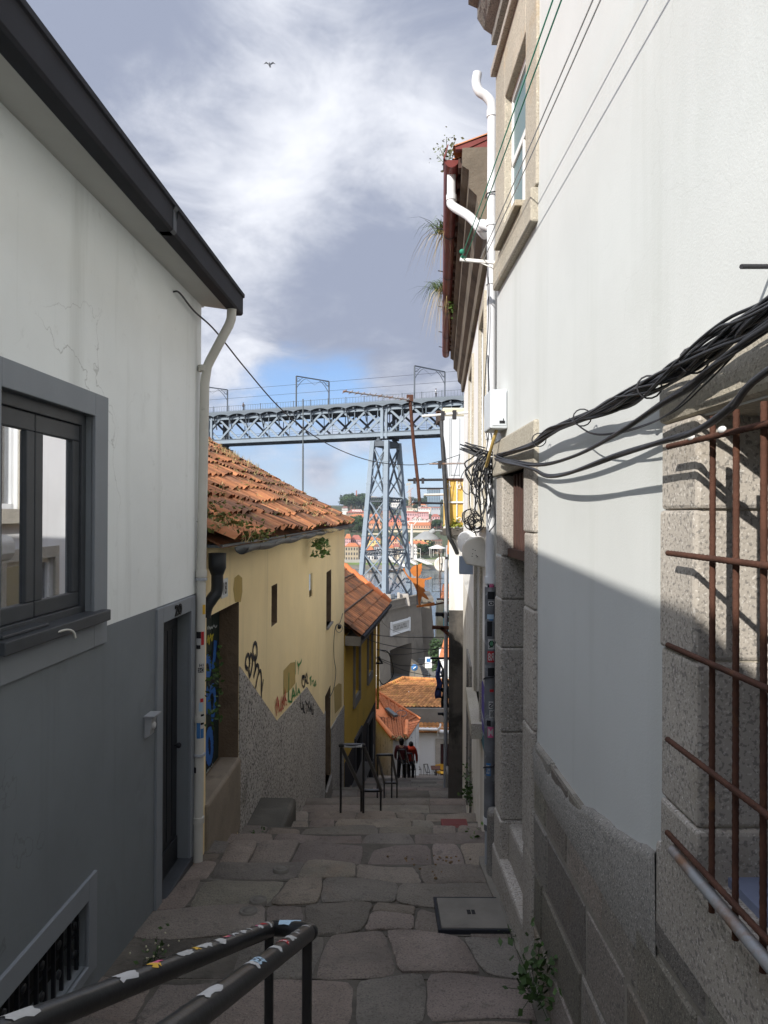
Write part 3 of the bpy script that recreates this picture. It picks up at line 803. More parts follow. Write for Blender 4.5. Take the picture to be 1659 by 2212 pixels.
# slit windows
m = MB(); m.wbox(L, w1[0], w1[1], w1[2], w1[3], -.26, -.22); m.build('blocked_window', GRANITE_W, YH)
m = MB(); m.wbox(L, w2[0], w2[1], w2[2] + .12, w2[3], -.03, -.02); m.build('window_pane', GLASS, YH)
m = MB(); m.wbox(L, w3[0], w3[1], w3[2], w3[3], -.30, -.25); W3 = m.build('window', BLACKISH, YH)
m = MB(); m.wbox(L, w3[0] + .3, w3[0] + .36, w3[2], w3[3], -.25, -.21); m.wbox(L, w3[0], w3[1], w3[2], w3[2] + .05, -.25, -.20); m.build('frame', WOOD_D, W3)
m = MB(); m.wbox(L, w3[0] - .02, w3[1] + .05, w3[2] - .04, w3[2] + .0, -.2, .05); m.build('sill', CONC, W3)
m = MB(); m.wbox(L, d2[0], d2[1], d2[2] - 1, d2[3], -.36, -.3); m.build('blocked_door', GRANITE_D, YH)
m = MB(); m.wbox(L, d2[0], d2[1], d2[2] - .8, d2[2], -.3, .06); m.build('doorstep', GRANITE_D, YH, .02)
# number plate over the door, lettering sprayed on the wall
y0, h0 = L.hit(482, 1305); m = MB(); m.wbox(L, y0 - .08, y0 + .14, -.80, -.62, 0, .012); NP = m.build('number_plate', GREYBOX, YH)
m = MB(); lettering(m, '18', lambda p, q, z: L.p(y0 - .03 + .12 * p, -.77 + .12 * q, .014)); m.build('numeral', ST_K, NP)
def wall_text(name, W, txt, q, m_, parent, o=.006):
    """q: picture corners lower left, lower right, upper left of the sprayed word"""
    A, B, Cc = [V((*W.hit(u, v, o), 0)) for u, v in q]
    k = MB(); k0 = random.uniform(0, 6); lettering(k, txt, lambda p, r, z: W.p(*(lambda z_: (z_.x, z_.y))(A + (B - A) * (p + .02 * math.sin(8 * r + p * 21 + k0)) + (Cc - A) * (r * (.95 + .28 * math.sin(p * 19 + k0)) + .14 * math.sin(p * 11 + k0))), o)); return k.build(name, m_, parent)
C2 = lambda x, y: ((500 + x / 4.1475) / 1.1573, (1650 + y / 4.1475) / 1.1573)
RSP, GSP, KSP = flat('red spray', (.42, .035, .02)), flat('green spray', (.07, .24, .07)), flat('black spray', (.022, .02, .022))
wall_text('graffiti', L, 'TRUGA:', (C2(785, 590), C2(905, 470), C2(785, 430)), RSP, YH, .016)
wall_text('graffiti', L, 'LAIA', (C2(922, 460), C2(1045, 340), C2(922, 330)), GSP, YH)
wall_text('graffiti', L, 'CRL', (C2(1058, 300), C2(1128, 240), C2(1058, 170)), KSP, YH)
wall_text('graffiti', L, 'ULTRAS', (C2(1042, 535), C2(1182, 560), C2(1042, 400)), KSP, YH, .018)
wall_text('graffiti', L, 'Trots', (C2(1140, 250), C2(1208, 280), C2(1140, 165)), GSP, YH)
C1 = lambda x, y: ((500 + x / 4.1475) / 1.1573, (1300 + y / 4.1475) / 1.1573)
strokes('graffiti', L, [(.05, [C2(925, 130), C2(922, 330), C2(918, 440)]), (.04, [C2(995, 0), C2(992, 150)]), (.045, [C2(1012, 20), C2(1025, 55), C2(1050, 20), C2(1056, -10)]), (.03, [C2(1030, 60), C2(1020, 150)])], GSP, YH, .006)
strokes('graffiti', L, [(.05, [C1(575 + 22 * math.cos(t / 12 * 6.28), 1360 + 85 * math.sin(t / 12 * 6.28)) for t in range(13)]),
    (.05, [C2(500, 100), C2(478, 60), C2(482, -20), C2(505, -55), C2(520, 20), C2(510, 90)]), (.05, [C2(510, 90), C2(520, 170), C2(545, 60), C2(548, -20), C2(530, -60), C2(520, 0)]),
    (.05, [C2(575, -60), C2(578, 80), C2(560, 180), C2(590, 60), C2(610, 70), C2(615, 130)]), (.045, [C2(580, 290), C2(600, 180), C2(625, 110), C2(640, 170), C2(640, 400)]), (.035, [C2(662, 200), C2(650, 280), C2(645, 330)])], KSP, YH, .006)
PT = flat('ochre patch paint', (.46, .34, .12), .95)
m = MB()
def blob(W, q, o): 
    pp = [W.hit(*c, o) for c in q]; return [W.p(*p, o) for p in pp]
m.poly(blob(L, [C1(360, 600), C1(400, 565), C1(440, 600), C1(442, 740), C1(425, 850), C1(365, 850), C1(348, 720)], .003)); m.build('paint_patch', PT, YH); m = MB(); m.poly(blob(L, [C2(868, 110), C2(940, 30), C2(990, 20), C2(990, 240), C2(920, 330), C2(866, 360)], .003)); m.build('paint_patch', PT, YH); m = MB(); m.poly(blob(L, [C2(1390, 290), C2(1440, 240), C2(1470, 250), C2(1470, 480), C2(1400, 560)], .003))
m.build('paint_patch', PT, YH)
# roof
Ln = L.n; UP = (-Ln * 3.9 + V((0, 0, 2.25))).normalized(); NN = UP.cross(-L.d.normalized()).normalized()
if NN.z < 0: NN = -NN
E0 = L.p(6.12, EH + .02, .21)
m = MB(); le = L.d.length * 13.7; lu = 4.7
sg = lambda x, u: -.05 * math.sin(x * .55 + .6) * min(1, u / 2) - .03 * math.sin(x * 1.7 + u)
tiles(m, E0, L.d, UP, NN, le, lu, .235, .40, 7, .062, .045, .016, sag=sg, tone=(.55, 1.3))
q0, q1 = E0 + UP * 0 - NN * .06, E0 + L.d.normalized() * le - NN * .06
m.add([q0, q1, q1 + UP * lu, q0 + UP * lu], [(0, 1, 2, 3)], 0, False, .5)
YR = m.build('roof', TILE, YH)
# far slope of the roof and ridge tiles
q2, q3 = q0 + UP * lu, q1 + UP * lu
dn = (-Ln * 3.9 - V((0, 0, 2.25))).normalized() * 4.4
m = MB(); m.add([q2, q3, q3 + dn, q2 + dn], [(0, 1, 2, 3)], 0, False, .8); m.build('rear_slope', TILE, YR)
m = MB()
for i in range(34):
    t = le * i / 34; c = E0 + L.d.normalized() * t + UP * lu + NN * (.02 + sg(t, 4)); e = c + L.d.normalized() * (le / 34 + .03) + V((0, 0, .02))
    m.tube([c, e], [.11, .125], 8, True, 0, random.uniform(.6, 1.15), (0, 2 * math.pi))
m.build('ridge_tiles', TILE, YR)
m = MB(); m.prism([L.p(19.69, EH, 0), L.p(19.69, EH + 2.25, -3.9), L.p(19.69, EH, -8.3)], L.d * .02); m.build('gable', YELLOW, YH)
# gutter with brackets, hopper and bend
gc = lambda y, dh=0: L.p(y, EH - .012 - .0025 * (19 - y) + dh, .225)
m = MB(); n_ = 40
def half(mb, pts, r, n=8, mi=0): mb.tube(pts, r, n, False, mi, 1.0, (0, math.pi), V((0, 1, 0)).cross(V((0, 0, 1))))
gp = [gc(6.62 + (19.9 - 6.62) * i / n_, .012 * math.sin(i * 1.3)) for i in range(n_ + 1)]
m.tube(gp, .068, 12, False, 0, 1.0, (0, math.pi), (1, 0, 0)); m.tube(gp, .062, 12, False, 0, 1.0, (0, math.pi), (1, 0, 0))
YG = m.build('gutter', ZINC, YR)
m = MB()
for y_ in (7.1, 7.9, 8.9, 9.5, 10.3, 11.4, 12.5, 13.8, 15, 16.3, 17.6, 18.9):
    m = MB(); m.tube([gc(y_), gc(y_ + .03)], .074, 12, False, 0, 1.0, (0, math.pi), (1, 0, 0)); m.beam(gc(y_) + V((-.07, 0, .0)), gc(y_) + V((-.2, 0, .03)), .02); m.build('gutter_bracket', WIRE, YG)
m = MB(); c = L.p(6.24, -.47, .10)
m.lathe(c, [(.0, .13), (.078, .13), (.078, .0), (.066, -.03), (.055, -.06)], 14); m.tube(smooth([c + V((0, 0, -.05)), c + V((-.0, -.01, -.2)), c + V((-.03, -.04, -.26)), c + V((-.07, -.07, -.33)), c + V((-.09, -.08, -.42))]), .052, 12)
m.build('hopper', flat('black plastic', (.02, .022, .024), .5), YG)
m = MB(); m.wbox(L, 6.15, 19.6, EH - .03, EH - .005, .0, .17); m.build('eave_board', ZINC, YG)
# weeds on the roof, one ragged carpet
m, m2 = MB(), MB()
def on_roof(x, u, n=.05): return E0 + L.d.normalized() * x + UP * u + NN * (n + sg(x, u))
for _ in range(420):
    x, u = random.uniform(.1, le - .3), random.uniform(.2, lu)
    k = random.random()
    blades(m, on_roof(x, u), random.randint(3, 8), random.uniform(.07, .24), .11, .45, .006, 0 if k > .25 else 1)
for _ in range(150):
    x, u = random.uniform(6, le - .2), random.uniform(2.6, lu); blades(m, on_roof(x, u), 6, random.uniform(.14, .36), .1, .4, .007, 0)
for _ in range(620):
    x = random.uniform(0, le - .2); u = .40 * random.randint(0, 11) + random.uniform(-.03, .12); p = on_roof(x, u, .045)
    if random.random() < .75: leaf_mesh(m, [p + V((random.gauss(0, .06), random.gauss(0, .06), random.uniform(0, .04))) for _ in range(7)], .05, .4, 2)
for _ in range(90):
    p = on_roof(random.uniform(.0, 1.15), random.uniform(-.1, 1.3), .05); leaf_mesh(m, [p + V((random.gauss(0, .12), random.gauss(0, .12), random.uniform(0, .1))) for _ in range(10)], .05, .6, 2); blades(m, p, 6, .24, .12, .6, .004, random.choice((0, 1)))
setting(m.build('roof_weeds', [STRAW, GRASS, MOSS]), 'stuff', 'dry grass and moss growing over the old tile roof')
m = MB()
for x_ in range(12): leaf_mesh(m, [on_roof(1 + x_ * .32 + random.uniform(-.1, .1), lu, .12) + V((random.gauss(0, .12), random.gauss(0, .1), random.uniform(0, .16))) for _ in range(26)], .06, .6, 0)
tag(m.build('ridge_weeds', FERN), 'leafy green weeds sprouting along the yellow house roof ridge', 'plant')
m = MB(); c = L.p(12.4, -.42, .22)
leaf_mesh(m, [c + V((random.uniform(-.1, .16), random.uniform(-.55, .55), -random.uniform(0, .30))) for _ in range(150)], .08, .6)
blades(m, c, 26, .1, .3, 2.4, .01)
tag(m.build('hanging_fern', FERN), 'dark green fern hanging below the gutter of the yellow house', 'plant')
m = MB()
for i in range(120): 
    p = L.p(12.7 + i * .012, -.28, .25); blades(m, p, 2, .1, .22, 1.6, .005, 0, (.05, 0.02, 0), (1.2, 1.8))
tag(m.build('dead_grass_tuft', STRAW), 'bleached dead grass tuft flopping over the zinc gutter', 'plant')
# cable and junction on the far end of the yellow wall
m = MB(); c0 = L.hit(733, 1355, .03)
K = lambda u, v, o=.03: L.p(*L.hit(u, v, o), o)
m.tube(smooth([K(741, 1325), K(735, 1345), K(726, 1352), K(722, 1380), K(722, 1420), K(726, 1450), K(722, 1485), K(712, 1508)]), .008, 5)
m.tube(smooth([K(733 + 7 * math.cos(t), 1357 + 9 * math.sin(t)) for t in [i * .5 for i in range(14)]]), .007, 5)
m.box(*[x for p in ((-.05, .05), (-.05, .05), (-.05, .05)) for x in p]) if False else None
m.ball(K(733, 1354), .06, 5)
tag(m.build('wall_cable', CABLE), 'black cable with a junction knot on the far end of the yellow wall', 'cable')
# plants growing at the corner between the two houses
for (u, v, lab) in ((452, 1425, 'small green weed rooted behind the cream pipe high beside the graffiti door'), (452, 1470, 'small leafy weed by the cream pipe above the big blue letters'), (455, 1530, 'sparse weed by the cream pipe low beside the graffiti door')):
    q = MB(); c = L.p(6.2, L.hit(u, v)[1], .05); leaf_mesh(q, [c + V((random.uniform(-.02, .10), random.uniform(-.06, .1), random.gauss(0, .07))) for _ in range(26)], .05, .8)
    tag(q.build('corner_weed', LEAF), lab, 'plant', 'weeds between the two left houses')

# ================================================================ mustard house
MH = thing('mustard_house', 'mustard yellow house with dark base and steep red tile roof behind the yellow house', 'house', (-3, 23, -7))
ME = -3.35
mw1 = (21.3, 22.3, -5.5, -3.5, .12); mw2 = (24.2, 25.2, -5.5, -3.5, .12); md1 = (21.6, 22.7, -9.2, -6.9, .2); md2 = (24.3, 25.4, -9.9, -7.2, .2)
mb = MB(); facade(mb, MM, 19.75, 26.5, -12, ME, [mw1, mw2, (*md1, 1), (*md2, 1)], (-6.9,), lambda y, h: 1 if h < -6.9 else 0)
shell(mb, MM, 19.75, 26.5, -12, ME, 5)
mb.build('wall', [OCHRE, flat('charcoal base paint', (.03, .031, .034))], MH)
for q in (mw1, mw2):
    m = MB(); m.wbox(MM, q[0], q[1], q[2], q[3], -.16, -.12); ww = m.build('window', MAROON, MH)
    f = MB(); surround(f, MM, q, .12, .12, .1, .28, .06); f.build('surround', CONC, ww)
    g_ = MB(); g_.wbox(MM, q[0] + .1, (q[0] + q[1]) / 2 - .05, q[2] + .1, q[3] - .1, -.12, -.11); g_.wbox(MM, (q[0] + q[1]) / 2 + .05, q[1] - .1, q[2] + .1, q[3] - .1, -.12, -.11); g_.build('pane', GLASS_D, ww)
for q in (md1, md2):
    m = MB(); m.wbox(MM, q[0], q[1], q[2] - .3, q[3], -.26, -.2); dd = m.build('door', DARK_D, MH)
    f = MB(); surround(f, MM, q, .14, .14, .14, 0, .05); f.build('surround', flat('slate surround', (.07, .072, .078)), dd)
    f = MB(); f.wbox(MM, q[1] - .05, q[1] + .08, q[2] + 1.2, q[2] + 1.7, .055, .06); f.build('notice', ST_W, dd)
mn = MM.n; UP2 = (-mn * 2.6 + V((0, 0, 2.0))).normalized(); N2 = UP2.cross(MM.d.normalized()); N2 = N2 if N2.z > 0 else -N2
O2 = MM.p(19.7, ME + .02, .45); le2 = MM.d.length * 7.0
m = MB(); tiles(m, O2, MM.d, UP2, N2, le2, 2.9, .25, .42, 5, .05, .03, .006, tone=(.7, 1.1))
q0 = O2 - N2 * .05; q1 = q0 + MM.d.normalized() * le2; m.add([q0, q1, q1 + UP2 * 2.9, q0 + UP2 * 2.9], [(0, 1, 2, 3)], 0, False, .6); 
MR = m.build('roof', TILE, MH)
m = MB()
for i in range(8):
    a_ = O2 + MM.d.normalized() * le2 + UP2 * (2.9 * i / 8) + N2 * .06; m.tube([a_, a_ + UP2 * .40 + N2 * .03], [.12, .14], 8, True, 0, random.uniform(.9, 1.3))
    a_ = O2 + MM.d.normalized() * (le2 * i / 8) + UP2 * 2.9 + N2 * .06; m.tube([a_, a_ + MM.d.normalized() * .95], [.13, .14], 8, True, 0, random.uniform(.9, 1.3))
m.build('ridge_tiles', TILE_N, MR)
MBD = mat('dirty mortar band', (.12, .085, .06), .95)
for k in (.8, 1.75): m = MB(); m.beam(O2 + UP2 * k + N2 * .07, O2 + MM.d.normalized() * le2 + UP2 * k + N2 * .07, .05, .04); m.build('mortar_band', MBD, MR)
m = MB(); dn2 = (-mn * 2.6 - V((0, 0, 2.0))).normalized() * 2.9; m.add([q0 + UP2 * 2.9, q1 + UP2 * 2.9, q1 + UP2 * 2.9 + dn2, q0 + UP2 * 2.9 + dn2], [(0, 1, 2, 3)], 0, False, .8); m.build('rear_slope', TILE, MR)
for y_ in (19.76, 26.47): m = MB(); m.prism([MM.p(y_, ME, 0), MM.p(y_, ME + 2.0, -2.6), MM.p(y_, ME, -4.9)], MM.d * .02); m.build('gable', OCHRE, MH)
m = MB(); m.box(-7.5, -.95, 26.6, 48, -20, -8.2); m.build('added_shade_block', OCHRE, MH)  # added unseen block, placed to shade the white house front
m = MB(); g0, g1 = O2 + mn * .06 - V((0, 0, .06)), O2 + MM.d.normalized() * le2 + mn * .06 - V((0, 0, .06))
m.tube([g0, g1], .06, 10, True); m.build('gutter', FASCIA, MR)
m = MB(); m.prism([MM.p(19.72, ME - .28, .01), MM.p(19.72, ME - .28, .44), MM.p(19.72, ME - .02, .46), MM.p(19.72, ME - .02, .01)], MM.d * 6.8); m.build('cornice', CONC, MH)
m = MB(); m.tube([MM.p(26.42, ME - .1, .10), MM.p(26.42, -7.2, .08)], .05, 8); m.build('downpipe', OCHRE, MH)
m = MB(); m.tube(smooth([MM.p(26.4, -5.0, .15), MM.p(26.3, -5.1, .5), MM.p(26.5, -5.9, .65), MM.p(26.5, -6.3, .3), MM.p(26.5, -6.1, .1)]), .02, 6)
m.tube([MM.p(26.4, -5.25, .1), MM.p(26.4, -5.5, .25), MM.p(26.4, -5.5, .02)], .05, 6)
tag(m.build('cable_loop', CABLE), 'loop of black cable on the far corner of the mustard house', 'cable')
# ================================================================ right: tall white house, nearest
WH = thing('white_granite_house', 'tall white rendered house with granite trim, stone base and rusty barred window', 'house', (3, 2, -2.8))
uw = (4.42, 5.12, 1.95, 3.02, .06)            # upper window
dr = (4.36, 5.28, -3.2, .30, .30)            # door bay with transom grille
gw = (.9, 2.06, -1.06, .29, .5)               # barred window
PLB = -1.28
mb = MB(); facade(mb, RR, -5, 5.5, -3.6, 3.9, [(*uw, 1), (*dr, 1), (*gw, 1)], (), None); shell(mb, RR, -5, 5.5, -3.6, 3.9, 5)
mb.build('wall', [STUCCO, GRANITE_W], WH)
# granite block base: real blocks with mortar between, ragged plaster line above
m = MB(); bed = MB(); bed.wbox(RR, -5, 4.08, -3.6, -1.30, -.02, .022)
bed.build('base_mortar', MORTAR, WH)
h = -3.5; ci = 0
while h < -1.34:
    hh = random.uniform(.26, .34)
    y_ = -2 - random.uniform(0, .6)
    while y_ < 4.06:
        ln = random.uniform(.32, .75); ye = min(y_ + ln, 4.07)
        g_ = .011; j = lambda: random.uniform(-.008, .008)
        o1 = .029 + random.uniform(-.003, .004)
        p = [(y_ + g_, h + g_), (ye - g_, h + g_), (ye - g_, min(h + hh, -1.29) - g_), (y_ + g_, min(h + hh, -1.29) - g_)]
        if ye - y_ > .08: 
            q = [(a_ + j(), b_ + j()) for a_, b_ in p]
            cy, ch = sum(a_ for a_, b_ in q) / 4, sum(b_ for a_, b_ in q) / 4
            ins = [(a_ + (.012 if a_ < cy else -.012), b_ + (.012 if b_ < ch else -.012)) for a_, b_ in q]
            tn = random.uniform(.7, 1.2)
            m.add([RR.p(*a_, .0) for a_ in q] + [RR.p(*a_, o1 - .008) for a_ in q] + [RR.p(*a_, o1) for a_ in ins], [(i, (i + 1) % 4, 4 + (i + 1) % 4, 4 + i) for i in range(4)] + [(4 + i, 4 + (i + 1) % 4, 8 + (i + 1) % 4, 8 + i) for i in range(4)] + [(8, 9, 10, 11)], 0, False, (tn * random.uniform(1, 1.1), tn, tn * random.uniform(.9, 1)))
        y_ = ye
    h += hh
m.build('granite_base', GRANITE_D, WH)
# coping course with a worn top edge
m = MB(); pts = [(4.07, -1.30), (3.7, -1.335), (3.3, -1.32), (3.0, -1.25), (2.7, -1.20), (2.4, -1.13), (2.32, -1.07)]
pts = [(a_ + 0, b_) for a_, b_ in pts]
for (a_, b_), (c_, d_) in zip(pts, pts[1:]):
    for i in range(4):
        f = lambda t: (a_ + (c_ - a_) * t, b_ + (d_ - b_) * t + .007 * math.sin(31 * (a_ + (c_ - a_) * t)))
        p, q = f(i / 4), f((i + 1) / 4)
        if i == 0: p = (a_, b_)
        if i == 3: q = (c_, d_)
        lo = -1.52
        m.add([RR.p(p[0], lo, .03), RR.p(q[0], lo, .03), RR.p(q[0], q[1] - .03, .036), RR.p(p[0], p[1] - .03, .036), RR.p(q[0], q[1], .014), RR.p(p[0], p[1], .014), RR.p(q[0], q[1], -.01), RR.p(p[0], p[1], -.01)],
              [(0, 1, 2, 3), (3, 2, 4, 5), (5, 4, 6, 7)], 0, True, 1.2)
m.build('base_course', GRANITE_D, WH)
# upper window with granite surround
m = MB(); surround(m, RR, uw, .30, .38, .38, .02, .018); m.build('window_surround', GRANITE_W, WH, .012)
m = MB(); m.wbox(RR, 4.14, 5.44, 1.72, 1.925, -.01, .045); m.build('window_apron', GRANITE_W, WH, .012)
m = MB(); m.wbox(RR, 4.40, 5.16, 1.925, 1.965, -.12, .085); m.build('window_sill', GRANITE_W, WH, .006)
m = MB(); m.wbox(RR, 4.12, 5.50, 3.40, 3.46, -.01, .06); m.build('string_course', GRANITE, WH, .008)
a, b, c, d = uw[:4]
m = MB()
for q in ((a, b, c, c + .05), (a, b, d - .05, d), (a, a + .035, c, d), (b - .035, b, c, d), (a, b, 2.50, 2.55), (4.70, 4.735, c, 2.5)): m.wbox(RR, *q, -.06, -.032)
UW = m.build('window', WHITEP, WH, .004)
m = MB(); m.wbox(RR, a, b, c, d, -.055, -.045); m.build('pane', GLASS_B, UW)
# door bay: jamb stones, lintel, transom bars, grey door, steps
m = MB()
def stones(mb, W, y0, y1, hs, o0, o1):
    for p, q in zip(hs, hs[1:]):
        e = random.uniform(-.012, .012); mb.wbox(W, y0 + random.uniform(-.012, .012), y1 + random.uniform(-.01, .01), p + .0015, q - .0015, o0, o1 + e * .5, 0, random.uniform(.85, 1.15))
stones(m, RR, 5.255, 5.505, [-2.66, -2.25, -1.6, -.98, -.62, -.3, .30], -.32, .006); m.build('door_jamb', GRANITE, WH, .014)
m = MB(); stones(m, RR, 4.12, 4.375, [-2.9, -2.0, -1.25, -.55, -.1, .30], -.02, .03); m.build('door_jamb', GRANITE, WH, .014)
m = MB(); m.wbox(RR, 4.10, 5.51, .30, .56, -.31, .03); m.build('lintel', GRANITE_W, WH, .014)
m = MB(); m.wbox(RR, 4.36, 5.28, -2.28, -.27, -.32, -.19); m.build('door', mat('rough grey painted door', (.14, .16, .17), .8, .08, 2, .5, 30), WH)
m = MB(); m.wbox(RR, 4.36, 5.28, -.30, -.24, -.3, -.04); m.wbox(RR, 4.36, 5.28, -.24, .30, -.30, -.24)
TG = m.build('transom', WOOD_D, WH)
for k in range(8):
    q = MB(); y_ = 4.42 + k * .105; q.wbox(RR, y_, y_ + .035, -.24, .30, -.10, -.07); q.build('bar', WOOD_D, TG)
for k, (y0, y1, hh, oo) in enumerate(((4.30, 5.5, -2.272, -.055), (4.15, 5.56, -2.53, .02))):
    m = MB(); m.wbox(RR, y0, y1, -3.3, hh, -.3, oo); m.build('doorstep', GRANITE, WH, .025)
m = MB(); m.wbox(RR, 5.52, 5.66, -3.2, -2.30, -.1, .045); m.build('corner_stone', GRANITE_D, WH, .04)
# barred window: granite surround, recess, sill
m = MB(); stones(m, RR, 2.042, 2.30, [-1.12, -.9, -.42, .02, .295], -.50, .025); GJ = m.build('window_jamb', GRANITE, WH, .012)
m = MB(); stones(m, RR, .5, 2.32, [.295, .47], -.5, .035); m.build('window_lintel', GRANITE_W, WH, .02)
m = MB(); m.wbox(RR, .5, 2.34, -1.34, -1.056, -.49, .03); m.build('window_sill', GRANITE, WH, .02)
m = MB(); m.wbox(RR, .8, 2.05, -1.056, -1.03, -.48, -.06); m.build('blue_sill_slab', mat('blue grey slab', (.20, .23, .33), .6, .1, 5, .2, 50, dirt=[((.5, .5, .48), 6, .62, .7)]), WH)
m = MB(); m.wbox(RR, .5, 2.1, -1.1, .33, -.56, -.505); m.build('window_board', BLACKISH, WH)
m = MB()
def rebar(mb, p, q, r, ribs=.011):
    p, q = V(p), V(q); n_ = int((q - p).length / ribs); pts, rs = [], []
    for i in range(n_ + 1):
        pts.append(p.lerp(q, i / n_)); rs.append(r * (1.0 if i % 2 else 1.13))
    mb.tube(pts, rs, 8)
GRL = bpy.data.objects.new('window_grille', None); COL.objects.link(GRL); attach(GRL, WH)
for y_ in (1.855, 1.735, 1.612, 1.49, 1.37, 1.25):
    q = MB(); rebar(q, RR.p(y_, -1.03, .072), RR.p(y_, .262, .072), .0078); q.build('bar', RUST, GRL)
for hh, sl in ((.205, 0), (-.108, 0), (-.378, .0), (-.655, 0), (-.928, 0)):
    q = MB(); rebar(q, RR.p(2.09, hh, .090), RR.p(1.1, hh + sl, .090), .0078); q.build('crossbar', RUST, GRL)
for y_ in (1.93, 1.76): q = MB(); q.ball(RR.p(y_, .215, .095), .012, 5, 0, 1.0, (.6, 1.7, .8)); q.build('plaster_blob', WHITEP, GRL)
m = MB(); m.tube([RR.p(1.70, .60, 0), RR.p(1.66, .585, .10)], .006, 6); tag(m.build('iron_spike', WIRE), 'short dark iron spike sticking out of the white wall above the cables', 'spike')
m = MB(); m.tube([RR.p(2.06, -.965, .085), RR.p(1.0, -.985, .10)], .0165, 12)
tag(m.build('lying_pipe', RUSTPIPE), 'galvanised pipe streaked with rust lying along the barred window sill', 'pipe')
# cornice
m = MB(); prf = [(0, 3.62), (.06, 3.62), (.06, 3.70), (.12, 3.74), (.17, 3.82), (.17, 3.90), (.24, 3.93), (.24, 4.05), (0, 4.05)]
m.prism([RR.p(-5, h_, o_) for o_, h_ in prf], RR.d * 10.45); CN = m.build('cornice', GRANITE_D, WH)
m = MB(); tiles(m, RR.p(-1, 4.03, .33), RR.d, (-RR.n * 2 + V((0, 0, .9))), (RR.n * .9 + V((0, 0, 2))), 6.46, 2.2, .22, .36, 6, .05, .03)
m.build('roof', TILE, WH)
m = MB(); m.prism([RR.p(5.44, 4.0, .32), RR.p(5.44, 4.06, .34), RR.p(5.44, 4.06, 0), RR.p(5.44, 4.0, 0)], RR.d * .03); m.build('verge', TILE_N, WH)
m = MB(); c = RR.p(5.0, 4.02, .32)
blades(m, c, 30, .16, .16, .9, .012); leaf_mesh(m, [c + V((random.gauss(0, .07), random.gauss(0, .12), random.gauss(0, .07))) for _ in range(60)], .05)
tag(m.build('eave_fern', FERN), 'bushy fern sprouting from the highest right hand eave', 'plant')
# meter box
m = MB(); m.wbox(RR, 5.05, 5.34, .62, .90, 0, .125); MBX = tag(m.build('meter_box', GREYBOX, None, .012), 'pale grey plastic meter box on the white wall above the cables', 'box')
m = MB(); m.wbox(RR, 5.044, 5.0495, .64, .88, .012, .112); m.build('lid', GREYBOX, MBX, .004)
m = MB(); m.wbox(RR, 5.040, 5.0435, .655, .675, .022, .06); m.wbox(RR, 5.040, 5.0435, .66, .69, .03, .035); m.build('label_mark', ST_K, MBX)
m = MB(); m.tube(smooth([RR.p(5.15, .63, .06), RR.p(5.18, .55, .08), RR.p(5.3, .45, .09), RR.p(5.5, .38, .08)]), .012, 6)
tag(m.build('yellow_cable', flat('yellow cable', (.42, .30, .10))), 'short yellow cable dropping from the meter box', 'cable')

# white downpipe on the right with bends, collars and stickers
yp = 5.78
pr = lambda h, o=.0, y=yp: V((.868, y, h)) + V((-1, 0, 0)) * o
WP = thing('white_drainpipe', 'long white plastic drainpipe with bent top and stickers on its lower length', 'drainpipe', (.87, yp, -2.85))
pipe('pipe', [pr(-.95), pr(3.30)], .038, PVC, WP, 16)
pipe('bend', [*smooth([pr(3.28), pr(3.36, .005), pr(3.42, .05), pr(3.46, .105), pr(3.53, .13), pr(3.61, .12)], 5)], .038, PVC, WP, 16)
pipe('lower_pipe', [pr(-2.9), pr(-1.12)], .038, PVC_G, WP, 16)
pipe('sleeve', [pr(-2.55), pr(-.58)], .046, mat('scuffed grey sleeve', (.14, .145, .155), .6, .3, 6, .05, 40, dirt=[((.42, .43, .44), 7, .56, .7)]), WP, 16)
for h_ in (3.25, 2.36, 1.88, .62, -.55, -2.5):
    q = MB(); q.tube([pr(h_), pr(h_ + .055)], .045 if h_ > -.5 else .049, 16); q.build('collar', PVC, WP)
for h_ in (2.62, -1.3, -2.02):
    q = MB(); q.tube(smooth([pr(h_) + V((.06, 0, .02)), pr(h_) + V((.02, -.05, 0)), pr(h_) + V((-.04, -.04, -.01)), pr(h_) + V((-.05, 0, -.03))]), .006, 5); q.build('clip', WIRE, WP)
Rp = Wall(.868, yp, 0, -1)
hv2 = lambda v: (1112 - v) / 1534 * 5.75
for (v0, v1, a0, a1, m_, t) in ((1226, 1262, -30, 40, PVC, None), (1256, 1274, -40, 40, ST_K, None), (1258, 1271, -20, 25, PK, None), (1276, 1292, -35, 40, ST_K, None), (1296, 1306, -30, 30, ST_W, 'o'), (1325, 1335, -40, 30, ST_C, None), (1335, 1338, -20, 20, ST_B, None), (1340, 1372, -40, 10, ST_K, None), (1378, 1400, -30, 40, ST_W, 'Q'), (1381, 1396, -12, 22, ST_G, None),
                                (1404, 1428, -35, 35, ST_R, 'R8'), (1440, 1458, -30, 40, ST_K, None), (1486, 1492, -10, 30, ST_R, None), (1512, 1528, -20, 25, ST_W, 'S'), (1530, 1548, -15, 40, ST_W, 'SNK'), (1553, 1565, -40, 0, ST_K, None), (1567, 1590, -30, 30, PK, 'M'), (1645, 1672, -45, 0, ST_B, 'HERZ')):
    patch(Rp, yp, 0, .046 if v0 > 1262 and v0 < 1650 else .043, hv2(v1), hv2(v0), -a1, -a0, m_, 'sticker', WP, t, ST_K if m_ in (ST_W, ST_C) else ST_W)

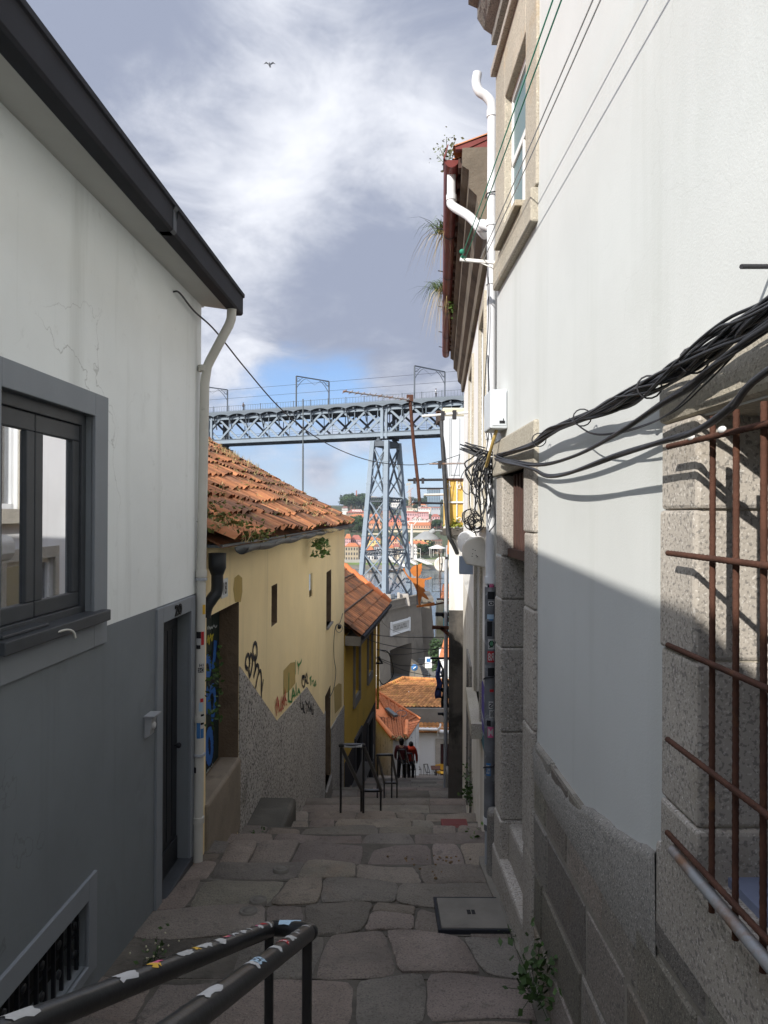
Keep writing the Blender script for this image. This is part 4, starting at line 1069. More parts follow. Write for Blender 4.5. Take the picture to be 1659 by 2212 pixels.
# clothes line bracket and lines
CB = thing('clothesline_bracket', 'white metal clothesline bracket sticking out below the upper right window', 'bracket', (.8, 5.4, 1.92))
m = MB(); m.beam(RR.p(5.42, 1.93, .0), RR.p(5.42, 1.955, .30), .022); m.build('arm', WHITEP, CB)
m = MB(); m.beam(RR.p(5.42, 1.87, .0), RR.p(5.42, 1.935, .15), .008); m.build('strut', WHITEP, CB)
LINES = []
for i, (o_, m_, lab) in enumerate(((.29, 'g', 'green clothesline cord nearest the street'), (.265, 'g', 'green clothesline cord on the inner side of its twin'), (.14, 'w', 'pale outer cord of the thin clothesline pair by the white wall'), (.12, 'w', 'pale cord of the thin clothesline pair closest to the white wall'))):
    m = MB(); m.tube([RR.p(5.42 - 5.6 * t, 1.95 + .02 - (.02 if i % 2 else 0) - .12 * t * (1 - t), o_) for t in [k / 10 for k in range(11)]], .0034, 5)
    tag(m.build('clothesline', flat('green cord', (.06, .30, .20)) if m_ == 'g' else flat('pale cord', (.40, .40, .40))), lab, 'clothesline', 'clotheslines along the white wall')
m = MB(); m.ball(RR.p(5.38, 2.0, .29), .02, 5); m.ball(RR.p(5.42, 1.97, .28), .018, 5); m.build('knot', flat('green knot', (.03, .22, .14)), CB)

# ================================================================ cables along the white wall
def strand_path(uv, o0, o1, ext=True):
    q = []
    n_ = len(uv)
    for i, (u, v) in enumerate(uv):
        o = o0 + (o1 - o0) * i / (n_ - 1)
        y_, h_ = RR.hit(u, v, o); q.append((y_, h_, o))
    if ext: q += [(1.0, q[-1][1] + .04, o1), (.2, q[-1][1] + .02, o1)]
    return smooth(q, 6)
main = strand_path([(1075, 985), (1110, 976), (1150, 960), (1200, 926), (1290, 890), (1360, 862), (1425, 822), (1500, 778), (1580, 722), (1659, 668)], .06, .11)
def bundle(path, n, rad, r, name, label, seed, taper=None):
    rnd = random.Random(seed); m = MB()
    for k in range(n):
        ph, sp, rr = rnd.uniform(0, 6.28), rnd.uniform(1.0, 3.2) * rnd.choice((-1, 1)), rad * rnd.uniform(.25, 1.15)
        dr, wob = rnd.uniform(-.5, .5), rnd.uniform(0, 6.28)
        pts = []
        for i, (y_, h_, o) in enumerate(path):
            t = i / len(path)
            e = rr * (1 + .35 * math.sin(t * 9 + wob)) * (taper(t) if taper else 1)
            pts.append(RR.p(y_ + 0.0, h_ + e * math.sin(ph + sp * t * 6), max(.012, o + e * math.cos(ph + sp * t * 6))))
        m.tube(pts, r * rnd.uniform(.7, 1.25), 6)
    return tag(m.build(name, CABLE), label, 'cable')
CBN = bundle(main, 26, .028, .0046, 'cable_bundle', 'thick bundle of many black cables sweeping up across the white wall', 3, lambda t: .42 + .75 * t)
lo1 = strand_path([(1070, 985), (1105, 996), (1165, 1004), (1240, 984), (1330, 938), (1425, 876), (1500, 832), (1570, 770), (1659, 700)], .07, .13)
bundle(lo1, 4, .009, .0062, 'twisted_cable', 'twisted black cable hanging just under the thick bundle', 5)
lo2 = strand_path([(1072, 990), (1110, 1003), (1150, 1016), (1180, 1026), (1240, 1016), (1330, 988), (1425, 960), (1500, 930), (1580, 872), (1659, 805)], .08, .16)
bundle(lo2, 2, .008, .0075, 'twisted_cable', 'lowest twisted black cable crossing in front of the rusty bars', 6)
lo3 = strand_path([(1230, 905), (1275, 935), (1330, 935), (1400, 915), (1460, 885), (1520, 830), (1580, 770), (1659, 690)], .09, .12)
bundle(lo3, 2, .008, .0035, 'thin_cable', 'pair of thin slack wires drooping from the thick bundle', 7)
# ties round the bundle
for k in (14, 22, 34, 42):
    if k < len(main): y_, h_, o = main[k]; m = MB(); m.tube([RR.p(y_ + .028 * math.cos(t) * .3, h_ + .036 * math.sin(t), o + .036 * math.cos(t)) for t in [i * .45 for i in range(15)]], .003, 5); m.build('cable_tie', WIRE, CBN)
# the tangle hanging round the drainpipe
m = MB(); rnd = random.Random(4)
hub = V((.80, 5.62, .47))
for k in range(26):
    a0 = hub + V((rnd.uniform(-.06, .05), rnd.uniform(-.1, .15), rnd.uniform(-.04, .05)))
    dp_ = rnd.uniform(.15, .62); xx = rnd.uniform(-.14, .06); back = rnd.uniform(-.06, .16)
    pts = [a0, a0 + V((xx * .6, back * .3, -.06)), a0 + V((xx, back, -dp_ * .5)), a0 + V((xx * .9 + rnd.uniform(-.03, .03), back, -dp_ * .85)), a0 + V((xx * .5, back, -dp_))]
    if rnd.random() < .55: pts += [a0 + V((xx * .3 + .03, back, -dp_ * .7)), a0 + V((xx * .2 + rnd.uniform(-.02, .06), back * .5, -dp_ * .3)), a0 + V((.02, 0, 0))]
    m.tube(smooth(pts, 5), rnd.uniform(.003, .0065), 5)
for k in range(9):
    c = hub + V((rnd.uniform(-.1, -.03), rnd.uniform(0, .1), rnd.uniform(-.02, .05)))
    m.tube(smooth([c + V((.12, -.1, -.02)), c + V((.04, -.03, .0)), c + V((-.08, .05, .06)), c + V((-.10, .09, .075)), c + V((-.05, .09, .06)), c + V((.05, .05, .03))], 5), .005, 5)
for k in range(10):
    c = V((.74, 5.75, -.06)) + V((rnd.uniform(-.05, .05), rnd.uniform(0, .2), rnd.uniform(-.04, .05))); r_ = rnd.uniform(.03, .07)
    m.tube([c + V((r_ * math.cos(t), .1 * math.sin(t + 1) * .5, r_ * math.sin(t))) for t in [i * .5 for i in range(13)]], .004, 5)
tag(m.build('cable_tangle', CABLE), 'messy tangle of black cables hanging around the white drainpipe', 'cable')
m = MB(); m.tube(smooth([hub + V((.02, 0, .1)), V((.80, 5.7, .9)), V((.835, 5.72, 1.6)), V((.82, 5.74, 2.2))]), .0045, 5); m.tube(smooth([hub, V((.84, 5.7, .7)), V((.835, 5.75, 1.3))]), .004, 5)
tag(m.build('riser_cable', CABLE), 'single thin cable climbing beside the white drainpipe', 'cable')

# ================================================================ right: second house
SH = thing('peeling_white_house', 'peeling white house with stone cornice, red gutter and graffiti beyond the drainpipe', 'house', (3, 10, -4))
sw = [(7.15, 8.0, .05, 2.1, .12), (9.9, 11.0, .05, 2.1, .12), (7.7, 8.9, -2.2, -.55, .12)]
sd = (10.2, 11.3, -4.6, -2.3, .15)
mb = MB(); facade(mb, R2, 5.9, 14.1, -6.5, 3.0, [*sw, sd], (-1.3,), lambda y, h: 1 if h < -1.3 else 0); shell(mb, R2, 5.9, 14.1, -6.5, 3.0, 5)
mb.build('wall', [mat('old whitewash', (.76, .755, .73), .9, .06, 1.2, .3, 60, dirt=[((.45, .41, .34), 1.5, .63, .5)], streak=((.4, .36, .3), 3, .58, .5)), PEEL], SH)
for q in sw:
    m = MB(); surround(m, R2, q, .11, .11, .14, .0, .03); m.build('window_surround', GRANITE_W, SH)
    m = MB(); m.wbox(R2, q[0] - .2, q[1] + .2, q[2] - .16, q[2], -.05, .12); m.build('window_sill', GRANITE_W, SH)
    m = MB()
    for z in ((q[0], q[0] + .06, q[2], q[3]), (q[1] - .06, q[1], q[2], q[3]), (q[0], q[1], q[3] - .06, q[3]), (q[0], q[1], q[2], q[2] + .06), ((q[0] + q[1]) / 2 - .04, (q[0] + q[1]) / 2 + .04, q[2], q[3])): m.wbox(R2, *z, -.1, -.05)
    ww = m.build('window', WHITEP, SH); m = MB(); m.wbox(R2, *q[:4], -.09, -.08); m.build('pane', GLASS_D, ww)
m = MB(); m.wbox(R2, *sd[:2], sd[2] - .4, sd[3], -.2, -.15); dd = m.build('door', RUST, SH); m = MB(); surround(m, R2, sd, .14, .14, .16, 0, .03); m.build('surround', GRANITE_D, dd)
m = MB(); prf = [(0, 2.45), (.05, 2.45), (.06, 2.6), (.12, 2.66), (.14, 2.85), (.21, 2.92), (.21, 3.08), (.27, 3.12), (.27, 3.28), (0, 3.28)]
m.prism([R2.p(6.3, h_, o_) for o_, h_ in prf], R2.d * 7.8); m.build('cornice', mat('shaded blackened cornice stone', (.15, .125, .095), .95, .2, 2, .7, 30, dirt=[((.045, .04, .033), 1.6, .52, .8), ((.28, .25, .2), 3, .66, .5)], bdist=.015), SH)  # weathered stone, its colour darkened further for shade under tiles and gutter
up = (-R2.n * 2 + V((0, 0, .85))).normalized(); nn = up.cross(R2.d); nn = nn if nn.z > 0 else -nn
m = MB(); tiles(m, R2.p(6.35, 3.30, .30), R2.d, up, nn, 7.9, 2.4, .23, .36, 6, .05, .03); o = R2.p(6.35, 3.28, .27); e = R2.p(14.2, 3.28, .27)
m.add([o, e, e + up * 2.4, o + up * 2.4], [(0, 1, 2, 3)], 0, False, .5); SR = m.build('roof', TILE, SH)
y_ = 6.5
while y_ < 14: m = MB(); m.wbox(R2, y_, y_ + .12, 3.20, 3.285, .16, .30); m.build('rafter_end', WOOD_D, SR); y_ += .3
m = MB(); m.hexa([R2.p(6.36, 3.3, .0), R2.p(6.42, 3.3, .0), R2.p(6.42, 3.3, .33), R2.p(6.36, 3.3, .33), R2.p(6.36, 3.42, .0), R2.p(6.42, 3.42, .0), R2.p(6.42, 3.34, .33), R2.p(6.36, 3.34, .33)]); m.build('verge_board', RED_G, SR)
gq = lambda y, dh=0, o=.36: R2.p(y, 3.30 - .008 * (y - 6.6) + dh, o)
m = MB(); m.tube([gq(6.55), gq(14.25)], .07, 14, False, 0, 1.0, (0, math.pi), (1, 0, 0)); m.tube([gq(6.55), gq(14.25)], .065, 14, False, 0, 1.0, (0, math.pi), (1, 0, 0))
m.poly([gq(6.55) + V((.07 * math.cos(t), 0, .07 * math.sin(t))) for t in [math.pi + i * math.pi / 12 for i in range(13)]]); m.poly([gq(14.25) + V((.07 * math.cos(t), 0, .07 * math.sin(t))) for t in [math.pi + i * math.pi / 12 for i in range(13)]])
m.hexa([gq(6.55, .0, .43), gq(14.25, 0, .43), gq(14.25, 0, .425), gq(6.55, 0, .425), gq(6.55, .06, .435), gq(14.25, .05, .435), gq(14.25, .05, .43), gq(6.55, .06, .43)])
m.hexa([gq(6.52, .0, .44), gq(6.75, 0, .44), gq(6.75, 0, .425), gq(6.52, 0, .425), gq(6.52, .13, .40), gq(6.62, .05, .43), gq(6.62, .05, .42), gq(6.52, .13, .39)])
SG_ = m.build('gutter', RED_G, SR)
for y_ in (8.2, 9.6, 11.2, 12.7, 13.8): m = MB(); m.tube([gq(y_), gq(y_ + .03)], .076, 12, False, 0, 1.0, (-.05, 1.1 * math.pi), (1, 0, 0)); m.beam(gq(y_, .02), gq(y_, .05, .5), .012); m.build('gutter_bracket', WIRE, SG_)
m = MB(); m.tube(smooth([gq(6.72, -.04), gq(6.72, -.28), gq(6.70, -.36, .35), R2.p(6.5, 2.74, .19), R2.p(6.3, 2.50, .07), V((.80, 5.95, 2.44)), V((.868, 5.80, 2.36))], 6), .042, 14); SO = m.build('gutter_outlet', PVC, SG_)
m = MB(); m.tube([gq(6.72, -.30), gq(6.72, -.25)], .05, 14); m.tube([V((.83, 5.89, 2.405)), V((.80, 5.95, 2.42))], .05, 14); m.build('collar', PVC, SO)
# purple and black graffiti
PUR, BLG = flat('purple spray', (.07, .05, .26)), flat('teal spray', (.05, .13, .16))
m = MB()
def wq(W, q, o=.006): return [W.p(*W.hit(u, v, o), o) for u, v in q]
m.poly(wq(R2, [(1036, 1482), (1043, 1470), (1051, 1500), (1050, 1600), (1042, 1575), (1035, 1545)])); m.build('graffiti', PUR, SH)
m = MB(); m.poly(wq(R2, [(1034, 1548), (1042, 1578), (1050, 1602), (1050, 1640), (1040, 1600), (1033, 1565)], .007)); m.build('graffiti', BLG, SH)
strokes('graffiti', R2, [(.05, [(1038, 1490), (1040, 1530), (1045, 1560)]), (.04, [(1046, 1500), (1048, 1540)]), (.04, [(1037, 1560), (1043, 1590)])], WHT, SH, .009)
q = []
for i in range(12):
    v0 = 1500 + i * 17; u0 = 1014 + random.uniform(-1.5, 1.5); q.append((.035, [(u0, v0), (u0 + 3, v0 + random.uniform(-4, 8)), (u0 + 1, v0 + 10), (u0 + 4, v0 + 14)]))
strokes('graffiti', R2, q, flat('navy spray', (.05, .07, .14)), SH, .006)
# round topped hoods and the unit below
def hood(y, h, s_, lab, m_):
    t = thing('wall_hood', lab, 'hood', R2.p(y, h, .1), 'round topped hoods on the right wall')
    prf = [(.0, 0)] + [] 
    pts = [(0, -.30 * s_), (.30 * s_, -.24 * s_), (.36 * s_, -.12 * s_), (.36 * s_, .02 * s_)] + [(.14 * s_ + .22 * s_ * math.cos(a), .02 * s_ + .18 * s_ * math.sin(a)) for a in [i * math.pi / 16 for i in range(1, 9)]] + [(0, .20 * s_)]
    m = MB(); m.prism([R2.p(y, h + b_, a_) for a_, b_ in pts], R2.d * .42 * s_); m.build('shell', m_, t, .012)
    m = MB(); m.prism([R2.p(y - .008, h + b_ * .86 - .02 * s_, a_ * .86 + .0) for a_, b_ in pts], R2.d * .012); f = m.build('end_plate', m_, t)
    m = MB()
    for i in range(7): m.lathe(R2.p(y - .009, h - .05 * s_ + random.uniform(-.07, .07) * s_, (.16 + random.uniform(-.06, .06)) * s_), [(0, -.002), (.008 * s_, -.002), (.008 * s_, .002)], 6, (0, 1, 0))
    m.build('holes', WIRE, f)
HD = mat('cream hood', (.58, .55, .48), .7, .06, 3, .1, 40, dirt=[((.34, .29, .22), 3, .6, .6)])
hood(7.25, -.35, .62, 'larger grimy cream round topped hood beside the drainpipe', HD)
hood(9.3, -.33, .62, 'bright white round topped hood farther along the wall', WHITEP)
m = MB(); m.wbox(R2, 9.4, 9.65, -.78, -.55, .02, .2); tag(m.build('junction_box', flat('blue grey box', (.25, .30, .37))), 'blue grey box under the bright white hood', 'box')

# gutter plants on the second house
def grass_tuft(c, n, L_, s_, lab, dr=1.0, lean=(-.15, 0, 0)):
    m = MB(); blades(m, c, n, L_, s_, dr, .006, 0, lean); blades(m, c, n // 2, L_ * .8, s_, dr * 1.8, .005, 1, (lean[0], 0, -.1))
    tag(m.build('grass_tuft', [GRASS, STRAW]), lab, 'plant', 'grass growing in the red gutter')
grass_tuft(gq(8.3, .04, .42), 60, .55, .42, 'long green grass tuft arching out of the red gutter, nearer one')
grass_tuft(gq(10.4, .04, .42), 80, .6, .42, 'straw and green grass tuft hanging from the red gutter, farther one', 1.3)
m = MB(); c = gq(6.75, .14, .40); leaf_mesh(m, [c + V((random.gauss(0, .07), random.gauss(0, .1), random.gauss(.06, .07))) for _ in range(110)], .034); 
for k in range(8): m.tube([c + V((0, 0, -.1)), c + V((random.gauss(0, .07), random.gauss(0, .08), random.uniform(.05, .15)))], .003, 4)
tag(m.build('gutter_shrub', mat('greyish shrub leaves', (.13, .15, .08), .7, .3, 9, tint=True)), 'small twiggy shrub growing at the near end of the red gutter', 'plant')
m = MB(); c = R2.p(10.6, 3.15, .26); blades(m, c, 30, .1, .2, 1.8, .012, 0, (-.05, 0, 0)); leaf_mesh(m, [c + V((random.gauss(0, .07), random.gauss(0, .2), random.gauss(-.05, .06))) for _ in range(70)], .05)
tag(m.build('cornice_fern', FERN), 'bright fern growing under the red gutter against the cornice', 'plant')

# ================================================================ right: houses farther down
BH = thing('bay_house', 'white house with projecting clad bay and peeling yellow panel beyond the red gutter', 'house', (3, 17, -6))
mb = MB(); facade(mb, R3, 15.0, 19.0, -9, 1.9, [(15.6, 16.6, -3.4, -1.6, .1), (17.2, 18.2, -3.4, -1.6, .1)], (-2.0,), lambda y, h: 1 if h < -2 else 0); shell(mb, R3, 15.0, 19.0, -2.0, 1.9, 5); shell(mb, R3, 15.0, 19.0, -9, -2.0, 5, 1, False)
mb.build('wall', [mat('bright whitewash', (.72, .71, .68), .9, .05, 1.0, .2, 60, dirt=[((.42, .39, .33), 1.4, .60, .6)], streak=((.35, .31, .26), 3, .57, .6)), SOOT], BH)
for q in ((15.6, 16.6, -3.4, -1.6), (17.2, 18.2, -3.4, -1.6)):
    m = MB(); m.wbox(R3, *q, -.12, -.1); m.build('window', WOOD_D, BH)
m = MB(); m.hexa([R3.p(15.02, .78, 0), R3.p(18.6, .78, 0), R3.p(18.6, .78, .10), R3.p(15.02, .78, .10), R3.p(15.02, 2.08, 0), R3.p(18.6, 2.08, 0), R3.p(18.6, 2.08, .10), R3.p(15.02, 2.08, .10)])
m.box(1.245, 1.72, 14.9, 15.0, .78, 2.08); m.box(1.245, 1.3, 15.0, 15.25, .78, 2.08)
BY = m.build('clad_bay', CLAD, BH)
m = MB()
for x_ in (1.37, 1.40, 1.58): m.box(x_, x_ + .006, 14.893, 14.9, .82, 2.04)
m.box(1.40, 1.585, 14.893, 14.899, .84, .85); m.build('panel_joint', ZINC, BY)
m = MB(); m.box(1.22, 1.75, 14.88, 15.4, 2.08, 2.26); m.build('bay_capping', mat('cream plaster', (.60, .55, .42), .9, .08, 3, .6, 12, dirt=[((.34, .25, .12), 4, .64, .6)]), BH, .03)
m = MB(); m.box(1.27, 1.75, 14.95, 15.2, -.28, .78); YP = m.build('yellow_panel', YPEEL, BH)
for (x_, z0, z1) in ((1.28, -.25, .78), (1.36, -.25, .72), (1.52, -.25, .72), (1.66, -.25, .78)):
    m = MB(); m.box(x_, x_ + .022, 14.925, 14.95, z0, z1); m.build('upright', WHITEP, YP)
for z_ in (-.27, .26, .74):
    m = MB(); m.box(1.25, 1.70, 14.90, 14.925, z_, z_ + .035); m.build('rail', RUST if z_ > .5 else WHITEP, YP)
m = MB()
for (cx, cz) in ((1.34, .60), (1.58, .60), (1.34, -.10), (1.58, -.10)): m.tube([V((cx + .05 * math.cos(t) * (1 - t / 12), 14.91, cz + .07 * math.sin(t) * (1 - t / 12))) for t in [i * .5 for i in range(16)]], .008, 5)
m.build('scrollwork', WHITEP, YP)
m = MB(); m.box(1.23, 1.76, 14.82, 15.6, -.42, -.28); m.build('balcony_slab', SOOT, BH, .01)
m = MB(); c = V((1.47, 14.86, -.24)); leaf_mesh(m, [c + V((random.gauss(0, .11), random.gauss(0, .05), abs(random.gauss(0, .05)))) for _ in range(80)], .06); leaf_mesh(m, [c + V((.04, 0, .12)) + V((random.gauss(0, .04), random.gauss(0, .04), random.gauss(0, .05))) for _ in range(20)], .06)
tag(m.build('ledge_plant', mat('yellow green leaves', (.22, .24, .03), .6, .3, 9, tint=True)), 'yellow green plant on the ledge below the peeling yellow panel', 'plant')
m = MB(); m.box(1.13, 1.24, 14.95, 15.6, 1.98, 2.20); m.box(1.10, 1.23, 14.9, 15.6, 2.17, 2.2); BE = m.build('bay_eave', mat('burnt timber', (.06, .045, .038), .9, .3, 5, .5, 30), BH)
m = MB(); blades(m, (1.13, 14.95, 2.16), 60, .12, .16, 1.1, .005); tag(m.build('eave_moss', mat('reddish moss', (.20, .10, .06), .9, .3, 9, tint=True)), 'shaggy reddish moss tuft on the burnt timber eave', 'plant')
m = MB(); m.tube(smooth([V((1.20, 15.0, 2.1)), V((1.23, 14.9, 1.4)), V((1.27, 14.85, .7)), V((1.31, 14.8, .0)), V((1.335, 14.8, -.33)), V((1.36, 14.8, -.45)), V((1.46, 14.9, -.62)), V((1.55, 15.0, -.80))]), .045, 10)
tag(m.build('black_pipe', mat('mottled black pipe', (.035, .036, .038), .6, .3, 6, .1, 40, dirt=[((.30, .30, .29), 7, .64, .6)])), 'mottled black drainpipe leaning beside the clad bay', 'drainpipe')


DH = thing('sooty_house', 'dark sooty house wall with pipes along the lower right of the stairs', 'house', (3.5, 24, -9))
mb = MB(); facade(mb, R3, 19.0, 33.0, -14, -1.1, [(22, 23, -6, -4, .15), (26, 27, -7, -5, .15), (24.0, 25.1, -9.2, -7.2, .2)]); shell(mb, R3, 19.0, 33.0, -14, -1.1, 5)
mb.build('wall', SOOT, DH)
m = MB(); m.wbox(R3, 22, 23, -6, -4, -.16, -.14); m.wbox(R3, 26, 27, -7, -5, -.16, -.14); m.build('window', BLACKISH, DH)
m = MB(); m.wbox(R3, 24, 25.1, -9.6, -7.2, -.22, -.2); m.build('door', WOOD_D, DH)
for y_, r_ in ((19.3, .05), (20.6, .04), (28.5, .05)):
    m = MB(); m.tube([R3.p(y_, -1.2, .08), R3.p(y_, -prof(y_) - .1, .08)], r_, 8); m.build('pipe', PVC_G if r_ > .045 else WIRE, DH)
m = MB(); tiles(m, R3.p(19, -1.08, .0), R3.d, (-R3.n * 2 + V((0, 0, .8))), (R3.n * .8 + V((0, 0, 2))), 14, 3, .3, .45, 4, .05, .03); m.build('roof', TILE_O, DH)
# white strip house and poles further down
m = MB(); m.box(1.6, 1.95, 17.6, 18.2, -prof(18) - .6, -6.40); tag(m.build('stone_block', CONC, None, .03), 'squared pale stone block standing at the right edge of the stairs', 'block')

# arms, poles and clotheslines poking out over the alley from the right
def arm(u0, v0, u1, v1, y, r, m_, lab, name='wall_pole', cat='pole', clamps=()):
    p, q = P(u0, v0, y), P(u1, v1, y); p.y = q.y = y
    m = MB(); m.tube([p, q], r * .75, 8); o = m.build(name, m_); tag(o, lab, cat, 'poles sticking out from the right hand houses')
    for t in clamps:
        k = MB(); c = p.lerp(q, t); k.box(c.x - .03, c.x + .03, y - .05, y + .05, c.z - .09, c.z + .05); k.build('clamp', WIRE, o)
    return o
arm(912, 899, 1052, 888, 11.5, .028, WHITEP, 'long white pole reaching out at the height of the meter box', clamps=(.32, .5, .8))
arm(928, 1002, 1003, 1001, 13.2, .022, RUSTPIPE, 'grey pole reaching across in front of the clad bay', clamps=(.3,))
arm(881, 1037, 975, 1036, 17.0, .04, mat('scuffed black pole', (.03, .03, .032), .5, .2, 6, dirt=[((.2, .2, .19), 8, .66, .6)]), 'thick black pole carrying the rusty antenna mast', clamps=(.16, .35))
arm(903, 1055, 960, 1055, 21.0, .03, FASCIA, 'thin dark pole below the thick black one')
arm(916, 1069, 962, 1068, 22.5, .05, PIPE_L, 'pale mossy pole with hanging strings')
arm(893, 1086, 985, 1088, 17.0, .035, FASCIA, 'dark pole holding the foot of the antenna mast', clamps=(.15,))
def bracket(u0, v0, u1, v1, ub, vb, y, w_, m_, lab):
    t = thing('bracket', lab, 'bracket', P(u1, v1, y), 'triangular brackets on the lower right wall')
    p, q, b_ = P(u0, v0, y), P(u1, v1, y), P(ub, vb, y)
    m = MB(); m.beam(p, q, w_); m.build('arm', m_, t)
    m = MB(); m.beam(p.lerp(q, .3), b_, w_); m.build('strut', m_, t)
bracket(941, 1327, 988, 1327, 980, 1348, 24, .12, FASCIA, 'black wall bracket just under the orange figure')
bracket(934, 1355, 994, 1357, 992, 1388, 19, .09, RUST, 'rusty lattice wall bracket, the largest on the wall')
bracket(930, 1422, 985, 1422, 972, 1480, 26, .07, FASCIA, 'black wall bracket beside the hanging laundry')
bracket(942, 1488, 975, 1488, 985, 1520, 26, .08, FASCIA, 'black wall bracket below the laundry')
bracket(946, 1542, 976, 1541, 978, 1560, 30, .09, FASCIA, 'lowest black wall bracket over the stairs')
bracket(944, 1294, 984, 1294, 985, 1315, 22, .05, RUST, 'thin rusty bracket at the height of the orange figure head')
# laundry
def cloth(name, u, v0, v1, w_, y, m_, lab):
    m = MB(); p, q = P(u, v0, y), P(u, v1, y); n_ = 10; vs = []
    for i in range(n_ + 1):
        t = i / n_; c = p.lerp(q, t); ww = w_ * (.35 + .75 * t)
        for k in range(5):
            s_ = k / 4 - .5; vs.append(c + V((ww * s_ + .03 * math.sin(i * 1.3), .05 * math.sin(k * 2.2 + i * .7), -.05 * abs(s_) + random.uniform(-.02, .02))))
    fs = [(i * 5 + k, i * 5 + k + 1, (i + 1) * 5 + k + 1, (i + 1) * 5 + k) for i in range(n_) for k in range(4)]
    m.add(vs, fs, 0, True); o = m.build(name, m_); s2 = o.modifiers.new('s', 'SOLIDIFY'); s2.thickness = .02
    tag(o, lab, 'laundry', 'laundry hanging over the stairs')
cloth('garment', 948, 1428, 1508, .24, 26, flat('blue cloth', (.05, .07, .20)), 'blue garment hanging on the left of the laundry line')
cloth('garment', 962, 1428, 1528, .26, 26, flat('black cloth', (.012, .012, .016)), 'long black garment hanging nearest the dark wall')
cloth('garment', 957, 1445, 1462, .22, 26.1, flat('white cloth', (.6, .6, .62)), 'small white cloth between the blue and black garments')
# satellite dish
SD = thing('satellite_dish', 'round cream satellite dish on a rusty mast over the river', 'satellite dish', P(954, 1240, 26))
c = P(955, 1219, 26); ax = V((-.12, -1, .12)).normalized()
m = MB(); m.lathe(c, [(.0, -.06), (.10, -.055), (.20, -.03), (.275, .0), (.28, .01), (.2, -.02), (.1, -.045), (0, -.05)], 24, ax); o = m.build('dish', DISH, SD)
o.scale = (1, 1, 1)
m = MB(); m.tube([c + V((0, -.05, -.25)), c + ax * .25 + V((0, 0, -.12)), c + ax * .3], .012, 6); m.ball(c + ax * .3, .035, 5); m.build('feed_arm', ZINC, SD)
m = MB(); m.tube([P(950, 1196, 25.9), P(952, 1295, 25.9)], .02, 6); m.build('mast', RUST, SD)
m = MB()
for v in (1250, 1262, 1278): m.tube([P(935, v, 26), P(978, v - 2, 26)], .012, 5)
m.tube([P(935, 1250, 26), P(934, 1280, 26)], .012, 5); m.build('rails', ZINC, SD)
# street lamp
SL = thing('street_lamp', 'grey bell shaped street lamp arm reaching out from the right wall', 'street lamp', P(960, 1150, 15))
c = P(922, 1165, 15); m = MB(); m.lathe(c, [(.30, 0), (.30, .012), (.24, .05), (.16, .11), (.09, .15), (.05, .17)], 24); m.build('shade', LAMP_G, SL)
m = MB(); m.lathe(c, [(0, -.03), (.05, -.03), (.08, .0), (.10, .03), (.29, .004)], 20); m.build('reflector', flat('cream reflector', (.5, .48, .4)), SL)
m = MB(); m.tube([c + V((.06, 0, .12)), c + V((.17, 0, .19))], [.06, .055], 12); m.tube(smooth([c + V((.16, 0, .18)), c + V((.28, 0, .185)), c + V((.42, 0, .13)), c + V((.62, 0, -.0))]), .016, 8); m.build('arm', LAMP_G, SL)
# antenna mast with yagi
AM = thing('rooftop_antenna', 'rusty leaning antenna mast with a long yagi aerial crossing the bridge', 'antenna', P(905, 1085, 17))
m = MB(); m.tube([P(886, 862, 17), P(894, 960, 17), P(903, 1040, 17), P(907, 1088, 17)], .04, 8); m.build('mast', RUST, AM)
m = MB(); p, q = P(742, 845, 15.4), P(888, 864, 17); m.tube([p, q], .018, 6)
for i in range(12): c = p.lerp(q, i / 12 + .02); m.tube([c + V((-.05, .05, -.03)), c + V((.05, -.05, .03))], .01, 5); m.ball(c, .028, 4)
m.build('yagi', RUSTPIPE, AM)
m = MB(); q = P(886, 862, 17); m.box(q.x - .08, q.x + .08, 16.95, 17.05, q.z - .06, q.z + .1); m.build('clamp', RUST, AM)
# overhead wires
def wire(name, lab, pts, r, k=8, cat='wire', group=None):
    m = MB(); m.tube(smooth(pts, k), r, 5); return tag(m.build(name, WIRE), lab, cat, group)
y_, h_ = L.hit(374, 630)
wire('overhead_wire', 'long sagging wire from the white house wall across the bridge view', [L.p(y_, h_, .0), L.p(y_ + .04, h_, .04), P(420, 672, 5.7), P(466, 715, 6.2), P(530, 795, 7.4), P(600, 876, 8.8), P(665, 932, 10), P(730, 970, 11.2), P(800, 995, 12.4), P(870, 1004, 13.4), P(930, 1001, 14.2), P(985, 985, 14.8), P(1002, 978, 15)], .0075)
for i, (a_, lab) in enumerate((([(740, 1352, 19.6), (815, 1372, 22), (900, 1377, 24), (985, 1376, 26)], 'wire from the yellow wall crossing the plaque, upper one'), ([(745, 1355, 19.6), (815, 1388, 22), (900, 1402, 24), (985, 1400, 26)], 'wire from the yellow wall crossing below the plaque'),
      ([(812, 1419, 26), (870, 1438, 27), (930, 1432, 28), (985, 1422, 29)], 'wire crossing the dark arch opening'), ([(814, 1402, 26), (860, 1414, 27), (930, 1405, 28), (985, 1390, 29)], 'wire skimming the top of the arch'), ([(813, 1330, 26), (850, 1362, 40), (890, 1372, 60), (935, 1376, 70)], 'wire slanting down over the stone plaque'), ([(812, 1422, 26), (880, 1450, 28), (950, 1462, 28), (985, 1462, 28)], 'lowest wire crossing the arch foot'))):
    wire('overhead_wire', lab, [P(*q) for q in a_], .012, 6, 'wire', 'wires over the lower stairs')
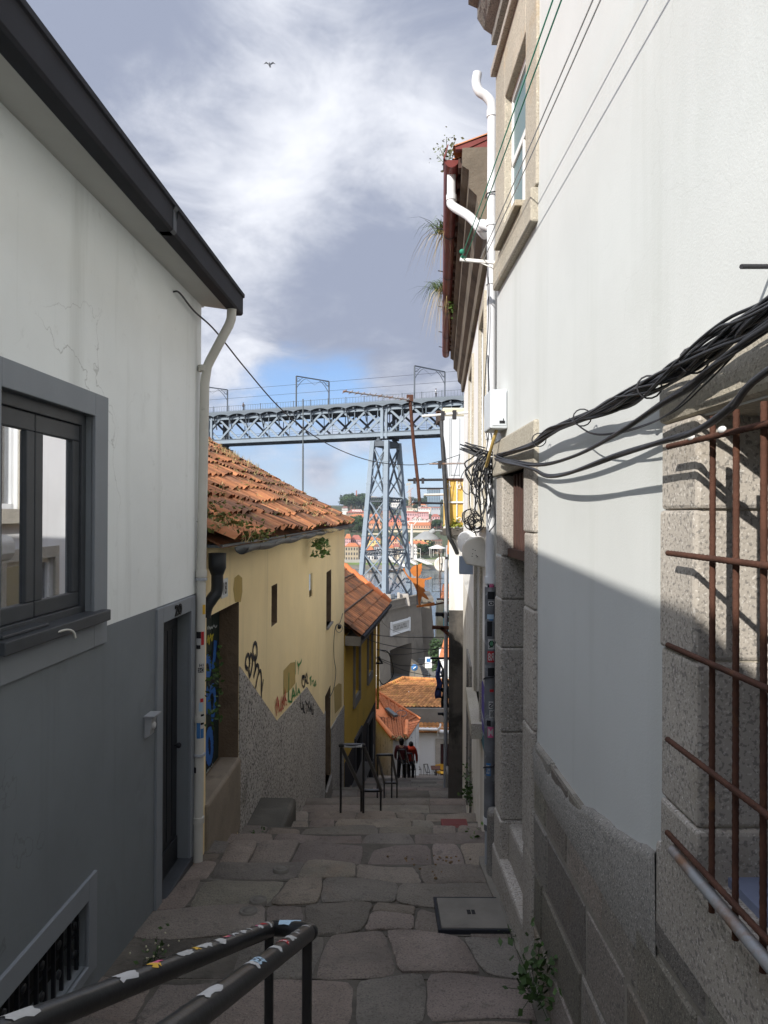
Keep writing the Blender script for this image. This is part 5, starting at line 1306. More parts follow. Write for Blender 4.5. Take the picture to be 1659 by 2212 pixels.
# orange cut-out child
OF = thing('orange_figure', 'rust orange steel cut-out of a child with arms spread above the alley', 'cut-out figure', P(905, 1310, 24))
C6b = lambda x, y: P(726 + x * .2579, 1158 + y * .2579, 24)
body = [(560, 275), (572, 268), (585, 300), (610, 335), (640, 352), (668, 352), (672, 340), (650, 335), (630, 310), (622, 285), (640, 258), (668, 245), (690, 240), (722, 228), (718, 252), (724, 262), (716, 275), (722, 290), (712, 300), (714, 318), (700, 330), (690, 342), (692, 352), (740, 358), (770, 352), (796, 342), (806, 350), (790, 362), (768, 366), (748, 368), (742, 392), (746, 415), (738, 432), (752, 462), (738, 472), (760, 498), (782, 532), (762, 530), (738, 515), (722, 505), (712, 540), (704, 580), (694, 582), (688, 530), (682, 480), (668, 440), (652, 405), (630, 372), (600, 345), (580, 312)]
m = MB(); m.prism([C6b(*q) for q in body], V((0, .03, 0))); m.build('silhouette', ORANGE, OF)
m = MB(); m.beam(C6b(676, 590) , C6b(826, 574), .06, .06); m.beam(C6b(700, 585), C6b(826, 560), .05, .05); m.build('base_bar', ORANGE, OF)
m = MB(); m.beam(C6b(820, 575), C6b(965, 545), .05, .05); m.build('bracket_arm', RUST, OF)
m = MB(); m.tube([C6b(678, 230) + V((0, -.03, 0)), C6b(680, 570) + V((0, -.03, 0))], .012, 5); m.build('stay', WIRE, OF)
# ================================================================ stairs furniture
def handrail(name, tops, r, hgt, foot, lab, group=None, posts=True):
    """double rail: tops = left upper, right upper, left lower, right lower points of the two tubes"""
    lu, ru, ll, rl = [V(p) for p in tops]
    t = thing(name, lab, 'handrail', (lu + ru) / 2 - V((0, 0, hgt)), group)
    m = MB(); up = V((0, 0, 0))
    for p, q, nm in ((lu, ll, 'rail'), (ru, rl, 'rail')):
        m = MB(); m.tube([p, q], r, 14); m.build(nm, RAIL, t)
    for p, q, e in ((lu, ru, lu - ll), (ll, rl, ll - lu)):
        m = MB(); e = e.normalized() * r * 1.2
        m.tube(smooth([p, p + e, p.lerp(q, .3) + e * 1.5, p.lerp(q, .7) + e * 1.5, q + e, q], 5), r * .98, 12); m.build('end_hoop', RAIL, t)
    for p, gz in ((lu, foot[0]), (ru, foot[0]), (ll, foot[1]), (rl, foot[1])):
        m = MB(); m.tube([p - V((0, 0, r * .5)), V((p.x, p.y, gz))], r * .62, 10); m.build('post', RAIL, t)
    return t
def band(parent, p, q, r, t0, t1, a0, a1, m_, txt=None, tm=None, rag=.0):
    """a sticker on a sloping tube; angles 0 = up, 90 = to the right of the tube"""
    p, q = V(p), V(q); d = (q - p).normalized(); rt = d.cross(V((0, 0, 1))).normalized(); up = rt.cross(d)
    n_ = 6; f = lambda t, a, e=0: p.lerp(q, t) + (up * math.cos(a) + rt * math.sin(a)) * (r + .0012 + e)
    m = MB(); nt = 4; vs = []
    for i in range(nt + 1):
        for k in range(n_ + 1):
            tt = t0 + (t1 - t0) * i / nt
            if rag and i in (0, nt): tt += random.uniform(-rag, rag) * .5
            aa = a0 + (a1 - a0) * k / n_
            if rag and k in (0, n_): aa += random.uniform(-12, 12)
            vs.append(f(tt, R(aa)))
    m.add(vs, [(i * (n_ + 1) + k, i * (n_ + 1) + k + 1, (i + 1) * (n_ + 1) + k + 1, (i + 1) * (n_ + 1) + k) for i in range(nt) for k in range(n_)], 0, True)
    if txt: lettering(m, txt, lambda a, b, z: f(t0 + (t1 - t0) * (.15 + .7 * a), R(a1 + (a0 - a1) * (.2 + .6 * b)), .001), 1)
    return m.build('sticker', [m_, tm or ST_K], parent)
# the one in the foreground
l_hi, r_hi = P(582, 2008, 2.50), P(664, 2016, 2.30)
dr_ = V((-.205, -.98, .42)).normalized()
l_lo = P(130, 2185, 1.42); r_lo = P(398, 2212, 1.28)
l_lo = l_hi + (l_lo - l_hi) * 1.5; r_lo = r_hi + (r_lo - r_hi) * 1.5
FR = handrail('handrail', (l_hi, r_hi, l_lo, r_lo), .0265, .95, (-2.6, -1.6), 'black double handrail covered in torn stickers, nearest of all')
rl_ = [c for c in FR.children if c.name.startswith('rail')]
random.seed(5)
SK = [ST_W, ST_W, SG, ST_W, PK, ST_Y, ST_R, ST_C, ST_W, SG]
def on(tube, items):
    p, q = (l_hi, l_lo) if tube == 0 else (r_hi, r_lo)
    for t0, t1, a0, a1, m_, tx, rag in items:
        t1 = t0 + (t1 - t0) * .72; a0, a1 = a0 * .8, a1 * .85; band(rl_[tube], p, q, .0265, t0, t1, a0, a1, m_, tx, ST_K, rag)
on(0, [(.015, .03, -60, 60, ST_W, None, .004), (.035, .06, -30, 50, ST_R, None, .004), (.06, .085, -40, 60, ST_W, None, .005), (.065, .08, -10, 30, PK, None, .003), (.11, .118, -40, 70, ST_W, None, .003), (.135, .16, -30, 60, SG, None, .01), (.165, .20, -20, 70, ST_W, None, .01), (.20, .225, -20, 75, PK, None, .006), (.205, .22, 0, 40, ST_Y, None, .004), (.235, .265, -50, 40, ST_W, None, .01), (.28, .335, -40, 60, ST_W, None, .012), (.325, .345, -30, 80, ST_Y, None, .006), (.35, .405, -40, 60, ST_W, None, .012), (.44, .475, -20, 60, PK, None, .006), (.455, .485, -40, 50, ST_Y, None, .008), (.52, .575, -50, 20, SG, None, .01), (.72, .78, -50, 40, ST_W, None, .01), (.80, .83, -30, 50, ST_W, None, .008)])
on(1, [(.02, .035, -30, 80, ST_W, None, .004), (.085, .095, -20, 60, SG, None, .004), (.11, .12, -30, 60, SG, None, .004), (.15, .19, -40, 70, ST_W, None, .01), (.20, .225, -50, 60, ST_R, None, .006), (.206, .216, -40, 40, ST_W, None, .003), (.26, .285, -60, 90, ST_W, None, .008), (.365, .41, -50, 20, ST_C, 'VII', .004), (.40, .42, -60, 60, SG, None, .006), (.56, .64, -40, 50, SG, None, .012)])
hp_ = [c for c in FR.children if c.name.startswith('end_hoop')][0]
hm = (l_hi + r_hi) / 2 + (l_hi - l_lo).normalized() * .048
band(hp_, hm + V((-.045, 0, 0)), hm + V((.03, 0, 0)), .027, 0, 1, -80, 30, ST_C, None, None, .03)
# the flight below
def hr(u0, u1, v, y, hgt, y2, u2, v2, lab, r=.024):
    a, b = P(u0, v, y), P(u1, v, y)
    d = P(u2, v2, y2) - b
    return handrail('handrail', (a, b, a + d, b + d), r, hgt, (a.z - hgt, (a + d).z - hgt), lab, 'handrails down the stairs')
H2 = hr(737, 786, 1612, 8.9, .97, 10.35, 823, 1706, 'black handrail standing at the head of the second flight')
q = P(737, 1612, 8.9), P(786, 1612, 8.9)
for t0, t1, m_ in ((.15, .62, ST_W), (.64, .8, SG), (.82, .93, ST_W)):
    hp2 = [c for c in H2.children if c.name.startswith('end_hoop')][0]; band(hp2, q[0] + V((0, -.034, .014)), q[1] + V((0, -.034, .014)), .0245, t0, t1, -70, 120, m_, None, None, .02)
H3 = hr(816, 847, 1632, 12.6, .95, 14.2, 858, 1690, 'black handrail with pale top hoop, just past the second flight')
H4 = hr(861, 876, 1620, 23.5, 1.1, 26, 884, 1650, 'black handrail between the two people in red')
H5 = hr(878, 890, 1628, 26.5, 1.0, 29, 898, 1662, 'black handrail right beside the person with the orange collar')
H6 = hr(893, 899, 1645, 38, 1.0, 43, 910, 1662, 'distant dark handrail left of the white house front')
H7 = hr(916, 924, 1651, 47, .95, 48.5, 929, 1668, 'distant handrail in front of the white house front')
H8 = hr(934, 940, 1655, 48.5, .95, 49.5, 944, 1668, 'distant handrail by the dark door at the bottom')
# covers and drains
def on_ground(u, v):
    d = ray(u, v)
    y = 1.5
    while y < 60:
        if -prof(y) > d.z / d.y * y: return y
        y += .01
    return 60
def frame(y, sl=None):
    s_ = (prof(y + .2) - prof(y - .2)) / .4 if sl is None else sl
    return V((1, 0, 0)), V((0, 1, -s_)).normalized(), V((0, s_, 1)).normalized()
def slab(mb, c, fr, x0, x1, y0, y1, z0, z1, mi=0):
    a, b, n = fr; mb.hexa([c + a * x + b * y_ + n * z for z in (z0, z1) for x, y_ in ((x0, y0), (x1, y0), (x1, y1), (x0, y1))], mi)
y_ = on_ground(1018, 1980); c = V((P(1018, 1980, y_).x, y_, -prof(y_))); fr = frame(y_, .09)
MHt = thing('manhole_cover', 'square grey metal manhole cover set in the stone landing', 'manhole cover', c)
m = MB(); 
for q in ((-.245, .245, -.245, -.225), (-.245, .245, .225, .245), (-.245, -.225, -.225, .225), (.225, .245, -.225, .225)): slab(m, c, fr, *q, -.05, .022)
m.build('rim', FASCIA, MHt)
m = MB(); slab(m, c, fr, -.222, .222, -.222, .222, -.04, .026); m.build('plate', STEEL_LID, MHt, .003)
m = MB(); slab(m, c, fr, -.028, -.002, -.032, .032, .0, .0275); slab(m, c, fr, .004, .028, -.032, .032, .0, .0275); m.build('keyhole', BLACKISH, MHt)
y_ = on_ground(983, 1798); c = V((P(983, 1798, y_).x, y_, tread(y_) + .012)); fr = frame(y_, 0)
RL = thing('red_cover', 'small square red painted cover near the top of the second flight', 'cover', c)
m = MB(); slab(m, c, fr, -.15, .15, -.16, .16, -.05, .035); m.build('plate', RED_LID, RL, .004)
m = MB(); slab(m, c, fr, -.135, .135, -.145, .145, .035, .037); slab(m, c, fr, -.04, .05, -.01, .005, .037, .039); m.build('inner_plate', flat('worn red', (.13, .03, .028)), RL)
for (u, v, lab) in ((558, 1951, 'round iron drain cap left of the landing, farther of a close pair'), (537, 1975, 'round iron drain cap left of the landing, nearer of a close pair'), (607, 1882, 'single round iron cap farther along the left edge'), (1047, 1965, 'tiny iron plug')[:3] if False else (607, 1882, '')):
    if not lab: continue
    y_ = on_ground(u, v); c = V((P(u, v, y_).x, y_, tread(y_) + .006)); m = MB(); m.lathe(c, [(0, .02), (.035, .02), (.036, .014), (.05, .014), (.055, .02), (.062, .02), (.065, -.02)], 20, frame(y_, .09)[2])
    tag(m.build('drain_cap', STEEL_LID), lab, 'drain cap', 'iron caps in the paving')
# concrete edge and gutter strip along the right house
m = MB()
for (y0, y1, x0, x1) in ((4.0, 5.7, -.16, .0),):
    pass
pts = [(3.3, .13), (4.2, .08), (4.7, .06), (5.3, .09), (5.8, .14), (6.6, .12), (8.8, .10)]
for (ya, wa), (yb_, wb) in zip(pts, pts[1:]):
    ha, hb = -prof(ya) + .022, -prof(yb_) + .022; W = RR if yb_ < 5.8 else R2
    m.hexa([V((xr(ya) - wa, ya, ha - .3)), V((xr(ya) + .05, ya, ha - .3)), V((xr(yb_) + .05, yb_, hb - .3)), V((xr(yb_) - wb, yb_, hb - .3)), V((xr(ya) - wa, ya, ha)), V((xr(ya) + .05, ya, ha + .01)), V((xr(yb_) + .05, yb_, hb + .01)), V((xr(yb_) - wb, yb_, hb))])
setting(m.build('mortar_edge', mat('patched mortar', (.17, .155, .13), .95, .2, 3, .6, 60, dirt=[((.08, .07, .055), 2, .55, .7), ((.30, .285, .25), 3.3, .66, .6)])))
# weeds
def weed(c, n, s_, size, lab, m_=LEAF, fl=(1, 1, 1), nm='weed'):
    m = MB(); c = V(c)
    pts = [c + V((random.gauss(0, s_) * fl[0], random.gauss(0, s_) * fl[1], abs(random.gauss(0, s_)) * fl[2])) for _ in range(n)]
    leaf_mesh(m, pts, size, .5)
    for p in pts[::6]: m.tube([c, c.lerp(p, .5) + V((0, 0, .02)), p], .002, 3, False, 0, .5)
    tag(m.build(nm, m_), lab, 'plant')
c = RR.p(3.72, -2.62, .10); weed(c + V((0, 0, .10)), 120, .075, .05, 'leafy green weed climbing from the foot of the granite wall', LEAF, (.8, 1.3, 1.9)); weed(RR.p(3.45, -2.62, .16), 60, .055, .055, 'low dark weed spreading on the paving beside the taller leafy weed', LEAF, (1.6, 1.2, .8)); weed(RR.p(3.66, -2.34, .05), 26, .05, .04, 'small sprig high on the foot of the granite wall', LEAF, (.6, 1.2, 1.6))
weed((-1.38, 4.3, -prof(4.3)), 60, .05, .028, 'small weeds with white flowers at the foot of the grey wall', LEAF, (1, 2.2, 1))
m = MB()
for _ in range(14): m.ball(V((-1.38, 4.25, -prof(4.25) + .06)) + V((random.gauss(0, .05), random.gauss(0, .12), random.uniform(-.02, .05))), .006, 4)
tag(m.build('flower_heads', flat('cream petals', (.55, .52, .36))), 'tiny cream flowers scattered over the weeds by the grey wall', 'flowers')
y_ = 10.3; weed(R2.p(y_ - .6, -prof(8.9), .06), 110, .07, .06, 'tall weed at the base of the peeling wall past the drainpipe', LEAF, (.6, 1.4, 3.2))
weed(R2.p(7.0, -prof(7) + .02, .1), 40, .05, .05, 'light green weed just behind the foot of the drainpipe', FERN, (1, 1, 1.3))
weed((-1.28, 7.3, -prof(7.3) + .02), 30, .045, .05, 'tiny weed at the foot of the graffiti doorstep', LEAF)
weed(L.p(10.4, -prof(10.4), .06), 60, .06, .05, 'mossy weed at the foot of the pebbled wall', LEAF, (.6, 2, 1))
weed(RR.p(4.6, -2.74, .05), 24, .04, .03, 'tiny weed at the wall foot beside the manhole cover', LEAF)
# leaf litter and rubble in the mortar patch
m = MB()
for _ in range(90):
    yy = random.gauss(6.3, .35); xx = .42 + random.gauss(0, .16); m.ball(V((xx, yy, -prof(yy) + .012)), random.uniform(.006, .016), 3, 0, random.uniform(.6, 1.3), (1, 1, .6))
setting(m.build('rubble', mat('brown rubble', (.20, .13, .07), .95, .3, 9, tint=True)), 'stuff', 'brown rubble scattered on the right of the landing')

# ================================================================ people
def person(loc, hgt, top, legs, hair, lab, face=0.0, stride=.0, name='person', arms=.1, group=None, bag=None):
    t = thing(name, lab, 'person', loc, group)
    s_ = hgt / 1.72
    def skin(nm, vs, es, rs, m_, root=0, sub=2):
        me = bpy.data.meshes.new(nm); me.from_pydata([tuple(V(v) * s_) for v in vs], es, []); me.materials.append(m_)
        o = bpy.data.objects.new(nm, me); COL.objects.link(o); o.parent = t
        md = o.modifiers.new('skin', 'SKIN'); md.use_smooth_shade = True
        for i, r_ in enumerate(rs):
            sv = me.skin_vertices[0].data[i]; rr = r_ if isinstance(r_, tuple) else (r_, r_); sv.radius = (rr[0] * s_, rr[1] * s_); sv.use_root = (i == root)
        sb = o.modifiers.new('sub', 'SUBSURF'); sb.levels = sub; sb.render_levels = sub
        return o
    st = stride
    vs = [(0, 0, .95), (0, 0, 1.15), (0, .01, 1.38), (0, 0, 1.50), (0, -.01, 1.56), (0, -.02, 1.64),
          (.09, 0, .90), (.10, -.02 + st, .50), (.10, .02 + st * 1.5, .09), (.10, -.12 + st * 1.5, .03), (-.09, 0, .90), (-.10, -.02 - st, .50), (-.10, .03 - st * 1.6, .09), (-.10, -.11 - st * 1.6, .03),
          (.19, 0, 1.40), (.24, .03, 1.14), (.25, -.05 - arms, .92), (.25, -.08 - arms, .83), (-.19, 0, 1.40), (-.24, .03, 1.14), (-.25, -.05 + arms, .92), (-.25, -.08 + arms, .83)]
    es = [(0, 1), (1, 2), (2, 3), (3, 4), (4, 5), (0, 6), (6, 7), (7, 8), (8, 9), (0, 10), (10, 11), (11, 12), (12, 13), (2, 14), (14, 15), (15, 16), (16, 17), (2, 18), (18, 19), (19, 20), (20, 21)]
    rs = [(.13, .10), (.12, .09), (.14, .10), .06, .075, .09, .085, .058, .042, .035, .085, .058, .042, .035, .055, .043, .032, .036, .055, .043, .032, .036]
    skin('body', vs, es, rs, SKIN)
    jv = [(0, 0, .86), (0, 0, 1.1), (0, .01, 1.40), (0, 0, 1.50), (.19, 0, 1.41), (.245, .03, 1.14), (.255, -.05 - arms, .90), (-.19, 0, 1.41), (-.245, .03, 1.14), (-.255, -.05 + arms, .90)]
    skin('jacket', jv, [(0, 1), (1, 2), (2, 3), (2, 4), (4, 5), (5, 6), (2, 7), (7, 8), (8, 9)], [(.17, .13), (.16, .125), (.17, .13), .075, .075, .062, .05, .075, .062, .05], top)
    tv = [(0, 0, .96), (.09, 0, .88), (.10, -.02 + st, .50), (.10, .02 + st * 1.5, .08), (-.09, 0, .88), (-.10, -.02 - st, .50), (-.10, .03 - st * 1.6, .08)]
    skin('trousers', tv, [(0, 1), (1, 2), (2, 3), (0, 4), (4, 5), (5, 6)], [(.14, .11), .10, .075, .06, .10, .075, .06], legs)
    m = MB(); m.ball(V((0, .015, 1.655)) * s_, .108 * s_, 8, 0, 1, (.95, 1.0, 1.1)); m.ball(V((0, .03, 1.60)) * s_, .10 * s_, 8, 0, 1, (.95, .9, 1.2))
    h = bpy.data.objects.new('hair', m.mesh('hair', hair)); COL.objects.link(h); h.parent = t
    if bag:
        m = MB(); m.ball(V((0, .16, 1.22)) * s_, .17 * s_, 7, 0, 1, (.9, .5, 1.25)); b_ = bpy.data.objects.new('backpack', m.mesh('backpack', bag)); COL.objects.link(b_); b_.parent = t
    t.rotation_euler = (0, 0, face)
    return t
def stand(u, v, y): q = P(u, v, y); return (q.x, y, q.z)
person((P(868, 1660, 27.5).x, 27.5, tread(27.5)), 1.70, flat('dark maroon coat', (.085, .014, .02)), flat('black trousers', (.012, .012, .014)), HAIR, 'person in a dark maroon coat walking down the stairs, seen from behind', R(170), .13)
pz = person((P(888, 1660, 28.2).x, 28.2, tread(28.2)), 1.60, flat('red coat', (.30, .025, .018)), flat('dark jeans', (.014, .015, .022)), HAIR, 'person in a red coat with an orange red collar, right of the maroon coat', R(188), .03)
m = MB(); m.lathe(V((0, 0, 1.40)), [(.085, .10), (.12, .06), (.17, .02), (.19, -.03), (.18, -.06)], 14); o = m.build('collar', flat('orange red scarf', (.62, .06, .02))); o.parent = pz

# ================================================================ small house with new tiles by the lower stairs
HH = thing('small_tiled_house', 'small house with bright new orange tiles and graffiti walls beside the lower stairs', 'house', (0, 35, -12))
A, B_, C_, D_, E_ = P(808, 1492, 38.5), P(908, 1556, 38.0), P(881, 1595, 33.4), P(849, 1596, 32.6), P(812, 1550, 35.5)
gz = -14.5
def down(p): return V((p.x, p.y, gz))
inn = lambda p, k=.96: V(((p.x - .6) * k + .6, p.y + .06, p.z - .1))
m = MB()
for p, q in ((E_, D_), (D_, C_), (C_, B_), (B_, A), (A, E_)):
    p, q = inn(p), inn(q); m.quad(down(p), down(q), q, p)
m.build('wall', mat('peeling graffiti wall', (.60, .58, .54), .9, .15, 1.2, .3, 30, dirt=[((.06, .055, .055), 2.4, .56, .85), ((.28, .06, .06), 1.6, .68, .6)], streak=((.08, .08, .08), 2.5, .55, .8)), HH)
def plane_tiles(mb, p0, p1, p2, p3, nt, nc, mi=0, amp=.05, tone=(.8, 1.1), bands=0):
    """tiles over a quad: p0-p1 lower edge, p3-p2 upper edge"""
    p0, p1, p2, p3 = [V(p) for p in (p0, p1, p2, p3)]; n = (p1 - p0).cross(p3 - p0).normalized(); n = n if n.z > 0 else -n
    f = lambda a, b: (p0.lerp(p1, a)).lerp(p3.lerp(p2, a), b)
    for c in range(nc):
        for t in range(nt):
            tn = random.uniform(*tone); vs = []
            for k, (bb, lf) in enumerate(((c / nc - .01, .03), ((c + 1) / nc + .01, 0))):
                for i in range(5): vs.append(f((t + i / 4) / nt, max(0, bb)) + n * (amp * math.sin(math.pi * i / 4) + lf))
            mb.add(vs, [(i, i + 1, 6 + i, 5 + i) for i in range(4)], mi, True, tn)
    mb.add([p0 - n * .04, p1 - n * .04, p2 - n * .04, p3 - n * .04], [(0, 1, 2, 3)], mi, False, .6)
    return n
M1 = P(842, 1551, 36.6) + V((0, 0, .0)); M2 = P(879, 1563, 36.2)
m = MB(); plane_tiles(m, D_, C_, M2, M1, 10, 9, 0, .045, (.62, .95)); plane_tiles(m, E_, D_, M1, P(814, 1547, 36), 5, 8, 0, .045, (.7, 1)); plane_tiles(m, M1, M2, B_, A, 11, 11, 0, .045, (.65, .95))
plane_tiles(m, C_, C_ + (B_ - C_) * 0.02 + V((.02, 0, 0)), B_, M2, 3, 6, 0, .045, (1.0, 1.2))
m.add([P(808, 1494, 38.6), P(808, 1549, 36.4), M1 + V((0, 0, .05))], [(0, 1, 2)], 0, False, 1.25)  # roof face in sun: the light is put into its brighter tint
HR = m.build('roof', TILE_N, HH)
m = MB()
for k in range(7):
    a_ = k / 6.5; p, q = D_.lerp(C_, a_), M1.lerp(M2, a_); m.tube([p + V((0, 0, .06)), q + V((0, 0, .06))], .04, 6, True, 0, .7)
    p, q = M1.lerp(M2, a_), A.lerp(B_, a_ * .96 + .02); m.tube([p + V((0, 0, .06)), q + V((0, 0, .06))], .04, 6, True, 0, .7)
m.tube([M2 + V((0, 0, .12)), C_.lerp(D_, .12) + V((0, 0, .1))], .10, 8, True, 0, 1.3); m.tube([E_ + V((0, 0, .06)), D_ + V((0, 0, .06))], .11, 8, True, 0, 1.15); m.tube([A + V((0, 0, .08)), B_ + V((0, 0, .08))], .08, 8, True, 0, 1.0)
m.build('cap_tiles', TILE_N, HR)
m = MB(); m.beam(P(836, 1531, 37), P(856, 1547, 36), .22, .12); m.tube([P(868, 1541, 37) + V((.28 * math.cos(t), .1 * math.sin(t), .13 * math.sin(t))) for t in [i * .45 for i in range(15)]], .02, 5); m.build('flue', ZINC, HR)
m = MB(); leaf_mesh(m, [D_.lerp(C_, random.random()) + V((random.gauss(0, .1), -.05, random.gauss(0, .08))) for _ in range(50)], .12, .6); blades(m, D_.lerp(C_, .3), 30, .3, .5, .8, .012); tag(m.build('eave_grass', STRAW), 'dry grass tuft at the eave of the small orange tiled house', 'plant')
m = MB(); plane_tiles(m, P(886, 1634, 36.5), P(895, 1640, 37.5), P(897, 1569, 40), P(888, 1567, 39), 3, 10, 0, .04, (.9, 1.2)); m.build('side_roof', TILE_N, HR)
m = MB(); m.prism([P(884, 1557, 39.5), P(892, 1556, 39.5), P(889, 1541, 39.5)], V((0, .1, 0))); m.build('parapet', WHITEP, HR)
# pale sign board leaning by the mustard house
m = MB(); p = P(790, 1670, 21); m.beam(P(764, 1690, 20.6), P(788, 1690, 20.9), .02, 1.3, (0, -.35, 1)); tag(m.build('sheet_cover', flat('pale grey sheet', (.36, .37, .39))), 'pale sheet standing at the foot of the mustard house', 'panel')

# ================================================================ white house across the bottom of the stairs
BW = thing('white_house_front', 'white house with dark red door and old orange roof closing the stairs', 'house', (4, 52, -18.4))
Fw = Wall(0, 50, 0, 1)
m = MB(); y0 = 50
xa, xb = P(905, 1600, 50).x, P(1003, 1600, 50).x + 3
hole = (P(952, 1600, 50).x, P(973, 1600, 50).x + .4, -18.5, -16.05)
def front(mb, x0, x1, z0, z1, y, holes, dep=.3):
    xs_ = sorted({x0, x1, *[v for q in holes for v in q[:2]]}); zs_ = sorted({z0, z1, *[v for q in holes for v in q[2:4]]})
    for a, b in zip(xs_, xs_[1:]):
        for c, d in zip(zs_, zs_[1:]):
            if any(q[0] < (a + b) / 2 < q[1] and q[2] < (c + d) / 2 < q[3] for q in holes): continue
            mb.quad((a, y, c), (b, y, c), (b, y, d), (a, y, d))
    for a, b, c, d in holes:
        for p, q in (((a, c), (a, d)), ((b, c), (b, d)), ((a, d), (b, d)), ((a, c), (b, c))): mb.quad((p[0], y, p[1]), (q[0], y, q[1]), (q[0], y + dep, q[1]), (p[0], y + dep, p[1]))
front(m, xa - 2.5, xb, -20, -14.9, 50, [hole]); m.box(xa - 2.5, xb, 50.4, 58, -20, -14.95)
m.build('wall', mat('soft whitewash', (.68, .68, .67), .9, .04, .4, .1, 20), BW)
m = MB(); m.box(hole[0], hole[1], 50.2, 50.3, hole[2], hole[3]); dd = m.build('door', flat('oxblood door', (.045, .012, .012)), BW)
m = MB(); m.box(hole[0] - .35, hole[0], 49.95, 50.05, -18.6, hole[3] + .35); m.box(hole[0], hole[1] + .4, 49.95, 50.05, hole[3], hole[3] + .35); m.build('surround', GRANITE, dd)
m = MB(); m.box(hole[0] + .3, hole[0] + .34, 50.16, 50.2, -17.6, -17.5); m.ball((P(963, 1643, 50).x, 50.15, -17.35), .06, 4); m.build('handle', ZINC, dd)
m = MB(); m.box(xa - 2.5, hole[0] - .36, 49.96, 50, -18.9, -18.2); m.build('plinth', GRANITE, BW)
m = MB(); plane_tiles(m, (xa - 2.6, 49.6, -15.15), (xb, 49.6, -15.15), (xb, 50.6, -14.78), (xa - 2.6, 50.6, -14.78), 30, 3, 0, .07, (.7, 1.15)); LR = m.build('lower_roof', TILE_O, BW)
m = MB(); m.box(xa - 2.5, xb, 50.6, 51.0, -15, -13.75); m.build('mossy_wall', mat('mossy grey wall', (.22, .205, .18), .95, .2, .8, .5, 8, dirt=[((.22, .20, .07), .9, .56, .6), ((.09, .085, .08), .7, .6, .7)]), BW)
m = MB(); pA, pB = V((xa - 4.6, 50.75, -13.72)), V((xb + 1, 50.75, -13.72)); rC, rD = P(1003, 1477, 58) + V((3, 0, 0)), P(874, 1466, 57.2)
hipl = P(809, 1496, 54)
plane_tiles(m, pA, pB, rC, rD, 44, 15, 0, .07, (.62, 1.25)); plane_tiles(m, pA, pA + V((.05, 0, 0)), rD, hipl, 10, 8, 0, .07, (.7, 1.1))
WR = m.build('roof', TILE_O, BW)
m = MB()
for k in range(16): p, q = rD.lerp(hipl, k / 16), rD.lerp(hipl, (k + 1.1) / 16); m.tube([p + V((0, 0, .08)), q + V((0, 0, .11))], [.13, .16], 8, True, 0, random.uniform(.9, 1.3))
for k in range(24): p, q = rD.lerp(rC, k / 24), rD.lerp(rC, (k + 1.1) / 24); m.tube([p + V((0, 0, .08)), q + V((0, 0, .08))], .12, 8, True, 0, random.uniform(.8, 1.2))
m.build('ridge_tiles', TILE_O, WR)
m = MB(); p = P(934, 1475, 56.8); m.tube([p, P(934, 1540, 51)], .05, 5, True, 0, 1.4); m.build('mortar_seam', CONC, WR)
m = MB(); m.tube([P(905, 1575, 49.7), P(948, 1576, 49.7)], .10, 8); m.tube([P(950, 1580, 49.6), P(985, 1583, 49.6)], .13, 8); m.tube(smooth([P(952, 1563, 49.6), P(951, 1570, 49.5), P(947, 1576, 49.6), P(946, 1590, 49.8)]), .06, 8); m.build('gutter', WHITEP, BW)
m = MB(); c = P(862, 1510, 54)
for k in range(5): m.tube([c + V((-.5 + k * .2, 0, -.15)), c + V((-.3 + k * .2, 0, .25))], .025, 4)
m.tube([c + V((-.7, 0, .1)), c + V((.7, 0, -.1))], .03, 4); m.tube([c + V((-.6, 0, -.05)), c + V((.6, 0, -.2))], .03, 4); m.tube([c + V((.9, 0, -1)), c + V((.75, 0, .6))], .03, 4)
tag(m.build('roof_aerial', WHITEP), 'bent white aerial lying over the old orange roof', 'antenna')
# cafe chairs at the bottom
CH = thing('yellow_chair', 'yellow cafe chair at the bottom of the stairs, right of its twin', 'chair', (0, 0, 0), 'yellow cafe chairs')
YC = flat('yellow chair paint', (.55, .30, .03))
for nm, bx in (('seat', (-.22, .22, -.22, .22, .43, .47)), ('backrest', (-.22, .22, .19, .22, .55, .92))):
    m = MB(); m.box(*bx); m.build(nm, YC, CH, .01)
for sx in (-1, 1):
    for sy in (-1, 1):
        m = MB(); m.beam((sx * .2, sy * .2, 0), (sx * .2, sy * .2, .45 if sy < 0 else .6), .03); m.build('leg', FASCIA, CH)
CH.location = (P(960, 1665, 46).x, 46.2, -17.15); dup(CH, (P(951, 1665, 47).x, 47.2, -17.5), 'yellow cafe chair at the bottom of the stairs, left of its twin', None, .5)
m = MB(); m.box(-.35, .35, -.35, .35, .70, .74); m.tube([(0, 0, 0), (0, 0, .7)], .03, 6); m.lathe((0, 0, 0), [(.22, 0), (.2, .03), (.03, .05)], 10)
o = m.build('cafe_table', RUST); o.location = (P(943, 1662, 47).x, 47, -17.4); tag(o, 'small brown cafe table next to the yellow chairs', 'table')
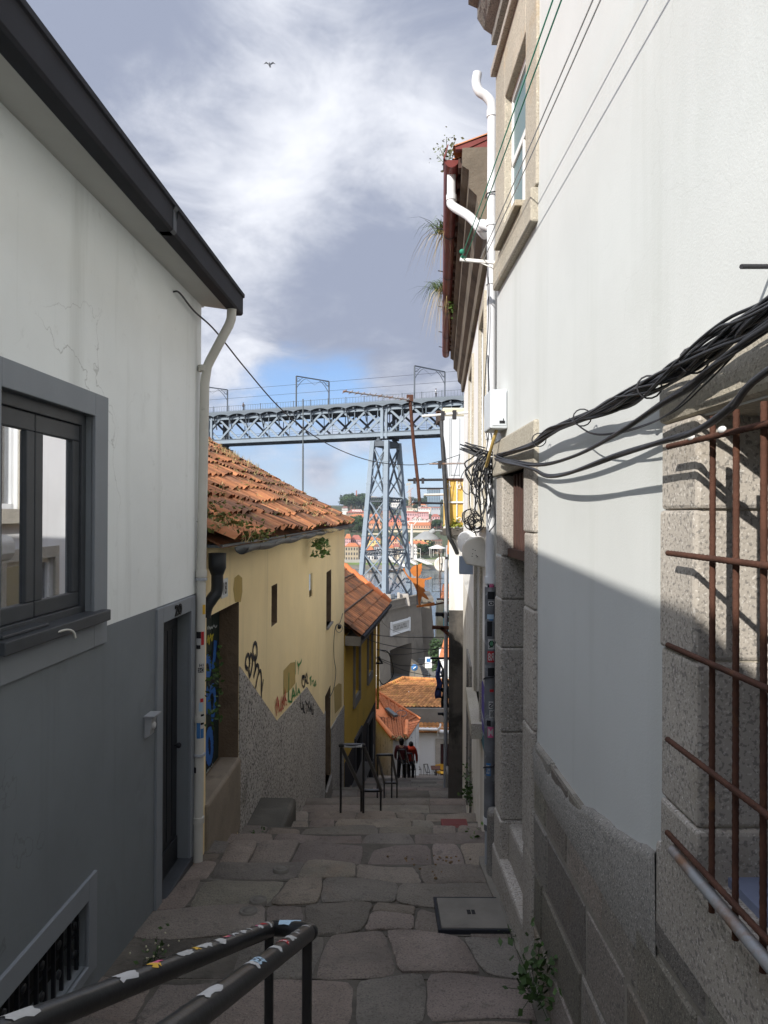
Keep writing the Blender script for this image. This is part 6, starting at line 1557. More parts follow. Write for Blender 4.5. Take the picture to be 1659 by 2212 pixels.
# ================================================================ high steel bridge
ba, bb = V((.913, -.408, 0)), V((.408, .913, 0))
D0 = V((.49, 132.97, 0))
def B(t, k, h): return D0 + ba * t + bb * k + V((0, 0, h))
BR = thing('steel_bridge', 'tall pale blue grey lattice bridge crossing high over the river', 'bridge', B(0, 4, -16))
T0, T1 = -75, 62
def bbox(mb, t0, t1, k0, k1, h0, h1, mi=0): return mb.hexa([B(t0, k0, h0), B(t1, k0, h0), B(t1, k1, h0), B(t0, k1, h0), B(t0, k0, h1), B(t1, k0, h1), B(t1, k1, h1), B(t0, k1, h1)], mi)
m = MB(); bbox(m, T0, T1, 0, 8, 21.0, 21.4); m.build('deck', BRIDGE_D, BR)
m = MB(); bbox(m, T0, T1, -.12, -.01, 20.95, 21.45); BRIDGE_E = mat('mid grey bridge steel', (.12, .145, .17), .6, .1, .25); m.build('deck_edge', BRIDGE_E, BR)
def railing(k):
    m = MB(); bbox(m, T0, T1, k - .03, k + .03, 22.48, 22.54); bbox(m, T0, T1, k - .02, k + .02, 21.55, 21.58)
    t = T0
    while t < T1: bbox(m, t, t + .03, k - .015, k + .015, 21.4, 22.52); t += .6
    t = T0
    while t < T1: bbox(m, t, t + .1, k - .05, k + .05, 21.2, 22.66); t += 3.9
    return m.build('railing', BRIDGE_D, BR)
railing(-.05); railing(7.9)
PAN = 3.9
m = MB(); t = T0
while t < T1 - PAN:
    n_ = 10; lo = [B(t + PAN * i / n_, -.1, 20.95 - .08 - .42 * (abs(2 * i / n_ - 1) ** 2.2)) for i in range(n_ + 1)]; hi = [B(t + PAN * i / n_, -.1, 20.95) for i in range(n_ + 1)]
    m.add(lo + hi + [p + bb * .1 for p in lo], [(i, i + 1, n_ + 2 + i, n_ + 1 + i) for i in range(n_)] + [(i, i + 1, 2 * n_ + 3 + i, 2 * n_ + 2 + i) for i in range(n_)])
    t += PAN
m.build('scalloped_fascia', BRIDGE_E, BR)
t = T0; k = 0; proto = None
while t < T1:
    if proto is None:
        m = MB(); pts = [B(t, 1.15 - 1.2 * (i / 8) ** 1.0, 17.9 + 2.3 * (math.sin(i / 8 * math.pi / 2))) for i in range(9)]
        for p, q in zip(pts, pts[1:]): m.beam(p, q, .16, .22)
        m.beam(pts[-1], B(t, 1.2, 20.5), .12, .3)
        proto = m.build('bracket', BRIDGE_D, BR)
    else:
        c = proto.copy(); COL.objects.link(c); c.location = proto.location + ba * (t - T0)
    t += PAN
TP = 4.9
def truss(k, mt, nm):
    m = MB(); bbox(m, T0, T1, k - .25, k + .25, 19.9, 20.55); bbox(m, T0, T1, k - .3, k + .3, 14.9, 15.7); bbox(m, T0, T1, k - .5, k + .5, 15.7, 15.75)
    t = 0 - TP * 15
    while t < T1 - TP:
        m.beam(B(t, k - .12, 15.6), B(t + TP, k - .12, 19.95), .40, .14, bb); m.beam(B(t + TP, k + .12, 15.6), B(t, k + .12, 19.95), .40, .14, bb)
        m.beam(B(t + TP / 2, k, 14.9), B(t + TP / 2, k, 19.95), .12, .12, bb); t += TP
    for tc in (-.95, -41.5): 
        m.beam(B(tc - .5, k - .2, 14.5), B(tc - .5, k - .2, 20.5), .55, .5, bb); m.beam(B(tc + .35, k - .2, 14.5), B(tc + .35, k - .2, 20.5), .45, .4, bb)
    return m.build(nm, mt, BR)
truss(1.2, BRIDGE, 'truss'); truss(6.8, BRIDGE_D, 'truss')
m = MB(); t = -73.5
while t < T1:
    bbox(m, t, t + .3, .2, 7.8, 20.4, 21.0); bbox(m, t, t + .25, 1.4, 6.6, 14.95, 15.4)
    m.beam(B(t, 1.3, 15.05), B(t + TP / 2, 6.7, 15.05), .18, .15); t += TP / 2
bbox(m, T0, T1, 2.4, 2.8, 20.3, 21); bbox(m, T0, T1, 5.2, 5.6, 20.3, 21); m.build('floor_beams', BRIDGE_D, BR)
m = MB()
for k in (2.4, 5.6): bbox(m, T0, T1, k - .02, k + .02, 16.8, 16.86); bbox(m, T0, T1, k - .02, k + .02, 16.4, 16.44)
bbox(m, T0, T1, 2.3, 5.7, 15.78, 15.84); m.build('walkway', BRIDGE_D, BR)
def mast(u, vt, label=None):
    d = ray(u, 900); t = 0; best = None
    for i in range(-700, 600): 
        p = B(i / 10, .25, 0); e = abs(p.x / p.y - d.x / d.y)
        if best is None or e < best[0]: best = (e, i / 10)
    t = best[1]; m = MB(); h = 27.6; t2 = t + 3.3
    m.beam(B(t, .25, 21.3), B(t, .25, h), .22, .22, bb); m.beam(B(t2, 7.75, 21.3), B(t2, 7.75, h - .1), .22, .22, bb)
    m.beam(B(t, .25, h), B(t2, 7.75, h), .16, .22)
    for s_, (tt, kk) in ((1, (t, .25)), (-1, (t2, 7.75))):
        n_ = 6; dt = (t2 - t) / 7.5
        arc = [B(tt + s_ * dt * 2.2 * (i / n_), kk + s_ * 2.2 * (i / n_), h - 2.4 + 2.2 * math.sin(i / n_ * 1.4)) for i in range(n_ + 1)]
        for p, q in zip(arc, arc[1:]): m.beam(p, q, .09)
        m.beam(B(tt, kk, h - 1.2), B(tt + s_ * dt * 1.4, kk + s_ * 1.4, h - .2), .08); m.lathe(B(tt + s_ * dt * .5, kk + s_ * .5, h - .7), [(.3, 0), (.36, .05), (.3, .1)], 8, (0, 1, 0))
    m.beam(B(t + 1.0, 2.6, h - .3), B(t + 1.8, 4.4, h - 1.2), .04); m.beam(B(t2 - 1.0, 5.6, h - .3), B(t + 1.8, 4.4, h - 1.2), .04)
    return m.build('catenary_mast', BRIDGE_D, BR)
mast(640, 815); mast(896, 788); mast(418, 840)
m = MB()
for k, h in ((2.4, 26.4), (5.4, 25.2)):
    m.tube([B(t_, k, h) for t_ in (T0, -20, 20, T1)], .03, 4)
m.build('overhead_line', WIRE, BR)
# bearings and piers
def pier(tc, w0, w1, d0, d1, nm='pier'):
    # near right corner of the top stands on the near truss line
    cen = B(tc - w0 / 2, 1.2 + d0 / 2, 0)
    def corner(i, j, f): return cen + ba * (i * (w0 + (w1 - w0) * f) / 2) + bb * (j * (d0 + (d1 - d0) * f) / 2)
    zt, zb = 14.1, -16.6
    def pt(i, j, f): c = corner(i, j, f); c.z = zt + (zb - zt) * f; return c
    m = MB(); bb_ = .7
    m.hexa([pt(-1.12, -1.1, 0) - V((0, 0, 1.0)), pt(1.12, -1.1, 0) - V((0, 0, 1.0)), pt(1.12, 1.1, 0) - V((0, 0, 1.0)), pt(-1.12, 1.1, 0) - V((0, 0, 1.0)), pt(-1.12, -1.1, 0), pt(1.12, -1.1, 0), pt(1.12, 1.1, 0), pt(-1.12, 1.1, 0)])
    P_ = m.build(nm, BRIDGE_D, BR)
    for i, j in ((-1, -1), (1, -1), (1, 1), (-1, 1)):
        m = MB(); wd = .85; a, b = pt(i, j, 0), pt(i, j, 1)
        m.beam(a, b, wd, wd, bb); 
        for f in (.12, .26, .42, .58, .74, .9): c = a.lerp(b, f); m.beam(c, a.lerp(b, f + .012), wd * 1.12, wd * 1.12, bb)
        m.build('leg', BRIDGE, P_)
    lv = [0.03, .36, .69, 1.0]
    faces = (((-1, -1), (1, -1)), ((1, -1), (1, 1)), ((1, 1), (-1, 1)), ((-1, 1), (-1, -1)))
    for fi, (p, q) in enumerate(faces):
        m = MB()
        for a, b in zip(lv, lv[1:]):
            mid = (a + b) / 2 if fi % 2 == 0 else None
            segs = ((a, b),) if fi % 2 else ((a, mid), (mid, b))
            for s0, s1 in segs:
                m.beam(pt(*p, s0), pt(*q, s1), .36, .18); m.beam(pt(*q, s0), pt(*p, s1), .36, .18)
        m.build('bracing', BRIDGE if fi in (0, 2) else BRIDGE_D, P_)
        for f in lv[1:]:
            m = MB()
            for e in (-.45, .25): 
                z = V((0, 0, e)); m.beam(pt(*p, f) + z, pt(*q, f) + z, .22, .2)
            n_ = 8
            for i in range(n_): m.beam(pt(*p, f).lerp(pt(*q, f), i / n_) + V((0, 0, -.45)), pt(*p, f).lerp(pt(*q, f), (i + 1) / n_) + V((0, 0, .25)), .1)
            m.build('lattice_girder', BRIDGE_D, P_)
    m = MB()
    c0, c1 = pt(0, 0, 0), pt(0, 0, 1); m.beam(c0 + ba * .4, c1 + ba * .4, .1); m.beam(c0 - ba * .1, c1 - ba * .1, .1)
    for i in range(60): m.beam(c0.lerp(c1, i / 60) + ba * .4, c0.lerp(c1, i / 60) - ba * .1, .07)
    m.build('ladder', BRIDGE_D, P_)
    for i, j in ((-.3, -.9), (.55, .9)):
        m = MB(); c = pt(i, j, 0); m.lathe(c, [(.75, 0), (.3, .45), (.3, .62), (.6, .8)], 8); m.build('bearing', BRIDGE_D, P_)
pier(-.5, 2.9, 5.2, 5.6, 12.6); pier(-40.5, 2.9, 4.4, 5.6, 10.5)
def bridge_person(u, vfoot, h, jacket, lab, k=.9):
    d = ray(u, 900); best = min(((abs(B(i / 10, k, 0).x / B(i / 10, k, 0).y - d.x / d.y), i / 10) for i in range(-700, 600)))
    p = B(best[1], k, 21.4); person(p, h, jacket, flat('dark trousers', (.03, .03, .035)), HAIR, lab, 1.2, .12, arms=.12)
bridge_person(526, 880, 1.75, flat('brown jacket', (.16, .11, .09)), 'person in a brown jacket on the left part of the bridge deck', .6)
bridge_person(942, 862, 1.75, flat('white top', (.62, .62, .62)), 'person in a white top walking on the bridge deck by the right hand mast', .6)

# ================================================================ masonry base of the pier
AB = thing('masonry_abutment', 'massive stone bridge base with a plaque and a dark arch', 'bridge base', (5, 130, -29.6))
class Face(Wall):
    """upright face through c along direction d; parameters: metres along, height"""
    def __init__(s, c, d, side=1):
        s.o = V(c); s.d = V(d).normalized(); s.n = V((s.d.y, -s.d.x, 0)) * side; s.y0 = 0; s.k = 0
    def p(s, y, h, o=0.0): return s.o + s.d * y + s.n * o + V((0, 0, h))
    def hit(s, u, v, o=0.0):
        dr = ray(u, v); q = s.o + s.n * o; t = q.dot(s.n) / dr.dot(s.n); x = dr * t - q
        return x.dot(s.d), x.z
pc = P(819, 1322, 121); pc.z = 0
e_ = P(909, 1300, 135.5); e_.z = 0
F1 = Face(pc, e_ - pc); FL = (e_ - pc).length
a0, a1 = F1.hit(839, 1420)[0], F1.hit(886, 1420)[0]
zt = -16.6
m = MB(); spring, crown = F1.hit(839, 1405)[1], F1.hit(880, 1389)[1]
BT = .045  # batter
ptf = lambda y, h, o=0: F1.p(y + (FL / 2 - y) * 0, h, o + (zt - h) * BT)
n_ = 14
arch = [(a0 + (a1 - a0) * i / n_, spring + (crown - spring) * math.sin(math.pi * (i / n_)) ** .7) for i in range(n_ + 1)]
m.quad(ptf(-.7, -31), ptf(a0, -31), ptf(a0, zt), ptf(0, zt)); m.quad(ptf(a1, -31), ptf(FL + .8, -31), ptf(FL, zt), ptf(a1, zt))
for (ya, ha), (yb_, hb) in zip(arch, arch[1:]):
    m.quad(ptf(ya, ha), ptf(yb_, hb), ptf(yb_, zt), ptf(ya, zt)); m.quad(ptf(ya, ha), ptf(yb_, hb), F1.p(yb_, hb, -6), F1.p(ya, ha, -6))
for y_ in (a0, a1): m.quad(ptf(y_, -31), ptf(y_, spring), F1.p(y_, spring, -6), F1.p(y_, -31, -6))
m.quad(F1.p(a0, -31, -6), F1.p(a1, -31, -6), F1.p(a1, crown + .3, -6), F1.p(a0, crown + .3, -6))
# other sides and top
bk = F1.n * -13
m.quad(ptf(-.7, -31), ptf(0, zt), ptf(0, zt) + bk, ptf(-.7, -31) + bk * 1.1); m.quad(ptf(FL + .8, -31), ptf(FL, zt), ptf(FL, zt) + bk, ptf(FL + .8, -31) + bk * 1.1)
m.quad(ptf(0, zt), ptf(FL, zt), ptf(FL, zt) + bk, ptf(0, zt) + bk)
m.build('wall', MASON, AB)
m = MB()
for o0, o1, h0, h1 in ((-13, .35, zt, zt + .35), (-.4, .1, zt + .35, zt + 1.35), (-.5, .2, zt + 1.35, zt + 1.6)):
    m.hexa([F1.p(-.3, h0, o0), F1.p(FL + .3, h0, o0), F1.p(FL + .3, h0, o1), F1.p(-.3, h0, o1), F1.p(-.3, h1, o0), F1.p(FL + .3, h1, o0), F1.p(FL + .3, h1, o1), F1.p(-.3, h1, o1)])
m.build('parapet', MASON, AB)
q = [F1.hit(*c, .3) for c in ((845, 1370), (884.5, 1360), (884.5, 1337), (845, 1347))]
sl_ = lambda y_, h_, o_: F1.p(y_, h_, o_)
y0, y1 = q[0][0], q[1][0]; h0, h1 = -21.0 + .0, -18.7
h0 = (q[0][1] + q[1][1]) / 2; h1 = (q[2][1] + q[3][1]) / 2
m = MB(); m.wbox(F1, y0, y1, h0, h1, .0, .34); pl = m.build('plaque', mat('pale stone plaque', (.46, .45, .42), .9, .08, 1), AB)
m = MB()
for z in ((y0, y1, h0 - .18, h0 + .18), (y0, y1, h1 - .18, h1 + .18), (y0 - .2, y0 + .25, h0 - .3, h1 + .3), (y1 - .25, y1 + .2, h0 - .3, h1 + .3)): m.wbox(F1, *z, .2, .48)
m.build('frame', WHITEP, pl)
m = MB()
for i in range(9): yy = y0 + 1 + (y1 - y0 - 2) * i / 9; m.wbox(F1, yy, yy + .25, h0 + .6, h1 - .55, .34, .37)
for i in range(9): yy = y0 + 1 + (y1 - y0 - 2) * i / 9; m.wbox(F1, yy, yy + .5, (h0 + .6) if i % 3 else (h1 - .75), (h0 + .8) if i % 3 else (h1 - .55), .34, .37)
m.build('worn_inscription', CONC, pl)
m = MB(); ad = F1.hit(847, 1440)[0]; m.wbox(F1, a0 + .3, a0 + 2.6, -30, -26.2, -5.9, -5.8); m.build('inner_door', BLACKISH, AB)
# second tower of the base to the right, darker
m = MB(); c = P(911, 1330, 139); c2 = P(932, 1330, 139); m.hexa([V((c.x, 139, -31)), V((c2.x + 1.2, 139, -31)), V((c2.x + 1.2, 152, -31)), V((c.x, 152, -31)), V((c.x, 139, -17)), V((c2.x, 139, -17)), V((c2.x, 152, -17)), V((c.x, 152, -17))]); m.build('side_tower', MASON, AB)
m = MB(); m.box(c.x - .3, c2.x + .4, 138.6, 152, -17, -16.2); m.build('tower_cornice', MASON, AB)
m = MB(); q = P(903, 1440, 126); m.hexa([V((q.x - 1.6, 126, -30)), V((q.x + 1.4, 126, -30)), V((q.x + 1.4, 130, -30)), V((q.x - 1.6, 130, -30)), V((q.x - 1, 126, -26)), V((q.x + .4, 126, -27)), V((q.x + .4, 129, -27)), V((q.x - 1, 129, -26))]); m.build('buttress', MASON, AB)
# stalls and blocks stored on the base
for i, (u, v, w_, h_, d_, mt, lab) in enumerate(((838, 1303, 1.6, 1.3, 1.2, GRANITE, 'pale stone block lying on the bridge base, leftmost'), (862, 1298, .7, 1.6, .7, GRANITE, 'narrow pale stone pillar on the bridge base'), (874, 1294, 2.2, 1.2, 1.4, GRANITE, 'rounded pale stone block on the bridge base'), (850, 1301, .9, 1.1, .9, BRIDGE_D, 'dark machine block on the bridge base'))):
    p = P(u, v, 128 + i * .8); m = MB(); m.hexa([V((p.x - w_ / 2, p.y, zt)), V((p.x + w_ / 2, p.y, zt)), V((p.x + w_ / 2, p.y + d_, zt)), V((p.x - w_ / 2, p.y + d_, zt)), V((p.x - w_ * .4, p.y + .1, zt + 1 + h_)), V((p.x + w_ * .35, p.y + .1, zt + 1 + h_ * .9)), V((p.x + w_ * .35, p.y + d_ - .1, zt + 1 + h_)), V((p.x - w_ * .4, p.y + d_ - .1, zt + 1 + h_))])
    tag(m.build('stone_block', mt, None, .15), lab, 'block')
# ruined wall and tiled shed at the right edge
RW = thing('ruined_tower', 'old pale stone wall with a turquoise banner and orange roof by the river', 'ruin', P(958, 1330, 150))
p0, p1 = P(943, 1300, 150), P(985, 1300, 150)
m = MB(); m.hexa([V((P(938, 1370, 150).x, 150, -36)), V((p1.x, 150, -36)), V((p1.x, 156, -36)), V((p0.x, 156, -36)), V((p0.x + .4, 150, -18.6)), V((p1.x, 150, -18.6)), V((p1.x, 156, -18.6)), V((p0.x + .4, 156, -18.6))]); m.build('wall', mat('pale rubble wall', (.40, .37, .27), .95, .2, .5, .4, 2, dirt=[((.22, .22, .08), .35, .56, .6)]), RW)
m = MB(); m.quad(P(960, 1292, 149.8), P(969, 1292, 149.8), P(969, 1372, 149.8), P(958, 1364, 149.8)); m.build('banner', TURQ, RW)
m = MB(); m.add([P(951, 1292, 149.5), P(985, 1292, 149.5), P(985, 1262, 158), P(957, 1262, 158)], [(0, 1, 2, 3)]); m.build('roof', TILE_N, RW)
m = MB(); m.box(P(958, 1260, 158).x, P(972, 1260, 158).x, 158, 158.6, -16.3, -15.2); m.build('chimney', RED_G, RW)
SHD = thing('tiled_shed', 'steep orange tiled shed roof at the foot of the pale ruin', 'shed', P(965, 1420, 110))
m = MB(); m.add([P(949, 1420, 108), P(980, 1420, 108), P(985, 1378, 116), P(960, 1378, 116)], [(0, 1, 2, 3)]); m.build('roof', TILE_N, SHD)
m = MB(); p, q = P(949, 1420, 108.2), P(982, 1420, 108.2); m.hexa([V((p.x, 108.3, -31)), V((q.x, 108.3, -31)), V((q.x, 116, -31)), V((p.x + .6, 116, -31)), V((p.x, 108.3, p.z)), V((q.x, 108.3, p.z)), V((q.x, 116, p.z)), V((p.x + .6, 116, p.z))]); m.build('wall', WHITEP, SHD)
m = MB()
for _ in range(700):
    t = random.random(); c = P(933 + 26 * random.random(), 1412, 132); leaf_mesh(m, [V((c.x + random.gauss(0, .3), 132 + random.uniform(-2, 2), -30 + (random.random() ** .8) * 7.2 * (1 - .5 * abs(random.random() - .3))))], .7, .7)
tag(m.build('dark_bush', FARLEAF), 'dark bush clinging to the rocks beside the bridge base', 'bush')
# street furniture on the lower street
def sign(u, v, y, w_, h_, mt, lab, nm='traffic_sign', mark=None):
    c = P(u, v, y); t = thing(nm, lab, 'sign', V((c.x, y, -29.6)))
    m = MB(); m.tube([(c.x, y, -29.6), (c.x, y, c.z)], .05, 6); m.build('pole', ZINC, t)
    m = MB()
    if nm == 'round_sign': m.lathe(c, [(0, .02), (w_, .02), (w_, -.04), (0, -.04)], 16, (0, -1, 0))
    else: m.box(c.x - w_, c.x + w_, y - .08, y - .04, c.z - h_, c.z + h_)
    m.build('panel', mt, t)
    m = MB()
    if mark == 'arrow': m.beam((c.x - w_ * .4, y - .1, c.z - w_ * .3), (c.x + w_ * .4, y - .1, c.z + w_ * .3), .12, .12); m.build('arrow', WHITEP, t)
    if mark == 'blue': m.box(c.x - w_ * .6, c.x + w_ * .6, y - .1, y - .085, c.z + h_ * .1, c.z + h_ * .75); m.build('blue_field', ST_B, t)
sign(896, 1442, 118, .55, .5, ST_B, 'round blue arrow sign in front of the bridge base', 'round_sign', 'arrow')
sign(926, 1431, 110, .5, .85, WHITEP, 'white parking sign with a blue square by the lower steps', 'parking_sign', 'blue')
for k in range(10):
    pass
m = MB(); p = P(926, 1465, 132); 
for k in range(12): m.box(p.x - 2, p.x + 8, 128 + k * .5, 134.5, -29.6 + k * .22, -29.6 + (k + 1) * .22)
setting(m.build('lower_steps', STREET))
person(V((P(929, 1466, 112).x, 112, -29.6)), 1.7, flat('black jacket', (.02, .02, .02)), flat('black jeans', (.015, .015, .017)), HAIR, 'person in black on the lower street beyond the tiled roof', 0, .08)
m = MB(); p = P(819, 1475, 100); 
for x_ in (-3.2, 0): m.tube([(p.x + x_, 100, -29.6), (p.x + x_, 100, -22.6)], .06, 5)
m.tube([(p.x - 3.2, 100, -22.6), (p.x, 100, -22.6)], .06, 5); m.tube([(p.x - 3.2, 100, -24.6), (p.x, 100, -24.6)], .05, 5); tag(m.build('white_railing', WHITEP), 'white tubular railing at the left foot of the bridge base', 'railing')

# tall thin pole in front of the bridge
m = MB(); p = P(655, 1045, 60); q = P(655, 862, 60); m.tube([p - V((0, 0, 4)), p.lerp(q, .45)], .075, 6); m.tube([p.lerp(q, .45), q], .055, 6); m.tube([q, P(641, 812, 60)], .04, 5) if False else None
tag(m.build('slim_mast', ZINC), 'slim grey mast standing behind the mossy roof below the bridge', 'mast')

# ================================================================ far bank
FC = {}
def fm(key, c): 
    if key not in FC: FC[key] = mat(key, c, .9, .06, .05, dirt=[(tuple(x * .7 for x in c), .12, .62, .5)])
    return FC[key]
W_WHITE, W_PINK, W_SALM, W_PEACH, W_YEL, W_STONE, W_GREY, W_CREAM, W_BROWN = fm('far white wall', (.62, .60, .56)), fm('far pink wall', (.60, .36, .36)), fm('far salmon wall', (.52, .20, .16)), fm('far peach wall', (.62, .36, .24)), fm('far yellow wall', (.66, .50, .22)), fm('far stone wall', (.36, .30, .21)), fm('far grey wall', (.40, .41, .43)), fm('far cream wall', (.58, .50, .38)), fm('far brown wall', (.26, .19, .14))
R_OR, R_RED, R_BR = fm('far orange roof', (.46, .165, .075)), fm('far red roof', (.33, .12, .09)), fm('far brown roof', (.20, .10, .08))
FWIN = fm('far window', (.045, .05, .06))
fx = lambda cx: 743 + cx * .1354
fy = lambda cy: 1037 + cy * .1354
def far_house(c0, c1, ce, cb, cr, dist, wall, roof, cols, rows, lab, depth=14, kind='hip', hole=None, nm='far_house', cat='house', low=7, group=None, win=(.42, .55)):
    p0, p1 = P(fx(c0), fy(cb), dist), P(fx(c1), fy(cb), dist); ze, zr = P(fx(c0), fy(ce), dist).z, P(fx(c0), fy(cr), dist).z
    zb = p0.z; w_ = p1.x - p0.x
    t = thing(nm, lab, cat, V(((p0.x + p1.x) / 2, dist, zb)), group)
    m = MB(); m.box(p0.x, p1.x, dist, dist + depth, zb - low, ze); m.build('wall', wall, t)
    m = MB(); ov = .5
    if zr > ze + .2:
        a, b, c, d = [V(q) for q in ((p0.x - ov, dist - ov, ze), (p1.x + ov, dist - ov, ze), (p1.x + ov, dist + depth + ov, ze), (p0.x - ov, dist + depth + ov, ze))]
        if kind == 'gable':      # gable to the viewer
            r0, r1 = V(((p0.x + p1.x) / 2, dist - ov, zr)), V(((p0.x + p1.x) / 2, dist + depth, zr))
            m.add([a, b, c, d, r0, r1], [(0, 4, 5, 3), (1, 2, 5, 4), (0, 3, 2, 1)]); m.build('roof', roof, t)
            m = MB(); m.add([V((p0.x, dist - .05, ze)), V((p1.x, dist - .05, ze)), V(((p0.x + p1.x) / 2, dist - .05, zr - .1))], [(0, 1, 2)]); m.build('gable', wall, t)
        else:
            k = min(w_ * .3, depth * .5) if kind == 'hip' else 0
            r0, r1 = V((p0.x - ov + k, dist + depth / 2, zr + .6)), V((p1.x + ov - k, dist + depth / 2, zr + .6))
            m.add([a, b, c, d, r0, r1], [(0, 1, 5, 4), (1, 2, 5), (2, 3, 4, 5), (3, 0, 4), (0, 3, 2, 1)]); m.build('roof', roof, t)
    else:
        m.box(p0.x - .2, p1.x + .2, dist - .2, dist + depth, ze, ze + .5); m.build('roof', roof, t)
    if cols:
        ww, hh = w_ / cols * win[0], (ze - zb) / rows * win[1]
        m = MB(); m.box(-ww / 2, ww / 2, -.12, .1, -hh / 2, hh / 2); me = m.mesh('window', FWIN)
        for i in range(cols):
            for j in range(rows):
                o = bpy.data.objects.new('window', me); COL.objects.link(o); o.parent = t
                o.location = V((p0.x + w_ * (i + .5) / cols, dist, zb + (ze - zb) * (j + .5) / rows)) - t.location
    return t
